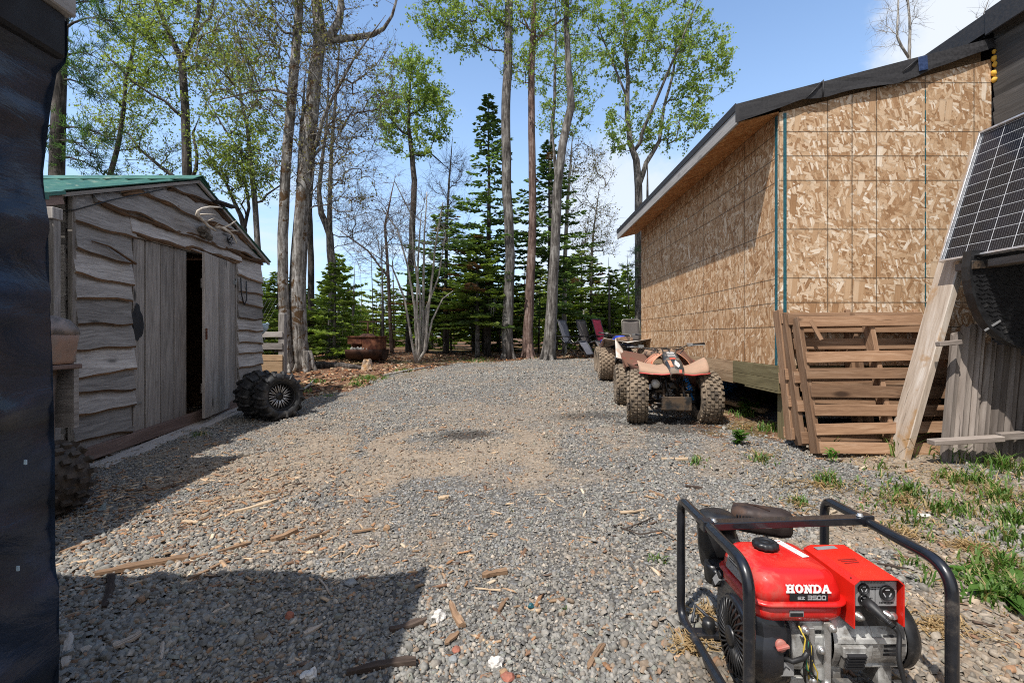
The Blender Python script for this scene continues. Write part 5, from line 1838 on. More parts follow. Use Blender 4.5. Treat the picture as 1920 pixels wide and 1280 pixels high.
# ------------------------------------------------------------------ tarp-covered shelter at the left edge
def build_tarp():
    t = thing('tarp_shelter', 'low shelter draped in wrinkled black tarp, filling the left edge', 'shelter', (-1.3, .6, 0))
    prof = [(2.30, -1.235), (2.07, -1.238), (1.955, -1.236), (1.935, -1.264), (1.83, -1.283), (1.64, -1.305), (1.51, -1.291), (1.244, -1.284), (1.10, -1.277), (.877, -1.272), (.555, -1.270), (.525, -1.260), (.247, -1.261), (-.02, -1.258)]
    zs = [p[0] for p in prof][::-1]
    xs = [p[1] for p in prof][::-1]

    def X(z): return float(np.interp(z, zs, xs))
    m, tt = new_mat('black_tarp')
    co = obj_co(tt)
    n = tt.noise(tt.mapping(co, (1.2, 1.2, 3.2), (0.25, .2, 0)), 2.4, 6, .6, .6)
    f = tt.noise(co, 160, 2, .5)
    c = tt.ramp(n, [(.3, (.010, .013, .019)), (.55, (.017, .028, .052)), (.75, (.03, .058, .12))])
    d = tt.noise(co, 5, 7, .7)
    c = tt.mix(tt.smooth(d, .6, .75, 0, .5), c, (.06, .055, .05))
    finish(tt, c, .30, tt.m('ADD', n, tt.m('MULTIPLY', f, .03)), .35, .03, spec=.45)
    mb = MB(1)

    def wr(y, z, k):
        a = noise.noise((y * 1.7 + k, z * 3.1 + y * 1.6, 2.0 + k)) * .042 + noise.noise((y * 5 + k, z * 11 - y * 6, 5.0)) * .016 + abs(noise.noise((y * 3 + k, z * 6 + y * 5, 8.0))) * .03
        for q, (s1, s2, off) in enumerate(((1.0, 2.2, .3), (-.8, 2.6, 1.7), (.35, 3.4, 2.9), (1.6, 1.5, 4.1))):
            d = s1 * y + s2 * z + off + .5 * noise.noise((y * 1.5 + q, z * 1.5, q))
            a += .022 * max(0, 1 - abs((d % 1.0) - .5) * 9)
        return a - .032 - .012 * abs(math.sin(z * 7 + 2.5 * y + 2 * noise.noise((y, z, 1))))

    def fr(u, v):       # right face
        y = 1.32 - 2.0 * (1 - u)
        z = -.02 + 2.09 * v
        e = min(1, (1.32 - y) / .25)
        return (X(z) + wr(y, z, 0) * (.25 + .75 * e), y, z)
    mb.grid(fr, 60, 90)

    def fb(u, v):       # far face
        z = -.02 + 2.09 * v
        x = X(z) - 2.6 * u
        e = min(1, u * 10)
        return (x, 1.32 + wr(u * 2.6, z, 9) * e, z)
    mb.grid(fb, 50, 70)
    mb.build('tarp', m, t, local=False)
    mb = MB(2)
    mb.prism([(-1.236, -1.4, 2.076), (-1.236, 1.31, 2.076), (-4.0, .80, 2.076), (-4.0, -1.4, 2.076)], (0, 0, .014))
    mb.build('roof', M['membrane_grey'], t, local=False)
    mb = MB(3)
    mb.bx(-1.245, -1.215, -1.4, 1.325, 2.075, 2.13)
    mb.build('roof_edge', M['fascia_wood'], t, local=False, bevel=.004)
    mb = MB(4)
    mb.bx(-1.262, -1.230, .5, 1.312, 1.952, 2.074)
    mb.build('hem', M['black_void'], t, local=False, bevel=.008)
    for k, (yy, z) in enumerate(((1.2, .62), (1.22, .88))):
        mb = MB(5 + k)
        mb.box((X(z) + .022, yy, z), (.003, 0, 0), (0, .0015, 0), (0, 0, .006))
        mb.build('tear', M['milky'], t, local=False)
    # posts inside the tarp
    for (x, y) in ((-1.38, 1.22), (-1.38, -1.2), (-3.8, 1.22), (-3.8, -1.2)):
        mb = MB(8)
        mb.bx(x - .04, x + .04, y - .04, y + .04, -.05, 2.075)
        mb.build('post', M['raw_wood'], t, local=False)


build_tarp()


def build_leanto():
    t = thing('lean_to', 'open lean-to of boards joined to the near side of the shed, behind the black tarp', 'lean-to', (-3.5, 3.6, .05))
    m = MB(1)
    m.prism([(-6.8, 1.35, 1.98), (-3.16, 1.35, 1.98), (-3.16, 3.24, 2.12), (-6.8, 3.24, 2.12)], (0, 0, .03))
    m.build('roof', M['green_roof'], t, local=False)
    m = MB(2)
    ya, yb = 3.2, 3.885
    m.prism([(-6.8, ya, zgable(ya) + .012), (SX + .10, ya, zgable(ya) + .012), (SX + .10, yb, zgable(yb) + .012), (-6.8, yb, zgable(yb) + .012)], (0, 0, .012))
    for k in range(13):
        x = SX + .08 - k * .25
        m.beam((x, ya, zgable(ya) + .032), (x, yb, zgable(yb) + .032), .03, .02)
    m.build('roof_extension', M['green_roof'], t, local=False)
    m = MB(22)
    m.beam((SX + .06, ya, zgable(ya) - .03), (SX + .06, yb, zgable(yb) - .03), .03, .07)
    m.build('rafter', M['sill_wood'], t, local=False)
    p = at(101, 400, 3.72)
    m = MB(3)
    m.bx(p.x - .03, p.x + .028, p.y - .03, p.y + .03, float(gnd(p.x, p.y)) - .05, 2.13)
    m.bx(p.x - .045, p.x + .04, p.y - .05, p.y + .035, 2.10, 2.19)
    m.build('post', M['grey_board'], t, local=False, bevel=.004)
    m = MB(4)
    m.bx(-6.7, -6.6, 1.5, 4.0, .0, 2.0)
    m.build('rear_wall', M['grey_board'], t, local=False)
    for x, y in ((-3.3, 1.5), (-6.5, 1.5)):
        m = MB(5)
        m.bx(x - .04, x + .04, y - .04, y + .04, -.05, 1.98)
        m.build('post', M['grey_board'], t, local=False)


build_leanto()


def sup(cx, cy, cz, rx, ry, e=3.0, n=20, ax='z'):
    """super-ellipse ring"""
    out = []
    for k in range(n):
        a = 2 * math.pi * k / n
        c, s = math.cos(a), math.sin(a)
        x = math.copysign(abs(c) ** (2 / e), c) * rx
        y = math.copysign(abs(s) ** (2 / e), s) * ry
        if ax == 'z': out.append((cx + x, cy + y, cz))
        elif ax == 'y': out.append((cx + x, cy, cz + y))
        else: out.append((cx, cy + x, cz + y))
    return out


def build_outboard():
    p = at(78, 640, 3.3)
    t = thing('outboard_motor', 'muddy tan outboard boat motor hung between black tarp and shed', 'boat motor', (p.x, p.y, 1.0))
    x, y = p.x, p.y
    m = MB(1)
    rings = [sup(x, y, 1.005, .118, .17), sup(x + .002, y, 1.03, .124, .18), sup(x + .012, y, 1.16, .128, .19), sup(x + .014, y, 1.21, .132, .19, 3.5)]
    m.loft(rings)
    m.build('lower_cowl', M['outboard_tan'], t, local=False, bevel=.004)
    m = MB(2)
    m.loft([sup(x + .012, y, 1.213, .136, .194, 3.5), sup(x + .008, y, 1.26, .130, .19, 3.2), sup(x - .01, y, 1.315, .11, .165, 2.8), sup(x - .03, y, 1.342, .07, .12, 2.4), sup(x - .035, y, 1.348, .03, .06)])
    m.build('cowl_top', M['outboard_grey'], t, local=False)
    m = MB(3)
    m.box((x + .06, y - .185, 1.155), (.045, 0, 0), (0, .012, 0), (0, 0, .02))
    m.box((x + .03, y - .186, 1.10), (.02, 0, 0), (0, .014, 0), (0, 0, .035))
    m.build('latch', M['outboard_tan'], t, local=False, bevel=.004)
    m = MB(4)
    m.box((x, y, .985), (.13, 0, 0), (0, .17, 0), (0, 0, .016))
    m.build('bracket_plate', M['sill_wood'], t, local=False, bevel=.005)
    m = MB(5)
    m.loft([sup(x - .02, y, .968, .07, .10), sup(x - .02, y, .8, .06, .09), sup(x - .01, y, .5, .055, .075), sup(x - .01, y, .33, .05, .12), sup(x - .01, y, .16, .03, .13)])
    m.build('leg', M['outboard_grey'], t, local=False)
    m = MB(6)
    m.prism([(x + .03, y - .11, .94), (x + .085, y - .10, .86), (x + .02, y - .10, .79), (x - .03, y - .11, .88)], (0, -.012, 0))
    m.build('fin', M['outboard_tan'], t, local=False, label='pinkish worn fin with a faded red mark')
    m = MB(7)
    m.bx(x - .4, x + .12, y + .11, y + .15, .55, .97)
    m.build('mount_board', M['grey_board'], t, local=False)
    m = MB(8)
    m.bx(x - .35, x - .29, y + .11, y + .17, .0, .97)
    m.build('mount_post', M['grey_board'], t, local=False)


build_outboard()


# ------------------------------------------------------------------ wheels
def tyre(mb, c, R_, w, rin, axis=(1, 0, 0), ref=(0, 0, 1), knobs=(22, 5), kh=.016, kind='knob', seed=0, mat=0):
    """balloon tyre around axis with tread blocks"""
    c, ax = V(c), V(axis).normalized()
    u = (V(ref) - ax * V(ref).dot(ax)).normalized()
    v = ax.cross(u)
    hw = w / 2
    prof = [(rin, -hw * .72), (rin + .012, -hw * .84), (rin + (R_ - rin) * .35, -hw * 1.0), (rin + (R_ - rin) * .65, -hw * 1.0), (R_ - .02, -hw * .84), (R_ - .006, -hw * .62), (R_, -hw * .3), (R_, hw * .3),
            (R_ - .006, hw * .62), (R_ - .02, hw * .84), (rin + (R_ - rin) * .65, hw * 1.0), (rin + (R_ - rin) * .35, hw * 1.0), (rin + .012, hw * .84), (rin, hw * .72)]
    mb.lathe(prof, c, ax, 36, mat, .5, True, ref=u)
    mb.lathe([(rin, hw * .72), (rin - .004, 0), (rin, -hw * .72)], c, ax, 36, mat, .5, True, ref=u)
    rg = random.Random(seed)
    n, rows = knobs
    if kind == 'knob':
        for k in range(n):
            for j in range(rows):
                a = 2 * math.pi * (k + (.5 if j % 2 else 0)) / n
                s = (j - (rows - 1) / 2) / ((rows - 1) / 2) if rows > 1 else 0
                d = u * math.cos(a) + v * math.sin(a)
                tg_ = ax.cross(d)
                rr = R_ - .020 * abs(s) ** 2.2
                tilt = s * .55 * (abs(s) > .6)
                dn = (d * math.cos(tilt) + ax * math.sin(tilt))
                an = (ax * math.cos(tilt) - d * math.sin(tilt))
                mb.box(c + d * rr + ax * (s * hw * .84) + dn * kh * .3, tg_ * (R_ * .072 * rg.uniform(.85, 1.1)), an * (hw * .80 / rows), dn * kh, mat, .5)
    else:      # deep chevron lugs
        for k in range(n):
            for sd in (-1, 1):
                a = 2 * math.pi * (k + (.5 if sd > 0 else 0)) / n
                pts = []
                for (s, da) in ((.05, .0), (.45, .07), (.8, .10), (1.0, .14), (1.02, .17)):
                    aa = a + da
                    d = u * math.cos(aa) + v * math.sin(aa)
                    rr = R_ + kh * .4 - .020 * s ** 3 - (.055 if s > 1.01 else .016 if s > .9 else 0)
                    pts.append(c + d * rr + ax * (sd * s * hw * .97))
                mb.tube(pts, [kh * 1.0, kh * 1.1, kh * 1.1, kh * 1.0, kh * .6], 5, mat, smooth=False)


def rim(mb, c, r, w, axis=(1, 0, 0), ref=(0, 0, 1), side=1, spokes=8, mat=0, mat2=0, depth=.03):
    c, ax = V(c), V(axis).normalized() * side
    u = (V(ref) - ax * V(ref).dot(ax)).normalized()
    v = ax.cross(u)
    hw = w / 2
    mb.lathe([(r * .97, -hw * .7), (r * .93, -hw * .2), (r * .90, hw * .3), (r * .98, hw * .72), (r * 1.05, hw * .80), (r * 1.05, hw * .72)], c, ax, 32, mat, .5, True, ref=u)
    o = c + ax * (hw * .72 - depth)
    mb.lathe([(.0, .012), (r * .26, .012), (r * .30, .0), (r * .30, -.02)], o, ax, 20, mat, .5, True, ref=u)
    mb.lathe([(r * .93, -.035), (.0, -.035)], o, ax, 28, mat, .5, False, ref=u)
    for k in range(spokes):
        a = 2 * math.pi * k / spokes
        for da in (-.10, .10):
            d0 = u * math.cos(a + da * .6) + v * math.sin(a + da * .6)
            d1 = u * math.cos(a + da * 1.5) + v * math.sin(a + da * 1.5)
            mb.tube([o + d0 * r * .26, o + (d0 + d1) * r * .32 + ax * .006, o + d1 * r * .93 + ax * .006], [r * .05, r * .045, r * .05], 5, mat2)


def build_spares():
    # two tyres leaning on each other against the shed corner
    for k, (px, py, Y, axv, lab) in enumerate([(521, 753, 5.75, V((.80, -.57, .10)), 'chunky black spare wheel with spoked rim facing the yard, by the shed corner'),
                                               (490, 744, 5.85, V((.86, -.48, .04)), 'chunky black spare wheel behind the other one, against the shed boards')]):
        c = at(px, py, Y)
        R_ = .275
        c.z = float(gnd(c.x, c.y)) + R_ - .01
        if k: c = at(489, 744, 5.9); c.z = float(gnd(c.x, c.y)) + R_ - .005
        t = thing('spare_wheel', lab, 'wheel', (c.x, c.y, c.z - R_), group='spare wheels by the shed')
        m = MB(k)
        tyre(m, c, R_, .25, .165, axv, kind='lug', knobs=(15, 2), kh=.020, seed=k)
        ty = m.build('tyre', M['rubber'], t, local=False)
        m = MB(k)
        rim(m, c, .158, .25, axv, side=1, spokes=12, mat=0, mat2=1, depth=.055)
        m.build('rim', [M['rim_black'], M['rim_bright']], t, local=False)
    c = at(94, 853, 3.1)
    c.z = float(gnd(c.x, c.y)) + .215
    t = thing('muddy_wheel', 'mud-caked knobbly tyre standing on the ground between tarp and shed', 'wheel', (c.x, c.y, c.z - .215))
    m = MB(5)
    tyre(m, c, .215, .24, .11, (.25, 1, 0), knobs=(16, 4), kh=.024, seed=2)
    m.build('tyre', plain('dark_mud', (.085, .072, .062), .9, 0, .5, 20, .5, .2), t, local=False)
    m = MB(6)
    rim(m, c, .105, .2, (.25, 1, 0), side=-1, spokes=4)
    m.build('rim', M['rim_black'], t, local=False)


build_spares()


# ------------------------------------------------------------------ antlers and lamp on the shed gable
def build_antlers():
    p = at(391, 442, 5.86)
    x0 = SX + .06
    t = thing('deer_antlers', 'pale branched deer antlers on a weathered skull, nailed under the shed gable', 'antlers', (x0, p.y, p.z))
    rg = random.Random(3)
    def W(px, py, dx):       # a point dx in front of the wall
        X_ = SX + dx
        Y_ = F * X_ / (px - CX)
        return V((X_, Y_, EYE - (py - HY) / F * Y_))
    def WX(px, py, Y): return at(px, py, Y)
    m = MB(1)
    c = W(386, 436, .09)
    m.blob(c, .07, rg, sub=3, jag=.35, sq=(.7, .8, 1.0))
    m.blob(c + V((.05, -.01, -.06)), .042, rg, sub=2, jag=.35, sq=(1, .7, 1.3))
    m.blob(c + V((.0, -.06, .03)), .045, rg, sub=2, jag=.3)
    m.build('skull', M['skull'], t, local=False)
    Yb = c.y
    m = MB(2)
    b0 = W(405, 433, .14)
    m.tube([b0, W(391, 424, .17), W(378, 411, .22), W(369, 403, .26), W(371, 396, .28), W(379, 391, .30), W(393, 388, .32), W(407, 388.5, .33), W(417, 389.5, .33)], [.013, .015, .017, .017, .015, .013, .011, .009, .003], 8)
    m.tube([W(375, 402.5, .25), W(388, 401.5, .30), W(405, 402.5, .34)], [.011, .008, .003], 7)
    m.tube([W(387, 416, .22), W(395, 412, .26), W(402, 409, .30)], [.009, .006, .002], 7)
    m.build('antler', M['antler'], t, local=False)
    m = MB(3)
    d0 = W(403, 427, .13)
    m.tube([d0, W(411, 426, .17), W(419, 427.5, .22), W(429, 434, .27), W(436, 441, .30), W(441, 449, .32), W(444.5, 457.5, .33)], [.014, .018, .018, .015, .012, .010, .004], 8)
    m.tube([W(419, 427, .22), W(431, 421.5, .27), W(445, 412.5, .31)], [.013, .010, .003], 7)
    m.tube([W(427, 432.5, .25), W(437, 432.5, .29), W(448, 432, .33)], [.010, .008, .003], 7)
    m.tube([W(403, 426, .14), W(407, 421, .18), W(411, 419, .21)], [.008, .006, .002], 6)
    m.build('antler', M['antler'], t, local=False)
    m = MB(4)
    for k in range(14):
        a = rg.uniform(0, 6.28)
        q = W(427, 450, .05)
        m.tube([q, q + V((rg.uniform(0, .05), math.cos(a) * .05, math.sin(a) * .045)), q + V((rg.uniform(0, .06), math.cos(a + .8) * .075, math.sin(a + .8) * .07))], .004, 4)
    m.build('wire_coil', M['cable'], t, local=False)
    p = W(421, 383, .16)
    t = thing('solar_lamp', 'flat black lamp on a short arm at the shed roof edge, above the antlers', 'lamp', p)
    m = MB(5)
    m.box(p, (.055, -.03, .0), (.05, .12, -.01), (0, 0, .012))
    m.build('lamp_head', M['black_plastic'], t, local=False, bevel=.006)
    m = MB(6)
    m.tube([p + V((-.02, .0, -.01)), p + V((-.07, .02, -.05)), W(425, 392, .02)], .014, 6)
    m.build('arm', M['black_plastic'], t, local=False)


build_antlers()


# ------------------------------------------------------------------ fence behind the shed, jug, stove, stump
def build_fence():
    Y = 8.6
    p = at(530, 690, Y)
    g = float(gnd(p.x, p.y))
    t = thing('board_fence', 'short stretch of grey board fence with wire netting above, behind the shed', 'fence', (p.x, p.y, g))
    m = MB(1)
    m.bx(p.x - .055, p.x + .055, Y - .05, Y + .05, g - .1, at(530, 588, Y).z)
    m.build('post', M['grey_board'], t, local=False, bevel=.006)
    x0 = p.x - 2.2
    for k, (ya, yb) in enumerate(((622, 632), (643, 655), (665, 676), (677, 688), (688, 699))):
        m = MB(k)
        a, b = at(530, ya, Y).z, at(530, yb, Y).z
        m.box(((x0 + p.x) / 2, Y - .062, (a + b) / 2), ((p.x - x0) / 2 + .03, 0, 0), (0, .011, 0), (0, 0, abs(a - b) / 2))
        m.build('rail', M['raw_wood'] if k > 1 else M['grey_board'], t, local=False, bevel=.003)
    m = MB(9)
    z0, z1 = at(530, 688, Y).z, at(530, 560, Y).z
    n = 26
    for k in range(-n, n):
        xa = x0 + k * .075
        for sg in (1, -1):
            pts = []
            for i in range(2):
                z = z0 + (z1 - z0) * i
                x = xa + .55 * (i if sg > 0 else 1 - i) * (z1 - z0)
                pts.append((x, z))
            (xa0, za0), (xa1, za1) = pts
            if max(xa0, xa1) > p.x or min(xa0, xa1) < x0 - .3: continue
            m.tube([(xa0, Y - .02, za0), (xa1, Y - .02, za1)], .0022, 3, caps=False)
    m.build('wire_netting', M['wire'], t, local=False)
    q = at(491, 615, 7.6)
    t = thing('plastic_jug', 'pale bluish plastic bottle lying slanted beside the fence at the shed corner', 'bottle', q)
    m = MB(10)
    a, b = at(483, 626, 7.6), at(503, 606, 7.6)
    d = (b - a).normalized()
    L = (b - a).length
    m.lathe([(0, 0), (.055, 0), (.062, .03), (.062, L * .6), (.05, L * .78), (.025, L * .88), (.025, L), (0, L)], a, d, 14)
    m.build('bottle', M['milky'], t, local=False)
    m = MB(11)
    m.tube([at(490, 622, 7.62), at(484, 640, 7.62), at(480, 690, 7.62)], .018, 6)
    m.build('stake', M['grey_board'], t, local=False)


build_fence()


def build_stove():
    Y = 11.4
    b = at(689, 676, Y)
    g = float(gnd(b.x, b.y))
    t = thing('rusty_stove', 'rusty two-tier barrel stove with a pipe on top, at the edge of the wood', 'stove', (b.x, b.y, g))
    k = Y / F
    x = b.x
    w = 33 * k
    z0, z1, z2, z3 = g, g + 18 * k, g + 24 * k, g + 46 * k
    m = MB(1)
    n = 18
    half = []
    for i in range(n + 1):
        a = math.pi + math.pi * i / n
        half.append((math.cos(a) * .33, math.sin(a) * .26))
    rings = []
    for xx in (x - w, x - w * .98, x + w * .98, x + w):
        rings.append([(xx, Y + c, z2 + s) for c, s in half])
    m.loft(rings, caps=True, closed=False)
    m.build('trough', M['rust_dark'], t, local=False, solid=.012)
    for sx in (-.8, .8):
        for sy in (-.18, .18):
            m = MB(2)
            m.tube([(x + w * sx, Y + sy, z2 - .15), (x + w * (sx * 1.05), Y + sy * 1.2, z0 - .03)], .018, 6)
            m.build('leg', M['rust_dark'], t, local=False)
    m = MB(3)
    w2 = 30 * k
    m.bx(x - w2, x + w2, Y - .02, Y + .27, z2, z3)
    m.bx(x - w2, x - w2 * .12, Y - .27, Y - .02, z2 + (z3 - z2) * .45, z3)
    m.bx(x - w2 * .12, x + w2, Y - .27, Y - .02, z2, z3)
    m.build('body', M['rust'], t, local=False, bevel=.012)
    m = MB(4)
    m.bx(x - w2 * 1.05, x + w2 * 1.05, Y - .30, Y + .30, z3 + .003, z3 + .035)
    m.build('top_plate', M['rust'], t, local=False, bevel=.01)
    m = MB(5)
    m.bx(x - w2 * 1.06, x + w2 * 1.06, Y - .32, Y + .32, z2 - .03, z2 - .003)
    m.build('shelf', M['rust_dark'], t, local=False, bevel=.008)
    m = MB(6)
    rg = random.Random(2)
    for q in range(6):
        m.blob((x - w2 * .75 + q * .07, Y - .24, z2 + .02), .04, rg, jag=.4)
    m.build('ash', M['membrane_grey'], t, local=False)
    m = MB(7)
    m.tube([(x + .01, Y, z3), (x + .01, Y, at(0, 605, Y).z)], .02, 8)
    m.box((x + .05, Y, at(0, 603, Y).z), (.24, 0, 0), (0, .02, 0), (0, 0, .016))
    m.lathe([(.0, .07), (.12, .06), (.2, .0)], (x, Y, z3 + .03), (0, 0, 1), 16)
    m.build('pipe', M['rust_dark'], t, local=False)
    b = onground(688, 694)
    t = thing('tree_stump', 'small broken pale stump on the ground in front of the rusty stove', 'stump', b)
    m = MB(8)
    rg = random.Random(7)
    rings = []
    for i, (z, r) in enumerate(((-.05, .17), (.03, .13), (.12, .105), (.19, .085))):
        rings.append([(b.x + math.cos(a) * r * rg.uniform(.8, 1.2), b.y + math.sin(a) * r * rg.uniform(.8, 1.2), b.z + z + (rg.uniform(-.05, .06) if i == 3 else 0)) for a in [k * .571 for k in range(11)]])
    m.loft(rings, smooth=False)
    m.build('stump', M['weathered_plank'], t, local=False)
    # log and roots by the mossy tree
    a = onground(585, 700); b2 = onground(760, 690)
    t = None
    m = MB(9)
    q = [onground(590, 692), onground(640, 690), onground(700, 694)]
    m.tube([q[0] + V((0, 0, .06)), q[1] + V((0, 0, .05)), q[2] + V((0, 0, .02))], [.10, .075, .03], 9)
    o = m.build('fallen_log', M['bark_dark'], origin=q[1])
    tag(o, 'dark rotting log lying on the leaf litter between the mossy trunk and the stump', 'log')
    for k, (pa, pb, r, lab) in enumerate([((560, 742), (592, 712), .018, 'pale broken stick leaning at the foot of the mossy trunk'), ((565, 735), (585, 722), .02, 'short pale broken branch lying beside the mossy roots'), ((720, 706), (810, 690), .02, 'long thin stick lying on the brown litter near the bare clump')]):
        m = MB(20 + k)
        a, b2 = onground(*pa), onground(*pb)
        m.tube([a + V((0, 0, .03)), a.lerp(b2, .5) + V((.03, 0, .05)), b2 + V((0, 0, .03))], [r, r * .9, r * .5], 6)
        o = m.build('stick', M['bark_pale'], origin=a)
        tag(o, lab, 'stick')


build_stove()


def build_chime():
    Y = 12.6
    p = at(921, 545, Y)
    t = thing('wind_chime', 'wind chime of four pale metal tubes hanging from a fir bough', 'wind chime', p)
    m = MB(1)
    m.lathe([(0, .01), (.06, .01), (.06, -.01), (0, -.01)], at(921, 556, Y), (0, 0, 1), 14)
    m.tube([p + V((0, 0, .25)), at(921, 556, Y)], .003, 4)
    m.build('top_disc', M['dark_metal'], t, local=False)
    for k, (px, y1) in enumerate(((917, 582), (921, 590), (925, 592), (928, 584))):
        m = MB(2)
        m.tube([at(px, 558, Y - .03 * (k % 2)), at(px, y1, Y - .03 * (k % 2))], .013, 8)
        m.build('chime_tube', M['alu_frame'], t, local=False)


build_chime()


# ------------------------------------------------------------------ lounge chairs
def build_lounger(x, y, rz, fabric, label, s=1.0):
    """reclining sling lounger; local -y is the direction the sitter faces"""
    t = thing('lounge_chair', label, 'lounge chair', (x, y, float(gnd(x, y))), (0, 0, rz), 'sling loungers at the back of the yard')
    bw = .25 * s

    def panel(name, pts, mat):
        m = MB(1)
        m.grid(lambda u, v: V((-bw + 2 * bw * u, 0, 0)) + lerp_path(pts, v) + V((0, 0, -.018 * math.sin(math.pi * u))), 6, 10)
        m.build(name, mat, t, solid=.006)

    def lerp_path(pts, v):
        k = v * (len(pts) - 1)
        i = min(int(k), len(pts) - 2)
        return V((0, pts[i][0] * s, pts[i][1] * s)).lerp(V((0, pts[i + 1][0] * s, pts[i + 1][1] * s)), k - i)
    back = [(.10, .42), (.19, .74), (.29, 1.08)]
    seat = [(.10, .42), (-.16, .40), (-.36, .47)]
    foot = [(-.37, .46), (-.50, .28), (-.60, .10)]
    panel('backrest', back, fabric)
    panel('seat', seat, fabric)
    panel('footrest', foot, fabric)
    m = MB(2)
    r = .013 * s
    def fr(pts):
        for sx in (-1, 1):
            m.tube([(sx * (bw + .01), a * s, b * s) for a, b in pts], r, 6)
        for (a, b) in (pts[0], pts[-1]):
            m.tube([(-bw - .01, a * s, b * s), (bw + .01, a * s, b * s)], r, 6)
    fr(back); fr(seat); fr(foot)
    m.build('frame', M['chair_frame'], t)
    for sx in (-1, 1):
        m = MB(3)
        X_ = sx * (bw + .035)
        m.tube([(X_, .36 * s, .0), (X_, -.02 * s, .40 * s), (X_, -.14 * s, .58 * s)], r, 6)
        m.tube([(X_, -.40 * s, .0), (X_, .02 * s, .40 * s), (X_, .22 * s, .60 * s)], r, 6)
        m.build('leg', M['pale_frame'] if sx > 0 else M['chair_frame'], t)
        m = MB(4)
        m.box((X_, .03 * s, .60 * s), (.028, 0, 0), (0, .26 * s, .015), (0, 0, .014))
        m.build('armrest', M['black_plastic'], t, bevel=.008)
    return t


c1 = at(1070, 672, 12.9)
build_lounger(c1.x, c1.y, R(58), M['chair_grey'], 'grey sling lounger nearest the right-hand poplar trunk', .94)
c1 = at(1104, 671, 13.4)
build_lounger(c1.x, c1.y, R(50), M['chair_mesh'], 'brownish grey sling lounger between the grey one and the red one', .94)
c1 = at(1134, 671, 13.6)
build_lounger(c1.x, c1.y, R(52), M['chair_red'], 'bright red sling lounger beside two grey loungers', .97)


def build_patio_chair():
    p = at(1192, 672, 12.3)
    t = thing('patio_chair', 'upright patio chair with taupe mesh back, partly behind the strand-board wall', 'patio chair', (p.x, p.y, float(gnd(p.x, p.y))), (0, 0, R(12)))
    m = MB(1)
    m.tube(rounded([(-.25, .22, .42), (-.25, .30, 1.02), (.25, .30, 1.02), (.25, .22, .42)], .06), .015, 7)
    m.build('back_frame', M['pale_frame'], t)
    m = MB(2)
    m.grid(lambda u, v: (-.235 + .47 * u, .225 + .075 * v + .02 * math.sin(math.pi * u), .44 + .57 * v), 6, 6)
    m.build('backrest', M['chair_mesh'], t, solid=.006)
    m = MB(3)
    m.grid(lambda u, v: (-.235 + .47 * u, -.25 + .47 * v, .42 - .02 * math.sin(math.pi * u)), 6, 6)
    m.build('seat', M['chair_mesh'], t, solid=.006)
    for sx in (-1, 1):
        m = MB(4)
        m.tube(rounded([(sx * .26, -.26, 0), (sx * .26, -.25, .62), (sx * .26, .27, .64)], .08), .014, 7)
        m.build('armrest', M['pale_frame'], t)
        m = MB(5)
        m.tube([(sx * .26, .22, .42), (sx * .26, .30, 0)], .014, 7)
        m.build('leg', M['pale_frame'], t)


build_patio_chair()


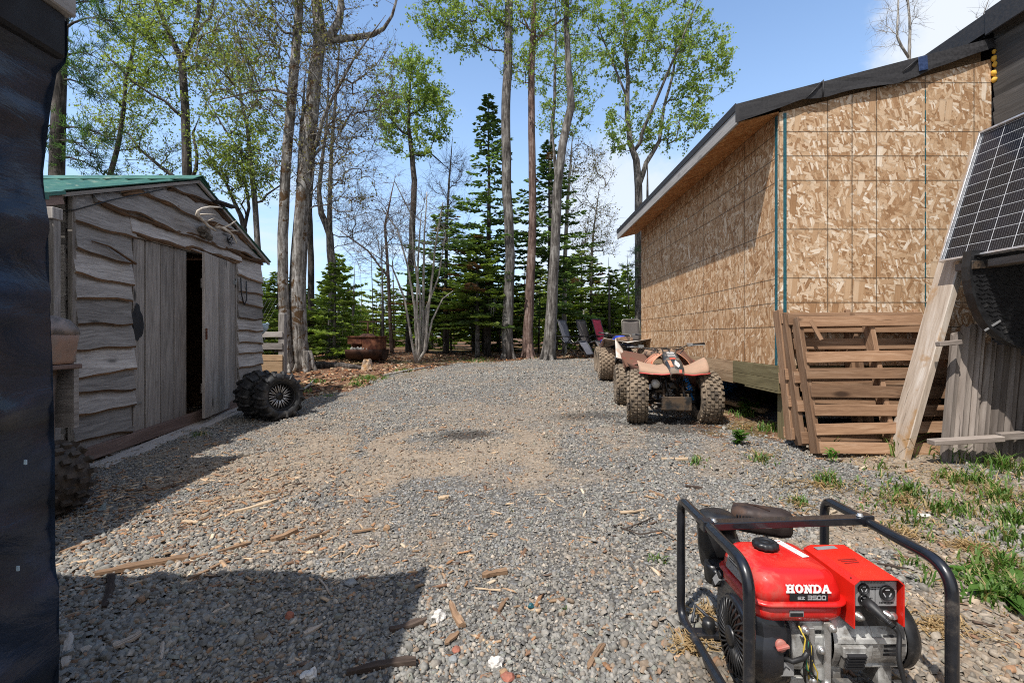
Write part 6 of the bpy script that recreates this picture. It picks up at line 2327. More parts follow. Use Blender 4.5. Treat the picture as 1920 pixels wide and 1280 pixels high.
# ------------------------------------------------------------------ quad bikes
def build_quad(name, label, loc, rz, scheme, W=.67, s=1.0):
    """sport quad; the nose points along local -y"""
    t = thing(name, label, 'quad bike', loc, (0, 0, rz), 'muddy quad bikes by the raised floor')
    t.scale = (s, s, s)
    hw = W / 2
    for (x, y, R_, w, rin, st, kn) in ((-hw, 0, .265, .20, .135, -.10, (27, 6)), (hw, 0, .265, .20, .135, .06, (27, 6)), (-hw - .01, 1.12, .265, .25, .125, 0, (25, 6)), (hw + .01, 1.12, .265, .25, .125, 0, (25, 6))):
        wl = MB(int(x * 10))
        ax = V((1, st, 0))
        tyre(wl, (0, 0, 0), R_, w, rin, ax, knobs=kn, kh=.012, seed=int(y * 10 + x * 5))
        o = wl.build('wheel', scheme['tyre'], t)
        o.location = (x, y, R_ - .01)
        wl = MB(2)
        rim(wl, (0, 0, 0), rin - .006, w, ax, side=1 if x > 0 else -1, spokes=5, mat=0, mat2=0, depth=.05)
        wl.build('rim', scheme['rim'], o)
    # frame tubes
    m = MB(3)
    for sx in (-1, 1):
        m.tube([(sx * .10, -.20, .24), (sx * .11, .1, .21), (sx * .13, .8, .23), (sx * .12, 1.1, .34)], .016, 7)
        m.tube([(sx * .10, -.20, .24), (sx * .09, -.08, .40), (sx * .08, .12, .58), (sx * .10, .5, .56), (sx * .12, 1.0, .56)], .014, 7)
        m.tube([(sx * .11, .1, .21), (sx * .09, .2, .55)], .012, 6)
        m.tube([(sx * .13, .75, .23), (sx * .11, .8, .55)], .012, 6)
    m.tube([(-.10, -.2, .24), (.10, -.2, .24)], .014, 7)
    m.tube([(-.14, 1.12, .27), (.14, 1.12, .27)], .03, 8)
    m.tube([(-hw, 1.12, .26), (hw, 1.12, .26)], .018, 8)
    m.build('frame', scheme['frame'], t)
    m = MB(4)
    m.bx(-.13, .15, -.245, -.222, .155, .285)
    m.bx(-.13, .15, -.24, .1, .15, .162)
    m.build('skid_plate', M['dark_metal'], t, bevel=.008)
    for sx in (-1, 1):     # suspension arms, shocks
        m = MB(5)
        for z0, z1 in ((.20, .20), (.33, .30)):
            m.tube([(sx * .10, -.13, z0), (sx * (hw - .06), 0, z1)], .012, 6)
            m.tube([(sx * .10, .12, z0), (sx * (hw - .06), 0, z1)], .012, 6)
        m.tube([(sx * .06, -.02, .36), (sx * (hw - .08), -.03, .25)], .007, 5)
        m.build('suspension_arm', M['dark_metal'], t)
        m = MB(6)
        a, b = V((sx * .09, -.03, .56)), V((sx * (hw - .12), -.02, .23))
        d = (b - a)
        m.tube([a, b], .011, 6)
        q = []
        u, v = frame_of(d)
        for k in range(73):
            f = .15 + .6 * k / 72
            an = k * .72
            q.append(a + d * f + (u * math.cos(an) + v * math.sin(an)) * .03)
        m.tube(q, .0055, 5)
        m.build('shock', scheme['shock'] if sx > 0 else M['dark_metal'], t)
    # engine
    m = MB(7)
    m.bx(-.10, .11, .38, .72, .22, .40)
    for k in range(7):
        z = .41 + k * .021
        m.bx(-.085, .085, .40, .58, z, z + .010)
    m.bx(-.07, .07, .42, .56, .40, .57)
    m.lathe([(.0, .02), (.08, .02), (.09, 0), (.09, -.05)], (-.11, .52, .30), (-1, 0, 0), 18)
    m.build('engine', M['cast_alu'], t, bevel=.006)
    m = MB(8)
    m.tube([(.05, .38, .48), (.10, .2, .44), (.15, .1, .34), (.17, .3, .3), (.17, .8, .38), (.17, 1.2, .46)], [.02, .022, .022, .02, .03, .045], 8)
    m.build('exhaust', M['rust'], t)
    m = MB(9)      # hanging headlight and cables
    m.lathe([(.0, .055), (.030, .045), (.045, .015), (.047, -.01), (.035, -.045), (0, -.055)], (-.175, -.14, .40), (-.1, -1, .1), 18)
    m.build('headlight', M['lamp_lens'], t)
    m = MB(10)
    rg = random.Random(4)
    for k in range(9):
        a = V((rg.uniform(-.16, .16), rg.uniform(-.12, .1), .55))
        b = V((rg.uniform(-.2, .2), rg.uniform(-.2, .1), rg.uniform(.22, .4)))
        m.tube([a, (a + b) / 2 + V((rg.uniform(-.08, .08), -.06, 0)), b], .006, 5)
    m.build('cables', M['cable'], t)
    for k in range(7):
        m = MB(11)
        m.blob((rg.uniform(-.12, .12), rg.uniform(-.1, .12), rg.uniform(.3, .52)), rg.uniform(.025, .05), rg, jag=.4)
        m.build('electric_box', M['dark_metal'], t)

    # front fender: one broad wing plate
    def wing(u, v):
        x = -.335 + .67 * u
        a = abs(x) / .335
        yf = -.30 + .13 * a ** 2.2
        yb = -.02 + .16 * a ** 1.6 - .10 * a ** 6
        y = yf + (yb - yf) * v
        z = .53 + .02 * a + .045 * a ** 3 * v * (1.6 if x > 0 else .5) + .075 * math.sin(v * 1.75) * (.35 + .65 * a) + .07 * max(0, 1 - a * 2.4) * (.4 + v) + .012 * noise.noise((x * 9, v * 3, 1))
        if v < .12: z -= .035 * (1 - v / .12)
        return (x, y, z)
    m = MB(12)
    m.grid(wing, 28, 12)
    m.build('front_fender', [scheme['fender']], t, solid=.006)
    m = MB(13)
    m.tube([V(wing(k / 24, 0)) + V((0, -.003, -.004)) for k in range(25)], .008, 6)
    m.build('fender_edge', scheme['edge'], t)
    for sx in (-1, 1):      # side skirts hanging below the wing
        m = MB(14)
        def skirt(u, v):
            x = sx * (.40 - .10 * u - .05 * v)
            y = .34 - .42 * u
            z = .60 - .05 * (1 - u) ** 2 * 0 - (.10 + .17 * math.sin(u * 2.6)) * v - .03 * u
            return (x, y, z)
        m.grid(skirt, 10, 6)
        m.build('side_skirt', scheme['under'], t, solid=.006)
    m = MB(15)
    def inner(u, v):
        x = -.30 + .60 * u
        a = abs(x) / .3
        return (x, -.17 + .10 * a + .14 * v, .53 - .19 * v * (.35 + .65 * a))
    m.grid(inner, 16, 5)
    m.build('inner_fender', scheme['under'], t, solid=.005)
    # nose and decals
    nose = [(-.325, .512, .058, .020), (-.27, .575, .068, .028), (-.16, .635, .076, .034), (-.02, .685, .080, .036), (.07, .735, .070, .034), (.13, .755, .05, .025)]
    m = MB(16)
    rings = []
    for y, z, hwid, hh in nose:
        rings.append([(-hwid, y + .02, z - .055), (-hwid, y, z - .006), (-hwid * .8, y - .004, z + hh * .3), (0, y - .006, z + hh * .45), (hwid * .8, y - .004, z + hh * .3), (hwid, y, z - .006), (hwid, y + .02, z - .055)])
    m.loft(rings, closed=False, caps=False)
    nz = m.build('nose', scheme['nose'], t, solid=.006)
    def onnose(u, s_, off=.004):
        k = u * (len(nose) - 1); i = min(int(k), len(nose) - 2); f = k - i
        y, z, hwid, hh = [nose[i][q] * (1 - f) + nose[i + 1][q] * f for q in range(4)]
        zz = z + hh * (.45 - .15 * abs(s_) ** 2) + off
        return V((s_ * hwid * .8, y - .008, zz))
    def decal(name, u0, u1, s0, s1, mat):
        mm = MB(1)
        mm.grid(lambda a, b: onnose(u0 + (u1 - u0) * b, s0 + (s1 - s0) * a), 4, 4)
        mm.build(name, mat, nz)
    for k in range(4):
        decal('white_bar', .60 + k * .085, .63 + k * .085, -.55, .75, M['decal_white'])
    decal('red_patch', .50, .55, -.45, .45, M['decal_red'])
    decal('orange_patch', .22, .46, -.98, -.45, scheme['body'])
    decal('red_patch', .02, .12, .35, .85, M['decal_red'])
    mm = MB(3)         # white splash mark
    rgs = random.Random(8)
    pts = [(.30 + .14 * math.sin(a) * rgs.uniform(.6, 1.1), .28 + .42 * math.cos(a) * rgs.uniform(.6, 1.1)) for a in [k * .524 for k in range(12)]]
    c0 = mm.add([onnose(.30, .28, .006)] + [onnose(a, b, .006) for a, b in pts])
    for k in range(12):
        mm.face((c0, c0 + 1 + k, c0 + 1 + (k + 1) % 12))
    mm.build('white_splash', M['decal_white'], nz)
    # tank shrouds, seat, rear
    for sx in (-1, 1):
        m = MB(17)
        def shroud(u, v):
            return (sx * (.085 + .10 * math.sin(min(1, v * 1.15) * 1.57) + .03 * u), .02 + .42 * u - .03 * v, .735 - .03 * u - .17 * v + .015 * math.sin(u * 3.1))
        m.grid(shroud, 10, 8)
        m.build('shroud', scheme['body'], t, solid=.006)
    m = MB(18)
    rings = []
    for y, z, hwid, h in ((.10, .70, .075, .05), (.2, .73, .10, .07), (.4, .725, .105, .07), (.52, .70, .09, .06)):
        rings.append(sup(0, y, z, hwid, h, 2.6, 16, 'y'))
    m.loft(rings)
    m.build('tank_cover', scheme['tank'], t)
    m = MB(19)
    rings = []
    for y, z, hwid, h in ((.46, .70, .07, .05), (.55, .70, .11, .06), (.8, .69, .13, .06), (1.05, .71, .125, .06), (1.2, .73, .10, .04)):
        rings.append(sup(0, y, z, hwid, h, 3, 16, 'y'))
    m.loft(rings)
    m.build('seat', M['seat_vinyl'], t)
    def rear(u, v):
        x = -.40 + .80 * u
        a = abs(x) / .40
        y = .72 + (.62 + .12 * a) * v
        z = .64 + .03 * math.sin(v * 3) + .10 * a * v * v - .05 * a * (1 - v) - .12 * max(0, .25 - v) * a * 3
        return (x, y, z)
    m = MB(20)
    m.grid(rear, 20, 12)
    m.build('rear_fender', scheme['rear'], t, solid=.006)
    for sx in (-1, 1):
        m = MB(21)
        m.grid(lambda u, v: (sx * (.40 - .02 * v), .70 + .62 * u, .615 + .04 * u + .10 * u * u - (.16 - .08 * u) * v), 8, 4)
        m.build('rear_skirt', scheme['under'], t, solid=.006)
    if scheme.get('tip'):
        m = MB(27)
        m.grid(lambda u, v: (-.36 - .10 * v + .02 * u, 1.02 + .36 * u + .06 * v, .60 + .13 * u + .17 * v * u + .03 * v), 6, 6)
        m.build('fender_tip', scheme['tip'], t, solid=.006)
    # foot rests
    for sx in (-1, 1):
        m = MB(22)
        m.bx(min(sx * .14, sx * .36), max(sx * .14, sx * .36), .38, .56, .245, .265)
        m.tube([(sx * .33, .34, .26), (sx * .34, .7, .28)], .014, 6)
        m.build('footrest', M['dark_metal'], t)
    # handlebar
    m = MB(23)
    m.tube([(-.02, .16, .70), (-.02, .21, .80)], .022, 8)
    bar = [(-.40, .26, .81), (-.28, .23, .82), (-.13, .20, .775), (.09, .20, .775), (.20, .22, .84), (.38, .25, .86)]
    m.tube(rounded(bar, .05, 5), .012, 8)
    m.tube([(-.22, .215, .80), (.17, .215, .822)], .008, 6)
    m.bx(-.06, .03, .17, .24, .765, .80)
    m.build('handlebar', M['dark_metal'], t)
    for a, b in (((-.41, .262, .809), (-.29, .235, .82)), ((.26, .232, .849), (.39, .252, .861))):
        m = MB(24)
        a, b = V(a), V(b)
        m.tube([a, a.lerp(b, .08), b], [.021, .018, .018], 10)
        m.build('grip', M['black_plastic'], t)
        m = MB(25)
        e = b if a.x < 0 else a
        e = b if a.x < 0 else a
        d = V((-.1 if a.x > 0 else .1, 0, 0))
        m.tube([e + d * .3, e + V((0, -.05, -.01)), e + V((0.12 if a.x > 0 else -.10, -.065, .0))], .006, 6)
        m.box(e + d * .25, (.028, 0, 0), (0, .02, 0), (0, 0, .022))
        m.build('brake_lever', M['grey_metal'], t, bevel=.004)
    m = MB(26)
    for k in range(5):
        x = -.1 + .05 * k
        m.tube([(x, .2, .79), (x * 1.5, .09, .80), (x * .7, .05, .70)], .005, 5)
    m.build('cables', M['cable'], t)
    def squat(o):           # the bikes sit low on their springs
        for v in o.data.vertices:
            if v.co.z > .5: v.co.z = .5 + (v.co.z - .5) * .80
        for c in o.children: squat(c)
    for c in t.children:
        if not c.name.startswith('wheel'): squat(c)
    return t


SCH_RED = dict(tyre=M['mud_tyre'], rim=M['rim_black'], frame=M['dark_metal'], shock=M['spring_blue'], fender=M['fender_plastic'], edge=plain('red_edge', (.52, .07, .06), .5, 0, .15, 10, 0, .4, (.5, .3, .22), .25), under=M['fender_under'],
               nose=M['decal_black'], body=M['orange_plastic'], tank=M['seat_vinyl'], rear=M['fender_under'], tip=M['white_plastic'])
SCH_BLUE = dict(tyre=M['mud_wheel'], rim=M['mud_wheel'], frame=M['dark_metal'], shock=M['dark_metal'], fender=M['blue_plastic'], edge=M['blue_plastic'], under=M['fender_under'],
                nose=M['blue_plastic'], body=M['blue_plastic'], tank=M['blue_plastic'], rear=M['white_plastic'])
_p = onground(1266, 798)
build_quad('quad_bike', 'mud-covered orange and red quad bike facing the camera beside the raised floor', (1.555, 4.86, float(gnd(1.55, 4.8)) - .005), R(-7), SCH_RED)
q2 = build_quad('quad_bike', 'muddy blue quad bike with white rear fender, parked behind the orange one', (1.95, 9.3, float(gnd(1.7, 8.6)) - .0), R(175), SCH_BLUE, .66)
# ------------------------------------------------------------------ leaning things on the right
def build_pallets():
    rg = random.Random(31)

    def pallet(name, label, origin, lean, yaw, seed, broken=False):
        """stands on its edge; local x across, z up the slope, -y is its face"""
        t = thing(name, label, 'pallet', origin, (R(lean), 0, R(yaw)), 'wooden pallets leaning on the strand-board wall')
        r = random.Random(seed)
        W, Hh = 1.16, 1.06
        for k, x in enumerate((.02, W / 2, W - .02)):
            m = MB(seed + k)
            a = V((x + r.uniform(-.01, .01), 0, 0)); b = V((x + r.uniform(-.03, .03), 0, Hh))
            m.beam(a, b, .038, .09, up=(0, 1, 0))
            m.build('stringer', M['pallet_wood'], t, bevel=.004)
        if not broken:
            zz = [(.035, .085), (.185, .085), (.315, .085), (.455, .092), (.60, .085), (.735, .085), (1.02, .085)]
        else:
            zz = [(.05, .09), (.30, .09), (.52, .09), (.985, .09)]
        for k, (z, w) in enumerate(zz):
            m = MB(seed + 10 + k)
            x0, x1 = r.uniform(-.015, .01), W + r.uniform(-.01, .015)
            d = r.uniform(-.012, .012)
            m.beam((x0, -.0565, z - d), (x1, -.0565, z + d), w, .017, up=(0, 1, 0))
            m.build('slat', M['pallet_wood'], t, bevel=.003)
        for k, z in enumerate((.05, .52, .86, 1.0) if not broken else (.06, .5, 1.0)):
            m = MB(seed + 30 + k)
            m.beam((0, .0565, z), (W, .0565, z), .09, .017, up=(0, 1, 0))
            m.build('slat', M['pallet_wood'], t, bevel=.003)
        return t
    g = float(gnd(2.32, 3.55))
    p = onground(1545, 838)
    pallet('pallet', 'front wooden pallet with a slatted lower half and missing upper slats', (2.235, 3.60, g + .02), -14.5, 1, 100)
    pallet('pallet', 'second wooden pallet sandwiched behind the front one', (2.20, 3.74, g + .05), -12, 2.5, 200, True)
    pallet('pallet', 'third wooden pallet, hard against the strand-board wall', (2.17, 3.845, g + .07), -9, .5, 300, True)
    # splintered piece on top
    m = MB(9)
    a, b = at(1519, 600, 3.80), at(1540, 637, 3.74)
    m.beam(a, b, .03, .012, up=(0, 1, 0))
    o = m.build('splinter', M['pallet_wood'], origin=a)
    tag(o, 'broken splinter of slat hanging from the top of the front pallet', 'wood splinter')


build_pallets()


def build_panel_side():
    # thick pale plank leaning to the right
    m = MB(51)
    bot = V((2.80, 3.545, float(gnd(2.8, 3.57)) - .03))
    top = V((3.45, 3.545, 2.60))
    d = (top - bot).normalized()
    n = V((0, 1, 0)).cross(d).normalized()
    m.box((bot + top) / 2, (top - bot) / 2, (0, .094, 0), n * .026, 0, .6)
    o = m.build('leaning_plank', M['weathered_plank'], origin=bot, bevel=.005)
    tag(o, 'thick pale weathered plank leaning right, from the gravel up behind the solar panel', 'plank')
    # solar panel
    P0 = V((3.085, 3.50, 1.735))
    up = V((.275, 0, .885)).normalized()
    al = V((0, -1, 0))
    nr = up.cross(al).normalized()
    if nr.x > 0: nr = -nr
    Wd, Ln = .99, 1.66
    t = thing('solar_module', 'solar panel with a silver frame leaning against the grey house, cut off at the right', 'solar panel', P0)
    m = MB(1)
    c = P0 + up * Wd / 2 + al * Ln / 2
    m.box(c - nr * .006, al * (Ln / 2 - .012), up * (Wd / 2 - .012), nr * .004)
    m.build('glass', solar_mat(P0, up, al), t, local=False)
    m = MB(2)
    fw = .015
    for s_ in (0, 1):
        m.box(P0 + up * (fw / 2 if s_ == 0 else Wd - fw / 2) + al * Ln / 2, al * Ln / 2, up * fw / 2, nr * .017, 0, .5)
        m.box(P0 + al * (fw / 2 if s_ == 0 else Ln - fw / 2) + up * Wd / 2, al * fw / 2, up * (Wd / 2 - fw), nr * .0165, 0, .5)
    m.build('panel_frame', M['alu_frame'], t, local=False, bevel=.0015)
    m = MB(3)
    m.box(c - nr * .013, al * (Ln / 2 - .015), up * (Wd / 2 - .015), nr * .002)
    m.build('back_sheet', M['panel_grey'], t, local=False)
    # ledger under the panel
    m = MB(4)
    a = V((3.16, 3.42, 1.685)); b = V((3.16, 1.9, 1.685))
    m.beam(a, b, .09, .05)
    o = m.build('support_board', M['slab_grey'], origin=a, bevel=.004)
    tag(o, 'weathered board under the lower edge of the solar panel', 'board')
    m = MB(5)
    m.box((3.50, 2.0, 1.35), (.24, 0, 1.25), (0, .09, 0), (.02, 0, -.004))
    o = m.build('leaning_plank', M['slab_grey'], origin=(3.3, 2.0, .3))
    tag(o, 'second plank holding up the far end of the solar panel', 'plank')

    # grey rough-sawn boards, fluted, leaning as a panel
    Y = 3.42
    t = thing('slab_fence', 'panel of grey fluted weathered boards leaning beside the plank', 'fence panel', (3.06, Y, float(gnd(3.06, Y))))
    rg = random.Random(5)
    x = 3.02
    k = 0
    while x < 3.94:
        w = rg.choice((.05, .06, .075, .1, .07))
        zt = {0: 1.22, 1: 1.27, 2: 1.285, 3: 1.15}.get(k, rg.uniform(1.02, 1.22))
        z0 = float(gnd(3.1, Y)) - .04
        n = 6
        shift = .13
        def ring(z, zr):
            q = []
            for i in range(n + 1):
                u = i / n
                yy = -.014 * math.sin(math.pi * u) - .006 * (1 if i in (2, 5) else 0)
                q.append((x + w * u + shift * zr, Y + .05 * zr + yy, z + (rg.uniform(-.02, .02) if z > 1 else 0)))
            q += [(x + w + shift * zr, Y + .05 * zr + .02, z), (x + shift * zr, Y + .05 * zr + .02, z)]
            return q
        m = MB(k)
        rn = rg.random()
        rings = [ring(z0 + (zt - z0) * i / 5, i / 5) for i in range(6)]
        bs = [m.add(r) for r in rings]
        nn = len(rings[0])
        ou = rg.random() * 9
        for i, (a, b) in enumerate(zip(bs, bs[1:])):
            for j in range(nn):
                j2 = (j + 1) % nn
                uv = [(ou + i * .17, j * .014 + rn), (ou + i * .17, (j + 1) * .014 + rn), (ou + (i + 1) * .17, (j + 1) * .014 + rn), (ou + (i + 1) * .17, j * .014 + rn)]
                m.face((a + j, a + j2, b + j2, b + j), 0, rn, uv)
        m.face([bs[-1] + j for j in range(nn)], 0, rn)
        m.build('board', M['slab_grey'], t, local=False)
        x += w + .004
        k += 1
    m = MB(77)
    m.beam(at(1758, 645, 3.36), at(1800, 641, 3.36), .032, .045, up=(0, 1, 0))
    m.build('cleat', M['slab_grey'], t, local=False, bevel=.004)
    a, b = at(1745, 829, 3.34), at(1876, 821, 3.31)
    m = MB(52)
    m.beam(a, b, .036, .075, up=(0, 1, 0))
    o = m.build('rail_board', M['slab_grey'], origin=a, bevel=.004)
    tag(o, 'short grey board fixed low across the foot of the fluted boards', 'board')
    a, b = at(1872, 818, 3.37), at(1960, 812, 3.36)
    m = MB(53)
    m.beam(a, b, .05, .05, up=(0, 1, 0))
    o = m.build('rail_board', M['slab_grey'], origin=a, bevel=.004)
    tag(o, 'darker short board in shade at the foot of the fluted boards, right edge', 'board')

    # black tread-plate lid
    Y = 3.20
    t = thing('tread_plate_lid', 'black tread-plate plastic lid with a rounded corner hanging under the solar panel', 'lid', at(1900, 570, Y))
    outline = [(1819, 470), (1815, 500), (1816, 525), (1821, 550), (1829, 575), (1840, 598), (1853, 615), (1870, 630), (1885, 640), (1900, 648), (1930, 655), (2010, 660), (2050, 640), (2050, 470)]
    cen = V((1935, 560, 0))
    m = MB(1)
    P = [at(px, py, Y) for px, py in outline]
    nI = len(P)
    ins = [at(cen.x + (px - cen.x) * .93, cen.y + (py - cen.y) * .91, Y - .012) for px, py in outline]
    a0 = m.add([p + V((0, .05, 0)) for p in P]); a1 = m.add(P); a2 = m.add([p + V((0, -.012, 0)) for p in P]); a3 = m.add(ins); a4 = m.add([q + V((0, .012, 0)) for q in ins])
    for A, B in ((a0, a1), (a1, a2), (a2, a3), (a3, a4)):
        for k in range(nI):
            k2 = (k + 1) % nI
            m.face((A + k, B + k, B + k2, A + k2), 0, .5)
    m.face([a4 + k for k in range(nI)][::-1], 0, .5)
    m.face([a0 + k for k in range(nI)], 0, .5)
    m.build('shell', M['black_plastic'], t, local=False)
    m = MB(2)
    def inside(px, py):
        c = False
        j = nI - 1
        Q = [(cen.x + (a - cen.x) * .90, cen.y + (b - cen.y) * .86) for a, b in outline]
        for i in range(nI):
            if ((Q[i][1] > py) != (Q[j][1] > py)) and px < (Q[j][0] - Q[i][0]) * (py - Q[i][1]) / (Q[j][1] - Q[i][1]) + Q[i][0]: c = not c
            j = i
        return c
    for r in range(22):
        for q in range(28):
            px = 1820 + q * 9.5 + (4.7 if r % 2 else 0)
            py = 476 + r * 8.2
            if not inside(px, py): continue
            c = at(px, py, Y - .002)
            sg = 1 if (r + q) % 2 else -1
            dx, dz = .013, .006 * sg
            m.box(c, (dx, 0, dz), (-dz * .22, 0, dx * .22), (0, .003, 0), 0, .5)
    m.build('tread_pattern', M['black_plastic'], t, local=False)
    m = MB(3)
    m.beam(at(1822, 497, Y - .015), at(1960, 486, Y - .015), .055, .012, up=(0, 1, 0))
    m.build('edge_band', M['dark_metal'], t, local=False, bevel=.003)
    m = MB(4)
    m.beam(at(1846, 620, Y - .006), at(1876, 601, Y - .006), .012, .004, up=(0, 1, 0))
    m.build('scuff', M['panel_grey'], t, local=False)


def solar_mat(P0, up, al):
    m, t = new_mat('solar_cells')
    co = t.n('ShaderNodeNewGeometry', out=0)
    rel = t.vm('SUBTRACT', co, tuple(P0))
    u = t.n('ShaderNodeVectorMath', {0: rel, 1: tuple(al)}, out=1, operation='DOT_PRODUCT')
    v = t.n('ShaderNodeVectorMath', {0: rel, 1: tuple(up)}, out=1, operation='DOT_PRODUCT')

    def line(c, off, period, w):
        a = t.m('ABSOLUTE', t.m('SUBTRACT', t.m('MODULO', t.m('ADD', c, period * 20 + off + period / 2), period), period / 2))
        return t.m('LESS_THAN', a, w)
    g1 = line(v, -.022, .0788, .0013)          # cell rows
    g2 = line(u, -.02, .160, .0022)            # cell columns
    fine = line(u, -.02, .0160, .0006)
    base = t.mix(t.smooth(t.noise(co, 1.5, 3), .4, .6), (.010, .011, .014), (.014, .016, .026))
    c = t.mix(fine, base, (.16, .165, .17))
    c = t.mix(t.m('MAXIMUM', g1, g2), c, (.52, .53, .54))
    finish(t, c, .09, spec=.28)
    return m


build_panel_side()


def build_underfloor():
    a, b = onground(1350, 762), onground(1436, 786)
    a, b = V((2.36, 5.75, float(gnd(2.36, 5.75)) + .07)), V((2.545, 4.93, float(gnd(2.55, 4.9)) + .055))
    m = MB(3)
    m.beam(a, b, .09, .042)
    o = m.build('timber', M['raw_wood'], origin=b, bevel=.003)
    tag(o, 'clean sawn timber lying on the ground at the edge of the raised floor', 'timber')
    p = V((2.62, 6.2, float(gnd(2.6, 6.2))))
    t = thing('blue_tub', 'blue plastic tub in the dark beneath the raised floor', 'tub', p)
    m = MB(4)
    m.lathe([(.0, .0), (.20, .0), (.24, .33), (.265, .335), (.265, .36), (.23, .355), (.19, .03), (0, .03)], p, (0, 0, 1), 22)
    m.build('tub', M['blue_tub'], t, local=False)
    t = thing('covered_heap', 'dark tarpaulin thrown over stored odds and ends beneath the raised floor', 'tarpaulin', (3.0, 5.6, .35))
    m = MB(5)
    rg = random.Random(5)
    def heap(u, v):
        x, y = 2.5 + 1.2 * u, 4.5 + 2.6 * v
        return (x, y, float(gnd(x, y)) + .30 * (math.sin(math.pi * u) * math.sin(math.pi * v)) ** .5 * (.6 + .5 * noise.noise((u * 4, v * 5, 3))) - .01)
    m.grid(heap, 24, 30)
    m.build('tarpaulin', M['grey_tarp'], t, local=False)
    m = MB(6)
    m.beam((2.6, 4.75, float(gnd(2.6, 4.7)) + .05), (3.4, 4.5, float(gnd(3.4, 4.5)) + .05), .14, .03)
    o = m.build('old_board', M['grey_board'], origin=(2.6, 4.75, float(gnd(2.6, 4.7))), bevel=.003)
    tag(o, 'grey board lying under the raised floor behind the corner post', 'board')
    # brown clod at the right edge
    p = onground(1912, 840)
    m = MB(7)
    m.blob((3.36, 3.22, float(gnd(3.3, 3.2)) + .08), .10, rg, sub=2, jag=.3, sq=(1, 1, .8))


build_underfloor()


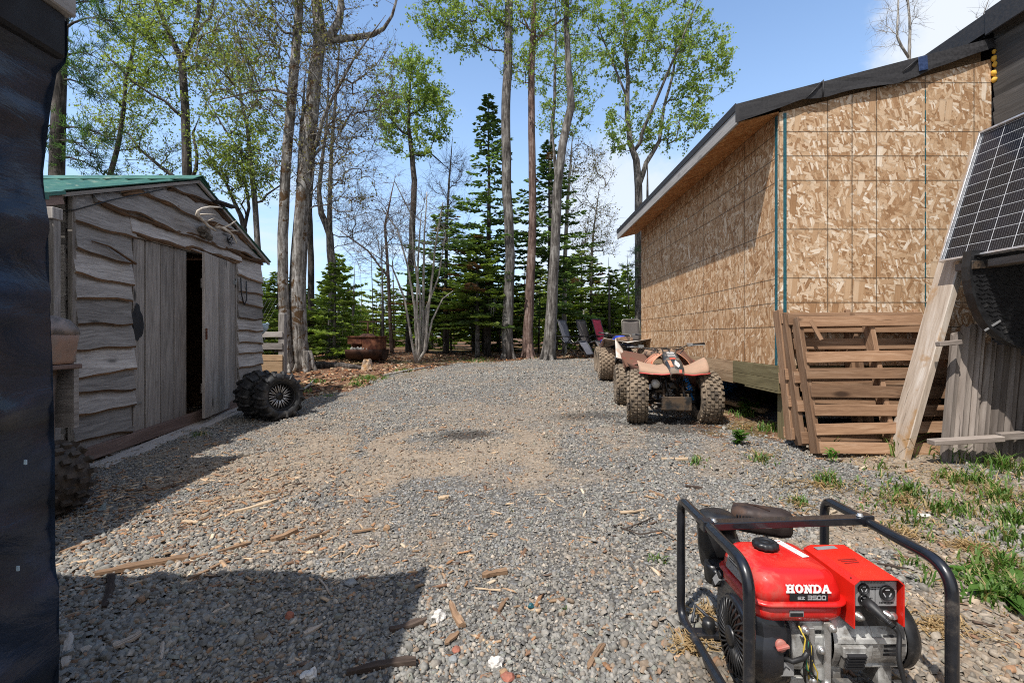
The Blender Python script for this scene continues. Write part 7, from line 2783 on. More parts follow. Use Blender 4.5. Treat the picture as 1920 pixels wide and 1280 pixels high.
# ------------------------------------------------------------------ generator
def build_generator():
    ox, oy = .915, 1.60
    g0 = float(gnd(ox, oy)) + .012
    t = thing('generator', 'red portable generator in a black tube frame on the gravel, right foreground', 'generator', (ox, oy, g0))
    XL, XR, YF, YB = .640, 1.200, 1.325, 1.875
    zt, zb = .565, g0 + .02
    r = .0162
    # tube loops
    for k, X_ in enumerate((XL, XR)):
        inn = 1 if k == 0 else -1
        loop = [(X_, YB - .20, zt), (X_, YB, zt), (X_, YB + .004, zb), (X_, YF, zb), (X_, YF, zt - .005), (X_, YB - .20, zt)]
        pts = [V(loop[0])]
        pts += arc(loop[0], loop[1], loop[2], .055, 7) + arc(loop[1], loop[2], loop[3], .06, 7) + arc(loop[2], loop[3], loop[4], .06, 7) + arc(loop[3], loop[4], loop[5], .085, 9)
        m = MB(k)
        m.tube(pts, r, 14, closed=True, caps=False)
        m.build('frame_loop', M['black_paint'], t, local=False)
    bl, br = V((XL, 1.622, zt - .002)), V((XR, 1.655, zt + .004))
    m = MB(3)
    d = (br - bl).normalized()
    m.beam(bl + d * .016, br - d * .016, .042, .024)
    m.box(bl, (.018, 0, 0), (0, .021, 0), (0, 0, .0185)); m.box(br, (.018, 0, 0), (0, .021, 0), (0, 0, .0185))
    m.build('crossbar', M['black_paint'], t, local=False, bevel=.003, bseg=2)
    for p in (bl + V((.022, -.004, .012)), br + V((-.022, -.004, .012))):
        m = MB(4)
        m.lathe([(.012, 0), (.012, .003), (.0085, .003), (.0085, .009), (0, .0095)], p + V((0, 0, .001)), (0, 0, 1), 12)
        m.build('bolt', M['bright_metal'], t, local=False)
    for y in (YF + .12, YB - .12):
        m = MB(5)
        m.bx(XL, XR, y - .025, y + .025, zb - .004, zb + .014)
        m.build('base_rail', M['black_paint'], t, local=False, bevel=.003)
    for x in (XL + .06, XR - .06):
        for y in (YF + .12, YB - .12):
            m = MB(6)
            m.lathe([(.022, 0), (.024, .02), (.020, .045), (0, .045)], (x, y, zb + .012), (0, 0, 1), 14)
            m.build('rubber_mount', M['black_plastic'], t, local=False)

    # fuel tank: rounded box with a flange seam
    def rr(x0, x1, y0, y1, rad, z, n=6):
        pts = []
        for (cx, cy, a0) in ((x1 - rad, y0 + rad, -90), (x1 - rad, y1 - rad, 0), (x0 + rad, y1 - rad, 90), (x0 + rad, y0 + rad, 180)):
            for i in range(n + 1):
                a = R(a0 + 90 * i / n)
                pts.append((cx + math.cos(a) * rad, cy + math.sin(a) * rad, z))
        return pts
    x0, x1, y0, y1 = .688, .950, 1.378, 1.640
    zs = .432
    m = MB(7)
    top = [(zs + .003, 0.0, .045), (zs + .030, .003, .046), (zs + .054, .009, .046), (zs + .067, .016, .044), (zs + .076, .027, .042), (zs + .0805, .041, .036), (zs + .083, .060, .03), (zs + .0845, .085, .02)]
    rings = [rr(x0 + i, x1 - i, y0 + i, y1 - i * .8, rd, z) for z, i, rd in top]
    m.loft(rings)
    tank = m.build('fuel_tank', M['red_paint'], t, local=False)
    m = MB(8)
    rings = [rr(x0 - .010, x1 + .010, y0 - .010, y1 + .008, .052, zs - .006), rr(x0 - .012, x1 + .012, y0 - .012, y1 + .01, .054, zs - .003), rr(x0 - .012, x1 + .012, y0 - .012, y1 + .01, .054, zs + .001), rr(x0 - .008, x1 + .008, y0 - .008, y1 + .008, .05, zs + .004), rr(x0 + .0, x1 - .0, y0 + .0, y1 - .0, .045, zs + .006)]
    m.loft(rings)
    m.build('seam', M['red_paint'], tank, local=False)
    m = MB(9)
    rings = [rr(x0 - .002, x1 + .002, y0 - .002, y1, .046, zs - .006), rr(x0 + .0, x1 - .0, y0 + .0, y1, .046, zs - .038), rr(x0 + .008, x1 - .008, y0 + .008, y1 - .008, .044, zs - .052), rr(x0 + .03, x1 - .03, y0 + .03, y1 - .03, .035, zs - .058)]
    m.loft(rings)
    m.build('tank_bottom', M['red_paint'], tank, local=False)
    # filler cap with grip notches
    zc = zs + .083
    cx, cy = .800, 1.548
    m = MB(10)
    prof = lambda rad, z: [(cx + math.cos(2 * math.pi * k / 48) * rad * (1 + (.045 if (k % 4) in (0, 1) else -.02)), cy + math.sin(2 * math.pi * k / 48) * rad * (1 + (.045 if (k % 4) in (0, 1) else -.02)), z) for k in range(48)]
    circ = lambda rad, z: [(cx + math.cos(2 * math.pi * k / 48) * rad, cy + math.sin(2 * math.pi * k / 48) * rad, z) for k in range(48)]
    m.loft([circ(.030, zc - .002), circ(.030, zc + .006), prof(.037, zc + .007), prof(.038, zc + .012), prof(.037, zc + .021), circ(.031, zc + .0255), circ(.022, zc + .0265), circ(.021, zc + .023), circ(.013, zc + .023), circ(.012, zc + .0255), circ(.002, zc + .026)])
    m.build('fuel_cap', M['black_plastic'], tank, local=False)
    # white warning strip on top, plate on the left flank
    def topz(x, y): return zs + .0848
    m = MB(11)
    A, B = V((.868, 1.600, 0)), V((.893, 1.485, 0))
    w = V((.0115, .0025, 0))
    poly = [A - w, A + V((-.006, .010, 0)), A + V((.007, .011, 0)), A + w, B + w, B - w]
    m.prism([(p.x, p.y, zs + .0850) for p in poly], (0, 0, .0012))
    lab = m.build('warning_label', M['white_ink'], tank, local=False)
    m = MB(12)
    for k in range(7):
        f = .22 + k * .10
        c = A.lerp(B, f)
        m.box((c.x, c.y, zs + .0866), (.0075, .0016, 0), (.0004, -.0017, 0), (0, 0, .0002))
    m.build('fine_print', M['grey_ink'], lab, local=False)
    m = MB(13)
    c = A.lerp(B, .04)
    for sg in (-1, 1):
        m.box((c.x, c.y, zs + .0866), (.005, .004 * sg, 0), (-.0009 * sg, .0011, 0), (0, 0, .0002))
    m.build('warning_mark', M['decal_red'], lab, local=False)
    m = MB(14)
    m.box((x0 + .002, 1.515, zs + .036), (0, .062, 0), (.004, 0, .022), (-.0012, 0, .0004))
    pl = m.build('side_plate', M['panel_grey'], tank, local=False)
    m = MB(15)
    for k in range(4):
        m.box((x0 - .0002 + .0012 * k, 1.515, zs + .022 + k * .009), (0, .052, 0), (.0002, 0, .0022), (-.0008, 0, .0))
    m.build('fine_print', M['black_ink'], pl, local=False)

    # HONDA lettering, slab serifs, on the tank front
    zl = zs + .026
    yl = y0 + .0032

    def slab_text(word, cx_, z0, h, mat, name, bold=.24, serif=True, adv=.86, dep=.0016, par=tank, y=yl, slope=0.0):
        m = MB(1)
        wch = h * adv
        x = cx_ - (len(word) * wch + (len(word) - 1) * h * .12) / 2
        b = h * bold
        yy = y
        n = [0]

        def rect(xa, xb, za, zb_):
            n[0] += 1
            oy_ = yy - .00003 * n[0]
            P = [(xa, za), (xb, za), (xb, zb_), (xa, zb_)]
            m.prism([(p, oy_ + slope * (q - z0), q) for p, q in P], (0, dep, 0), 0, .5)

        def poly(P):
            n[0] += 1
            oy_ = yy - .00003 * n[0]
            m.prism([(p, oy_ + slope * (q - z0), q) for p, q in P], (0, dep, 0), 0, .5)

        def ring(xa, xb, za, zb_, bx, bz, a0=0, a1=360, k=24):
            cx2, cz2 = (xa + xb) / 2, (za + zb_) / 2
            rx, rz = (xb - xa) / 2, (zb_ - za) / 2
            for i in range(k):
                t0, t1 = R(a0 + (a1 - a0) * i / k), R(a0 + (a1 - a0) * (i + 1) / k)
                poly([(cx2 + rx * math.cos(t0), cz2 + rz * math.sin(t0)), (cx2 + rx * math.cos(t1), cz2 + rz * math.sin(t1)), (cx2 + (rx - bx) * math.cos(t1), cz2 + (rz - bz) * math.sin(t1)), (cx2 + (rx - bx) * math.cos(t0), cz2 + (rz - bz) * math.sin(t0))])
        z1 = z0 + h
        sw, sh = b * .45, h * .17
        for ch in word:
            xa, xb = x, x + wch
            if ch == 'H':
                for q in (xa + b * .35, xb - b * 1.35):
                    rect(q, q + b, z0, z1)
                    rect(q - sw, q + b + sw, z0, z0 + sh); rect(q - sw, q + b + sw, z1 - sh, z1)
                rect(xa + b, xb - b, z0 + h * .42, z0 + h * .6)
            elif ch == 'O':
                ring(xa, xb, z0, z1, b * 1.15, h * .17)
            elif ch == 'N':
                rect(xa + b * .35, xa + b * 1.1, z0, z1); rect(xb - b * 1.1, xb - b * .35, z0, z1)
                poly([(xa + b * .1, z1), (xa + b * 1.35, z1), (xb - b * .35, z0), (xb - b * 1.5, z0)])
                rect(xa - sw * .3, xa + b * 1.5, z0, z0 + sh); rect(xb - b * 1.6, xb + sw * .3, z1 - sh, z1); rect(xa - sw * .4, xa + b, z1 - sh, z1)
            elif ch == 'D':
                rect(xa + b * .3, xa + b * 1.3, z0, z1); rect(xa - sw * .3, xa + b, z0, z0 + sh); rect(xa - sw * .3, xa + b, z1 - sh, z1)
                rect(xa + b, xa + wch * .5, z0, z0 + h * .17); rect(xa + b, xa + wch * .5, z1 - h * .17, z1)
                ring(xa, xb, z0, z1, b * 1.1, h * .17, -90, 90, 14)
            elif ch == 'A':
                mid = (xa + xb) / 2
                poly([(xa + b * .1, z0), (xa + b * .75, z0), (mid + b * .15, z1), (mid - b * .5, z1)])
                poly([(xb - b * 1.2, z0), (xb - b * .1, z0), (mid + b * .55, z1), (mid - b * .45, z1)])
                rect(xa + wch * .28, xb - wch * .25, z0 + h * .25, z0 + h * .38)
                rect(xa - sw * .6, xa + b * 1.1, z0, z0 + sh); rect(xb - b * 1.5, xb + sw * .6, z0, z0 + sh)
            else:       # square outlined figures
                f = b * .8
                L = {'E': 'tmblL', 'Z': 'tbd', '3': 'tmbrR', '5': 'tmblLr5', '0': 'tblrLR'}[ch]
                if 't' in L: rect(xa, xb, z1 - f, z1)
                if 'b' in L: rect(xa, xb, z0, z0 + f)
                if 'm' in L: rect(xa, xb, z0 + h * .5 - f / 2, z0 + h * .5 + f / 2)
                if ch == 'E' or ch == '0': rect(xa, xa + f, z0, z1)
                if ch == '5': rect(xa, xa + f, z0 + h * .5, z1); rect(xb - f, xb, z0, z0 + h * .5)
                if ch in '30': rect(xb - f, xb, z0, z1)
                if ch == 'Z': poly([(xa, z0), (xa + f * 1.5, z0), (xb, z1), (xb - f * 1.5, z1)])
            x += wch + h * .12
        return m.build(name, mat, par, local=False)
    slab_text('HONDA', .835, zl + .006, .0225, M['white_ink'], 'lettering', .27, True, 1.02, .0025, tank, yl - .0048, .12)
    m = MB(16)
    m.box((.836, y0 - .0006, zl - .0065), (.0545, 0, 0), (0, .0012, 0), (0, 0, .0105))
    bd = m.build('model_band', M['black_ink'], tank, local=False)
    slab_text('EZ', .814, zl - .0125, .0085, M['grey_ink'], 'lettering', .22, False, 1.15, .0012, bd, y0 - .0025, 0)
    slab_text('3500', .8585, zl - .0132, .0125, M['grey_ink'], 'lettering', .2, False, .95, .0012, bd, y0 - .0025, 0)
    m = MB(17)
    m.box((.80, y0 - .0026, zs - .026), (.020, 0, 0), (0, .001, 0), (0, 0, .009))
    pb = m.build('small_plate', M['panel_grey'], tank, local=False)
    m = MB(18)
    m.box((.80, y0 - .0038, zs - .029), (.0185, 0, 0), (0, .0004, 0), (0, 0, .0050))
    m.build('fine_print', M['black_ink'], pb, local=False)

    # control box
    bx0, bx1, by0, by1 = .957, 1.098, 1.380, 1.610
    bt, bb = .508, .425
    m = MB(19)
    prof2 = [(bx0, bb - .055), (bx0, bt - .014), (bx0 + .016, bt), (bx1 - .016, bt), (bx1, bt - .014), (bx1, bb - .05)]
    n = len(prof2)
    rows = []
    for y in (by0 - .018, by0 + .03, by1 - .02, by1):
        dz = 0 if y < by1 - .01 else -.012
        rows.append([(x, y, z + dz) for x, z in prof2])
    m.loft(rows, closed=False, caps=False, smooth=False)
    m.bx(bx0 + .004, bx1 - .004, by1 - .006, by1 - .002, bb - .05, bt - .016)
    cb = m.build('control_box', M['red_box'], t, local=False, solid=.004, bevel=.003, bseg=2)
    m = MB(20)
    m.bx(bx0 + .005, bx1 - .005, by0 + .004, by0 + .008, bb - .06, bt - .004)
    m.build('panel_back', M['black_plastic'], cb, local=False)
    m = MB(21)
    m.bx(bx0 + .008, bx1 - .008, by0 - .001, by0 + .003, bb + .0, bt - .012)
    pn = m.build('outlet_panel', M['panel_grey'], cb, local=False, bevel=.001)
    yp = by0 - .001

    def outlet(cx, cz, rad, name='outlet'):
        m = MB(2)
        m.lathe([(rad, 0), (rad, .006), (rad * .88, .008), (rad * .85, .004), (0, .004)], (cx, yp, cz), (0, -1, 0), 24)
        m.build(name, M['black_plastic'], pn, local=False)
        m = MB(3)
        for a in (90, 210, 330):
            c, s = math.cos(R(a)), math.sin(R(a))
            m.box((cx + c * rad * .45, yp - .0045, cz + s * rad * .45), (-s * rad * .28, 0, c * rad * .28), (c * rad * .07, 0, s * rad * .07), (0, .0006, 0))
        m.build('slot', M['grey_ink'], pn, local=False)
    outlet(bx0 + .036, bt - .032, .0155)
    outlet(bx0 + .036, bb + .020, .0155)
    outlet(bx1 - .038, bt - .044, .0215)
    m = MB(22)
    m.bx(bx0 + .070, bx0 + .0712, yp - .0006, yp, bb + .006, bt - .026)
    for k, (xa, za, L) in enumerate(((bx0 + .030, bt - .017, .075), (bx0 + .058, bt - .030, .03), (bx1 - .058, bb + .008, .046), (bx0 + .056, bb + .022, .012), (bx0 + .058, bt - .036, .02))):
        for j in range(int(L / .0042)):
            m.bx(xa + j * .0042, xa + j * .0042 + .0026, yp - .0006, yp, za, za + (.0050 if k == 2 else .003))
    m.build('fine_print', M['black_ink'], pn, local=False)
    m = MB(23)
    m.box((bx0 + .048, by1 - .045, bt + .0028), (.036, .006, 0), (-.001, .010, 0), (0, 0, .0006))
    m.build('top_label', M['panel_grey'], cb, local=False)
    m = MB(24)
    for k in range(3):
        m.box((bx0 + .062, 1.485 - k * .011, bt + .0025), (.030 - .003 * k, .004, 0), (-.0003, .0022, 0), (0, 0, .0003))
    m.build('embossed_print', plain('dark_red', (.20, .008, .006), .5), cb, local=False)
    # terminals
    for x in (bx0 + .022, bx1 - .038):
        m = MB(25)
        m.lathe([(.013, 0), (.013, .006), (.009, .006), (.009, .016), (.0065, .016), (.0065, .024), (0, .024)], (x, by0 + .003, bb - .030 + (.004 if x > 1 else 0)), (0, -1, .25), 12)
        m.build('terminal', M['bright_metal'], cb, local=False)
    m = MB(26)
    m.lathe([(.011, 0), (.011, .003), (0, .003)], (bx1 - .018, by0 - .0, bb - .028), (0, -1, .8), 10)
    m.build('terminal', M['bright_metal'], cb, local=False)
    # plug and cord
    pa = V((bx0 + .036, yp - .006, bb + .020))
    pt = thing('power_cord', 'black plug in the generator outlet with its cord hanging over the engine', 'power cord', pa)
    m = MB(27)
    d = V((.026, -.052, -.030))
    rings = []
    for f, w_, h_ in ((0, .015, .014), (.35, .016, .015), (.7, .013, .013), (1.0, .009, .009), (1.25, .0068, .0068)):
        c = pa + d * f
        u, v = frame_of(d)
        rings.append([tuple(c + u * (math.cos(2 * math.pi * k / 12) * w_) + v * (math.sin(2 * math.pi * k / 12) * h_)) for k in range(12)])
    m.loft(rings)
    for f in (.8, .9, 1.0, 1.1):
        c = pa + d * f
        m.tube([c - d.normalized() * .0018, c + d.normalized() * .0018], .0105 - .003 * (f - .8), 12)
    m.build('plug', M['black_plastic'], pt, local=False)
    m = MB(28)
    e = pa + d * 1.25
    pts = [e, e + V((.010, -.006, -.018)), V((1.022, 1.285, .335)), V((1.030, 1.275, .27)), V((1.025, 1.27, .20)), V((1.0, 1.28, .15)), V((.95, 1.30, .11)), V((.90, 1.33, .095)), V((.84, 1.40, .09))]
    sm = []
    for i in range(len(pts) - 1):
        p0, p1, p2, p3 = pts[max(i - 1, 0)], pts[i], pts[i + 1], pts[min(i + 2, len(pts) - 1)]
        for k in range(6):
            q = k / 6
            sm.append(.5 * ((2 * p1) + (p2 - p0) * q + (2 * p0 - 5 * p1 + 4 * p2 - p3) * q * q + (3 * p1 - p0 - 3 * p2 + p3) * q ** 3))
    sm.append(pts[-1])
    m.tube(sm, .0062, 9)
    m.build('cord', M['cable'], pt, local=False)

    # engine: black fan shroud on the left, cast case in the middle
    fx, fy, fz = .682, 1.505, .262
    m = MB(29)
    m.lathe([(.118, .0), (.125, .03), (.128, .06), (.124, .085)], (fx, fy, fz), (1, 0, 0), 40)
    m.lathe([(.118, .0), (.110, -.010), (.104, -.008)], (fx, fy, fz), (1, 0, 0), 40)
    m.lathe([(.030, -.012), (.0, -.014)], (fx, fy, fz), (1, 0, 0), 24)
    sh = m.build('fan_cover', M['black_paint'], t, local=False)
    m = MB(30)
    for k in range(30):
        a = 2 * math.pi * k / 30
        c, s = math.cos(a), math.sin(a)
        c2, s2 = math.cos(a + .3), math.sin(a + .3)
        m.tube([(fx - .012, fy + c * .026, fz + s * .026), (fx - .015, fy + c2 * .07, fz + s2 * .07), (fx - .009, fy + math.cos(a + .4) * .108, fz + math.sin(a + .4) * .108)], [.0032, .0034, .0036], 4)
    m.lathe([(.030, -.004), (.030, -.018), (.026, -.021), (0, -.021)], (fx, fy, fz), (1, 0, 0), 20)
    m.build('fan_grille', M['black_plastic'], sh, local=False)
    m = MB(31)
    m.lathe([(.1, 0), (.1, .004)], (fx, fy, fz), (1, 0, 0), 30)
    m.lathe([(.1, .004), (.0, .004)], (fx, fy, fz), (1, 0, 0), 30)
    m.build('fan_back', M['rust_dark'], sh, local=False)
    m = MB(32)
    rows = []
    for x, y0_, y1_, z0_, z1_ in ((.690, 1.405, 1.66, .18, .405), (.720, 1.395, 1.67, .165, .405), (.775, 1.392, 1.67, .16, .395), (.800, 1.395, 1.66, .165, .370)):
        rows.append(sup(x, (y0_ + y1_) / 2, (z0_ + z1_) / 2, (y1_ - y0_) / 2, (z1_ - z0_) / 2, 5, 28, 'x'))
    m.loft(rows)
    m.build('shroud', M['black_paint'], t, local=False, bevel=.004)
    m = MB(33)
    m.bx(.735, .800, 1.388, 1.392, .218, .258)
    lb = m.build('engine_label', M['panel_grey'], t, local=False)
    m = MB(34)
    m.tube([(.748, 1.3865, .228), (.760, 1.3865, .243), (.768, 1.3865, .236), (.776, 1.3865, .247), (.787, 1.3865, .238)], .0012, 4)
    m.build('fine_print', M['black_ink'], lb, local=False)
    m = MB(35)
    m.lathe([(.017, 0), (.018, .006), (.015, .011), (.0, .012)], (.762, 1.392, .306), (0, -1, .1), 16)
    m.box((.762, 1.377, .307), (.018, 0, .0045), (-.0012, 0, .0045), (0, .005, 0))
    m.build('oil_cap', M['oil_cap'], t, local=False, bevel=.002)
    # crankcase and alternator
    m = MB(36)
    rows = []
    for x, rad in ((.800, .085), (.812, .092), (.862, .094), (.866, .086), (.895, .082), (.900, .098), (.916, .100), (.920, .09)):
        rows.append(sup(x, 1.525, .285, rad * 1.3, rad, 3.2, 28, 'x'))
    m.loft(rows, smooth=False)
    m.bx(.82, .905, 1.395, 1.45, .345, .372)
    m.bx(.84, .90, 1.392, 1.43, .20, .33)
    m.build('crankcase', M['cast_alu'], t, local=False, bevel=.004, bseg=2)
    m = MB(37)
    for (x0_, x1_, za, zb_) in ((.838, .858, .20, .36), (.885, .905, .185, .375)):
        m.bx(x0_, x1_, 1.383, 1.40, za, zb_)
    for (x, z) in ((.828, .356), (.905, .362), (.848, .215), (.895, .195), (.872, .30)):
        m.lathe([(.012, 0), (.012, .010), (.008, .010), (.008, .018), (0, .018)], (x, 1.385, z), (0, -1, 0), 10)
    m.bx(.915, .965, 1.372, 1.40, .172, .205)
    m.build('bolt_bosses', M['bright_metal'], t, local=False, bevel=.003)
    m = MB(38)
    ac = V((.918, 1.49, .300))
    m.lathe([(.100, 0), (.103, .004), (.103, .018), (.096, .022), (.095, .10), (.099, .104), (.099, .112), (.096, .116), (.094, .195), (.098, .199), (.098, .212), (.085, .216)], ac, (1, 0, 0), 44, smooth=False, ref=(0, 0, 1))
    alt = m.build('alternator', M['cast_alu'], t, local=False)
    m = MB(39)
    for q in range(4):
        a = R(-60 - q * 60)
        for x in (.02, .13):
            d = V((0, math.cos(a), math.sin(a)))
        m.box(ac + V((.107, 0, 0)) + V((0, -math.sin(R(60 * q + 20)), math.cos(R(60 * q + 20)))) * .098, (.100, 0, 0), V((0, math.cos(R(60 * q + 20)), math.sin(R(60 * q + 20)))) * .008, V((0, -math.sin(R(60 * q + 20)), math.cos(R(60 * q + 20)))) * .006)
    m.build('ridge', M['cast_alu'], alt, local=False, bevel=.002)
    # vent box and slots
    m = MB(40)
    vc = ac + V((.052, -.094, -.030))
    m.box(vc + V((0, 0, .022)), (.034, 0, 0), (0, .02, 0), (0, 0, .016))
    m.box(vc, (.030, 0, 0), (0, .012, .006), (0, -.01, .030))
    m.build('vent_box', M['cast_alu'], alt, local=False, bevel=.003)
    m = MB(41)
    for q in range(5):
        c = vc + V((0, -.0165 + .0035 * q * 0, -.024 + q * .0105))
        m.box(c + V((0, -.0035 - (2 - q) * -.0035, 0)), (.026, 0, 0), (0, .004, .002), (0, -.0008, .0027))
    m.build('vent_grille', M['black_void'], alt, local=False)
    m = MB(141)
    for q in range(5):
        a = R(74 + q * 8)
        d = V((0, -math.sin(a), math.cos(a)))
        e = V((0, math.cos(a), math.sin(a)))
        m.box(ac + V((.172, 0, 0)) + d * .0955, (.024, 0, 0), e * .0032, d * .0015)
    m.build('vent_grille', M['black_void'], alt, local=False)
    m = MB(42)
    m.lathe([(.100, 0), (.104, .004), (.103, .030), (.092, .046), (.0, .050)], ac + V((.214, 0, -.005)), (1, 0, 0), 40)
    m.build('end_cover', M['black_plastic'], t, local=False)
    m = MB(43)
    rg = random.Random(6)
    pts = [ac + V((.10, -.088, .045)) + V((.018 * math.sin(k * 1.3), -.001 * k, -.012 * k)) for k in range(7)]
    # alternator feet
    for x in (.94, 1.09):
        m = MB(int(x * 100))
        m.bx(x - .02, x + .02, 1.42, 1.56, zb + .05, .225)
        m.build('alternator_foot', M['cast_alu'], t, local=False, bevel=.004)
    m = MB(43)
    m.bx(.72, .90, 1.42, 1.62, zb + .05, .19)
    m.build('engine_mount', M['cast_alu'], t, local=False, bevel=.004)
    # silencer: long rounded box with louvres
    m = MB(44)
    mc = V((.945, 1.862, .488))
    dirv = V((.085, -.045, 0)).normalized()
    sd = V((-dirv.y, dirv.x, 0))
    rows = []
    for f, rw, rh in ((-.105, .030, .030), (-.10, .048, .045), (-.06, .054, .050), (.07, .054, .050), (.10, .046, .042), (.108, .028, .028)):
        c = mc + dirv * f
        rows.append([tuple(c + sd * a + V((0, 0, b))) for (a, _, b) in [(q[0], 0, q[1]) for q in [(p[0], p[1]) for p in sup(0, 0, 0, rw, rh, 3.2, 22, 'z')]]])
    m.loft(rows)
    mu = m.build('silencer', M['muffler'], t, local=False)
    m = MB(45)
    for q in range(8):
        c = mc + dirv * (-.085 + q * .011) - sd * .0525 + V((0, 0, .012))
        m.box(c, dirv * .0025, V((0, 0, .012)) + dirv * .004, sd * .003)
    m.build('louvre', M['black_void'], mu, local=False)
    m = MB(46)
    m.tube([mc + dirv * .03 - sd * .03 + V((0, 0, .048)), mc + dirv * -.02 + sd * .0 + V((0, 0, .053)), mc + dirv * -.09 + sd * .02 + V((0, 0, .040))], .003, 5)
    m.build('seam', M['rust_dark'], mu, local=False)
    m = MB(47)
    m.box((.86, 1.74, .435), (.10, -.02, 0), (.005, .03, 0), (0, 0, .008))
    m.tube([(.80, 1.78, .47), (.80, 1.72, .40), (.83, 1.66, .34)], .014, 8)
    m.bx(.80, .93, 1.64, 1.78, .25, .43)
    m.build('cylinder_head', M['muffler'], t, local=False, bevel=.005)
    # air cleaner at the back left
    m = MB(48)
    ax_, ay = .740, 1.785
    rows = [sup(ax_, ay, z, a, b, 2.7, 26) for z, a, b in ((.345, .030, .03), (.350, .052, .052), (.40, .060, .060), (.475, .064, .062), (.500, .064, .062), (.502, .069, .067), (.512, .069, .067), (.516, .064, .062), (.540, .060, .058), (.548, .045, .044), (.549, .01, .01))]
    m.loft(rows)
    ac_ = m.build('air_cleaner', M['black_plastic'], t, local=False)
    m = MB(49)
    rows = [sup(.700, 1.70, z, a, b, 3, 20) for z, a, b in ((.33, .02, .02), (.335, .032, .030), (.385, .036, .034), (.40, .034, .03))]
    m.loft(rows)
    m.lathe([(.013, 0), (.013, .006), (0, .010)], (.690, 1.668, .378), (0, -1, .2), 12)
    m.build('carburettor', M['black_plastic'], t, local=False)
    m = MB(50)
    m.bx(ax_ + .03, .80, 1.70, 1.78, .30, .47)
    m.build('intake', M['black_plastic'], t, local=False, bevel=.006)
    # recoil handle and choke plate
    m = MB(51)
    m.box((.690, 1.645, .372), (.006, -.018, .030), (.012, .006, .0), (.0, .010, .006))
    m.build('switch_plate', M['black_plastic'], t, local=False, bevel=.003)
    m = MB(52)
    m.box((.686, 1.640, .372), (.003, -.008, .012), (.010, .004, .0), (.0, .012, .006))
    m.build('switch_label', M['panel_grey'], t, local=False)
    # loose wires
    m = MB(53)
    rgw = random.Random(3)
    ws = []
    for k, mt in enumerate(('wire_yellow', 'cable', 'wire_green', 'cable', 'wire_yellow', 'cable')):
        m = MB(54 + k)
        a = V((.812 + .004 * k, 1.385, .365 - .005 * k))
        j = rgw.uniform
        m.tube([a, a + V((.012, -.012, -.03)), a + V((.008 + j(-.008, .008), -.016, -.065)), a + V((.014 + j(-.015, .02), -.014, -.105)), a + V((.03 + j(-.02, .02), -.008, -.135 - j(0, .02)))], .0022 if mt != 'cable' else .003, 6)
        m.build('wire', M[mt], t, local=False)
    m = MB(60)
    m.tube([(.770, 1.392, .27), (.79, 1.376, .268), (.815, 1.366, .285), (.824, 1.362, .305)], .0075, 8)
    m.build('wire_sleeve', M['cable'], t, local=False)
    # slack webbing strap behind the left loop
    m = MB(61)
    st = [V((.655, 1.80, zb + .02)), V((.69, 1.86, zb + .05)), V((.72, 1.80, zb + .035)), V((.76, 1.72, zb + .02))]
    m.tube(st, [.006, .007, .007, .006], 6)
    o = m.build('strap', M['grey_tarp'], origin=st[0])
    tag(o, 'grey frayed strap lying on the gravel behind the left frame loop of the generator', 'strap')
    m = MB(62)
    st = [V((1.205, 1.50, .11)), V((1.25, 1.42, .10)), V((1.27, 1.34, .095)), V((1.24, 1.27, .09))]
    st = [V((p.x, p.y, float(gnd(p.x, p.y)) + .02)) for p in st]
    m.tube(st, .007, 7)
    o = m.build('strap', M['cable'], origin=st[0])
    tag(o, 'black cord lying on the ground to the right of the generator', 'cord')


build_generator()


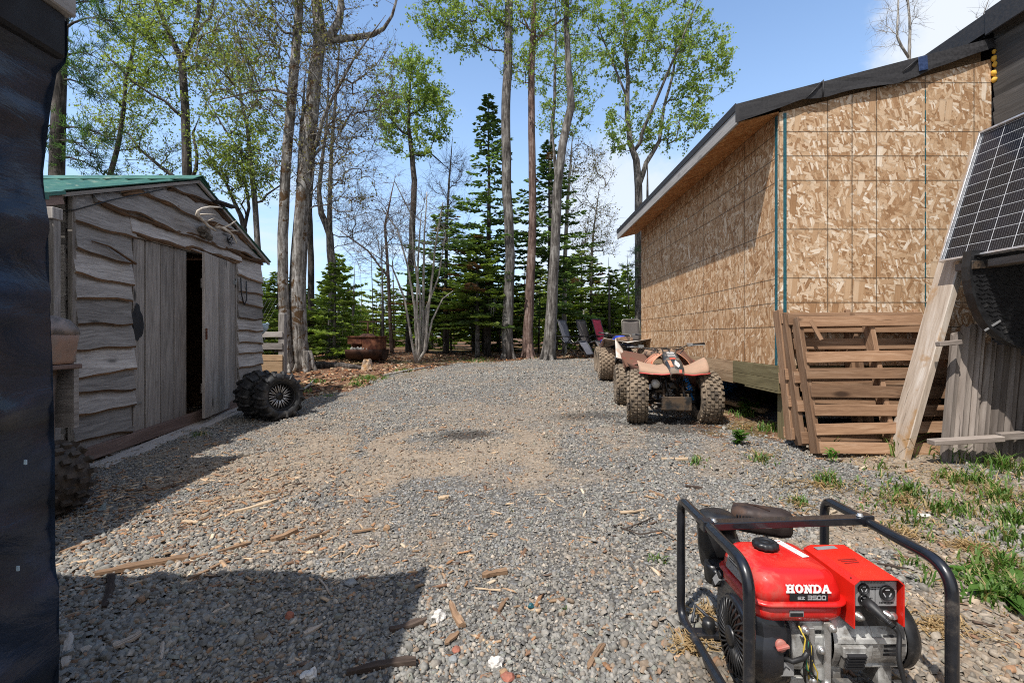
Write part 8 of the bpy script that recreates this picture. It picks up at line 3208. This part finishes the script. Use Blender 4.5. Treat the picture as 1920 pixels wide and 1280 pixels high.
# ------------------------------------------------------------------ scraps, stones, weeds
def build_scraps():
    rg = random.Random(44)
    S = [((180, 1084), (355, 1052), .055, .020, 'chip_brown', 'longest brown split board on the gravel, left foreground'),
         ((357, 1056), (462, 1026), .018, .012, 'chip_brown', 'thin bark strip just right of the long brown board'),
         ((352, 1092), (428, 1056), .022, .010, 'chip_brown', 'grey-brown stick pointing at the shade edge, under the thin bark strip'),
         ((508, 1020), (558, 1002), .035, .022, 'chip_brown', 'chunky orange-brown piece of split wood, left of centre'),
         ((440, 962), (518, 942), .028, .014, 'chip_pale', 'pale yellow split stick at the middle of the gravel, left'),
         ((112, 1040), (200, 1008), .026, .010, 'chip_brown', 'reddish bark strip at the edge of the shed shade'),
         ((235, 1108), (318, 1086), .018, .008, 'chip_pale', 'pale sliver under the long brown board'),
         ((195, 1150), (208, 1085), .034, .012, 'chip_dark', 'dark grey slat running into the shade from the end of the long board'),
         ((212, 1224), (264, 1200), .032, .012, 'weathered_plank', 'pale grey slab of wood in the shade, lower left'),
         ((122, 1262), (130, 1198), .030, .010, 'weathered_plank', 'upright-pointing pale slat in shade right beside the black tarp'),
         ((302, 1250), (306, 1216), .014, .006, 'weathered_plank', 'small grey slat standing out in the shade, right of the pale slab'),
         ((570, 1192), (604, 1174), .022, .008, 'weathered_plank', 'grey slat in the middle of the dark shade'),
         ((598, 1086), (618, 1114), .010, .006, 'weathered_plank', 'thin pale stick near the top edge of the shade'),
         ((730, 1186), (800, 1164), .030, .014, 'chip_dark', 'black charred stick at the right edge of the shade'),
         ((845, 1130), (867, 1174), .030, .014, 'chip_brown', 'brown stick pointing at the camera beside a white stone'),
         ((904, 1083), (950, 1074), .032, .020, 'chip_brown', 'dark rounded piece of bark at the centre of the gravel'),
         ((890, 1106), (938, 1112), .006, .005, 'chip_pale', 'thin bent pale twig below the dark bark piece'),
         ((1102, 1256), (1132, 1210), .022, .008, 'chip_brown', 'tan splinter near the lower edge, left of the generator'),
         ((935, 1148), (952, 1126), .016, .007, 'chip_brown', 'short brown chip below the dark bark piece'),
         ((1163, 967), (1210, 960), .016, .008, 'chip_pale', 'pale splinter on the gravel left of the generator frame top'),
         ((822, 932), (842, 928), .045, .014, 'chip_pale', 'flat yellow chip at the middle of the gravel'),
         ((660, 996), (702, 990), .016, .010, 'chip_brown', 'brown stick beside the little brown ball'),
         ((570, 1018), (618, 1000), .014, .010, 'chip_brown', 'thin brown stick right of the chunky orange-brown piece'),
         ((340, 985), (395, 968), .020, .008, 'chip_brown', 'brown bark strip by the shed shade edge, left of the pale split stick'),
         ((345, 974), (372, 979), .028, .008, 'chip_pale', 'pale chip beside the brown bark strip at the shade edge'),
         ((1240, 862), (1290, 862), .028, .014, 'chip_pale', 'light stick lying in front of the orange quad bike'),
         ((1285, 911), (1318, 916), .020, .012, 'chip_dark', 'short black stick on the grey gravel behind the generator'),
         ((1218, 922), (1245, 935), .020, .010, 'chip_brown', 'brown splinter left of the short black stick'),
         ((835, 1205), (860, 1185), .022, .008, 'chip_brown', 'orange sliver beside the brick-red pebble, lower centre'),
         ((420, 940), (520, 925), .008, .006, 'chip_pale', 'thin pale reed lying along the shade line, left'),
         ((1600, 1055), (1700, 1075), .010, .008, 'chip_dark', 'thin dark stick on the gravel right of the generator box'),
         ((140, 946), (172, 938), .028, .006, 'weathered_plank', 'grey shaving in the shade near the shed'),
         ((385, 1165), (430, 1142), .010, .006, 'weathered_plank', 'thin grey splinter in the shade below the long board'),
         ((650, 1265), (780, 1245), .034, .018, 'chip_dark', 'dark branch at the lower edge of the shade, by the sunlit gravel')]
    for k, (a, b, w, th, mat, lab) in enumerate(S):
        p, q = onground(*a), onground(*b)
        p.z = float(gz(p.x, p.y)) + th * .5 + .006
        q.z = float(gz(q.x, q.y)) + th * .5 + .008
        m = MB(k)
        n = 7
        d = (q - p)
        side = V((-d.y, d.x, 0)).normalized()
        rings = []
        rn = rg.random()
        bend = rg.uniform(-.04, .04) * d.length
        for i in range(n + 1):
            u = i / n
            c = p.lerp(q, u) + side * bend * math.sin(math.pi * u)
            ww = w * .5 * (rg.uniform(.75, 1.1)) * (.55 if i in (0, n) and rg.random() < .7 else 1)
            hh = th * .5 * rg.uniform(.8, 1.15)
            tw = rg.uniform(-.006, .006)
            rings.append([c - side * ww + V((0, 0, -hh)), c + side * ww + V((0, 0, -hh + tw)), c + side * ww * .92 + V((0, 0, hh * .8 + tw)), c + side * ww * .1 + V((0, 0, hh * 1.25)), c - side * ww * .92 + V((0, 0, hh * .7))])
        bs = [m.add(r) for r in rings]
        ou = rg.random() * 9
        L = d.length / n
        for i, (A, B) in enumerate(zip(bs, bs[1:])):
            for j in range(5):
                j2 = (j + 1) % 5
                m.face((A + j, A + j2, B + j2, B + j), 0, rn, [(ou + i * L, j * w * .5), (ou + i * L, (j + 1) * w * .5), (ou + (i + 1) * L, (j + 1) * w * .5), (ou + (i + 1) * L, j * w * .5)])
        m.face([bs[0] + j for j in range(5)][::-1], 0, rn); m.face([bs[-1] + j for j in range(5)], 0, rn)
        o = m.build('wood_scrap', M[mat], origin=p)
        tag(o, lab, 'wood scrap', 'scraps of wood on the gravel')
    white = plain('white_stone', (.60, .57, .53), .85, 0, .15, 30, .4, .2)
    grey = plain('grey_stone', (.25, .26, .26), .85, 0, .25, 30, .4, .2)
    pink = plain('brick_stone', (.33, .13, .09), .9, 0, .25, 30, .4, .2)
    tan = plain('tan_stone', (.34, .22, .13), .85, 0, .25, 20, .4, .2)
    St = [((822, 1156), .024, white, 'white stone at the right edge of the dark shade', (1, 1, .9)), ((928, 1243), .026, white, 'knobbly white stone in the sun at the lower edge', (1.1, 1, .8)),
          ((580, 1272), .024, white, 'white stone in the shade at the lower edge', (1, 1, .7)), ((725, 990), .021, tan, 'round brown ball-like stone at the centre of the gravel', (1, 1, 1)),
          ((543, 1160), .024, pink, 'reddish brick fragment in the shade', (.8, .5, 1)), ((855, 1213), .016, pink, 'brick-red pebble, lower centre', (1, 1, .7)),
          ((850, 1232), .018, grey, 'smooth pale grey pebble beside the brick-red one', (1, 1, .7)), ((952, 1272), .02, pink, 'pinkish stone cut by the lower edge', (1.2, 1, .7)),
          ((658, 1094), .024, grey, 'pale flat stone at the shade line', (1.2, .9, .5)), ((945, 1262), .016, tan, 'brownish pebble by the knobbly white stone', (1, 1, .8)),
          ((1640, 1030 + 40), .012, grey, 'little grey stone behind the generator', (1, 1, .6)), ((1733, 968), .02, white, 'white scrap-like stone in the grass', (1.8, .8, .5))]
    for k, (pp, r, mt, lab, sq) in enumerate(St):
        p = onground(*pp)
        p.z = float(gz(p.x, p.y)) + r * .45
        m = MB(k)
        m.blob(p, r, rg, sub=3 if mt is white else 2, jag=.38 if mt is white else .25, sq=sq)
        o = m.build('stone', mt, origin=p)
        tag(o, lab, 'stone')
    # odd bits of litter
    p = onground(995, 1141)
    m = MB(70)
    m.blob(p + V((0, 0, .012)), .012, rg, sub=2, jag=.4, sq=(1, 1, .8))
    o = m.build('plastic_scrap', M['seam_tape'], origin=p)
    tag(o, 'small teal scrap of plastic on the grey gravel', 'litter')
    p = onground(190, 960)
    m = MB(71)
    m.prism([p + V((-.03, 0, .01)), p + V((.02, .01, .012)), p + V((.03, .0, .07)), p + V((.01, -.01, .05))], (0, .003, 0))
    o = m.build('plastic_scrap', M['milky'], origin=p)
    tag(o, 'crumpled white-blue scrap of plastic film in the shade by the shed', 'litter')
    # thin wire-like twigs
    for k, (pts, lab) in enumerate([([(1150, 990), (1185, 1002), (1200, 1008), (1240, 1000), (1262, 1014)], 'dark curved twig on the gravel left of the generator'), ([(1170, 998), (1210, 982), (1225, 975)], 'fine straight dark twig left of the generator')]):
        m = MB(80 + k)
        P = [onground(*a) + V((0, 0, .018)) for a in pts]
        m.tube(P, .0035, 5)
        o = m.build('twig', M['chip_dark'], origin=P[0])
        tag(o, lab, 'twig')


build_scraps()


def build_weeds():
    rs = np.random.RandomState(3)
    leafm = M['grass']

    def weed(px, py, r, n, up, label, cols=((.05, .13, .02), (.10, .20, .04)), w=.3, z=0.0):
        p = onground(px, py)
        vs, fs, cs = [], [], []
        k = 0
        for i in range(n):
            a = rs.rand() * 6.283
            d = np.array((math.cos(a), math.sin(a), 0)); s_ = np.array((-d[1], d[0], 0))
            L = r * (.5 + .7 * rs.rand())
            e = up * (.4 + rs.rand())
            c0 = np.array((p.x, p.y, p.z)) + rs.randn(3) * np.array((r * .25, r * .25, 0)) + np.array((0, 0, z * rs.rand()))
            g = rs.rand()
            col = np.array(cols[0]) * (1 - g) + np.array(cols[1]) * g
            prev = None
            for t_, ww in ((0, .1), (.3, .8), (.6, 1.0), (.85, .6), (1.0, .05)):
                q = c0 + d * L * t_ + np.array((0, 0, e * L * (t_ * 1.4 - t_ * t_ * .9)))
                row = [q - s_ * L * w * ww * .5 + np.array((0, 0, .1 * L * ww)), q, q + s_ * L * w * ww * .5 + np.array((0, 0, .1 * L * ww))]
                vs.extend(row)
                if prev is not None:
                    b = k - 3
                    fs.extend([(b, b + 1, k + 1, k), (b + 1, b + 2, k + 2, k + 1)])
                    cs.extend([col, col])
                prev = row
                k += 3
        o = np_mesh('weed', np.array(vs) - np.array(p), np.array(fs), leafm, color=np.array(cs), loc=p)
        tag(o, label, 'weed', 'leafy weeds in the yard')
    weed(1385, 832, .06, 70, .8, 'small dark green leafy weed in front of the corner post', w=.55, z=.09)
    weed(1885, 1120, .17, 34, .35, 'broad-leaved weed at the right edge by the grass', ((.05, .12, .02), (.10, .19, .04)), .32)
    weed(1852, 1095, .12, 22, .35, 'smaller broad-leaved weed left of the larger one by the right edge', ((.06, .15, .02), (.13, .25, .05)), .32)
    weed(1470, 775, .14, 46, 1.0, 'leafy weed growing in the shade beside the corner post', w=.5, z=.14)
    weed(1405, 775, .12, 36, .9, 'leafy weed beside the end of the sawn timber', w=.45, z=.08)
    weed(1562, 868, .06, 14, 1.6, 'upright light green seedling in front of the pallets', ((.08, .2, .03), (.15, .30, .06)), .35, .05)


build_weeds()
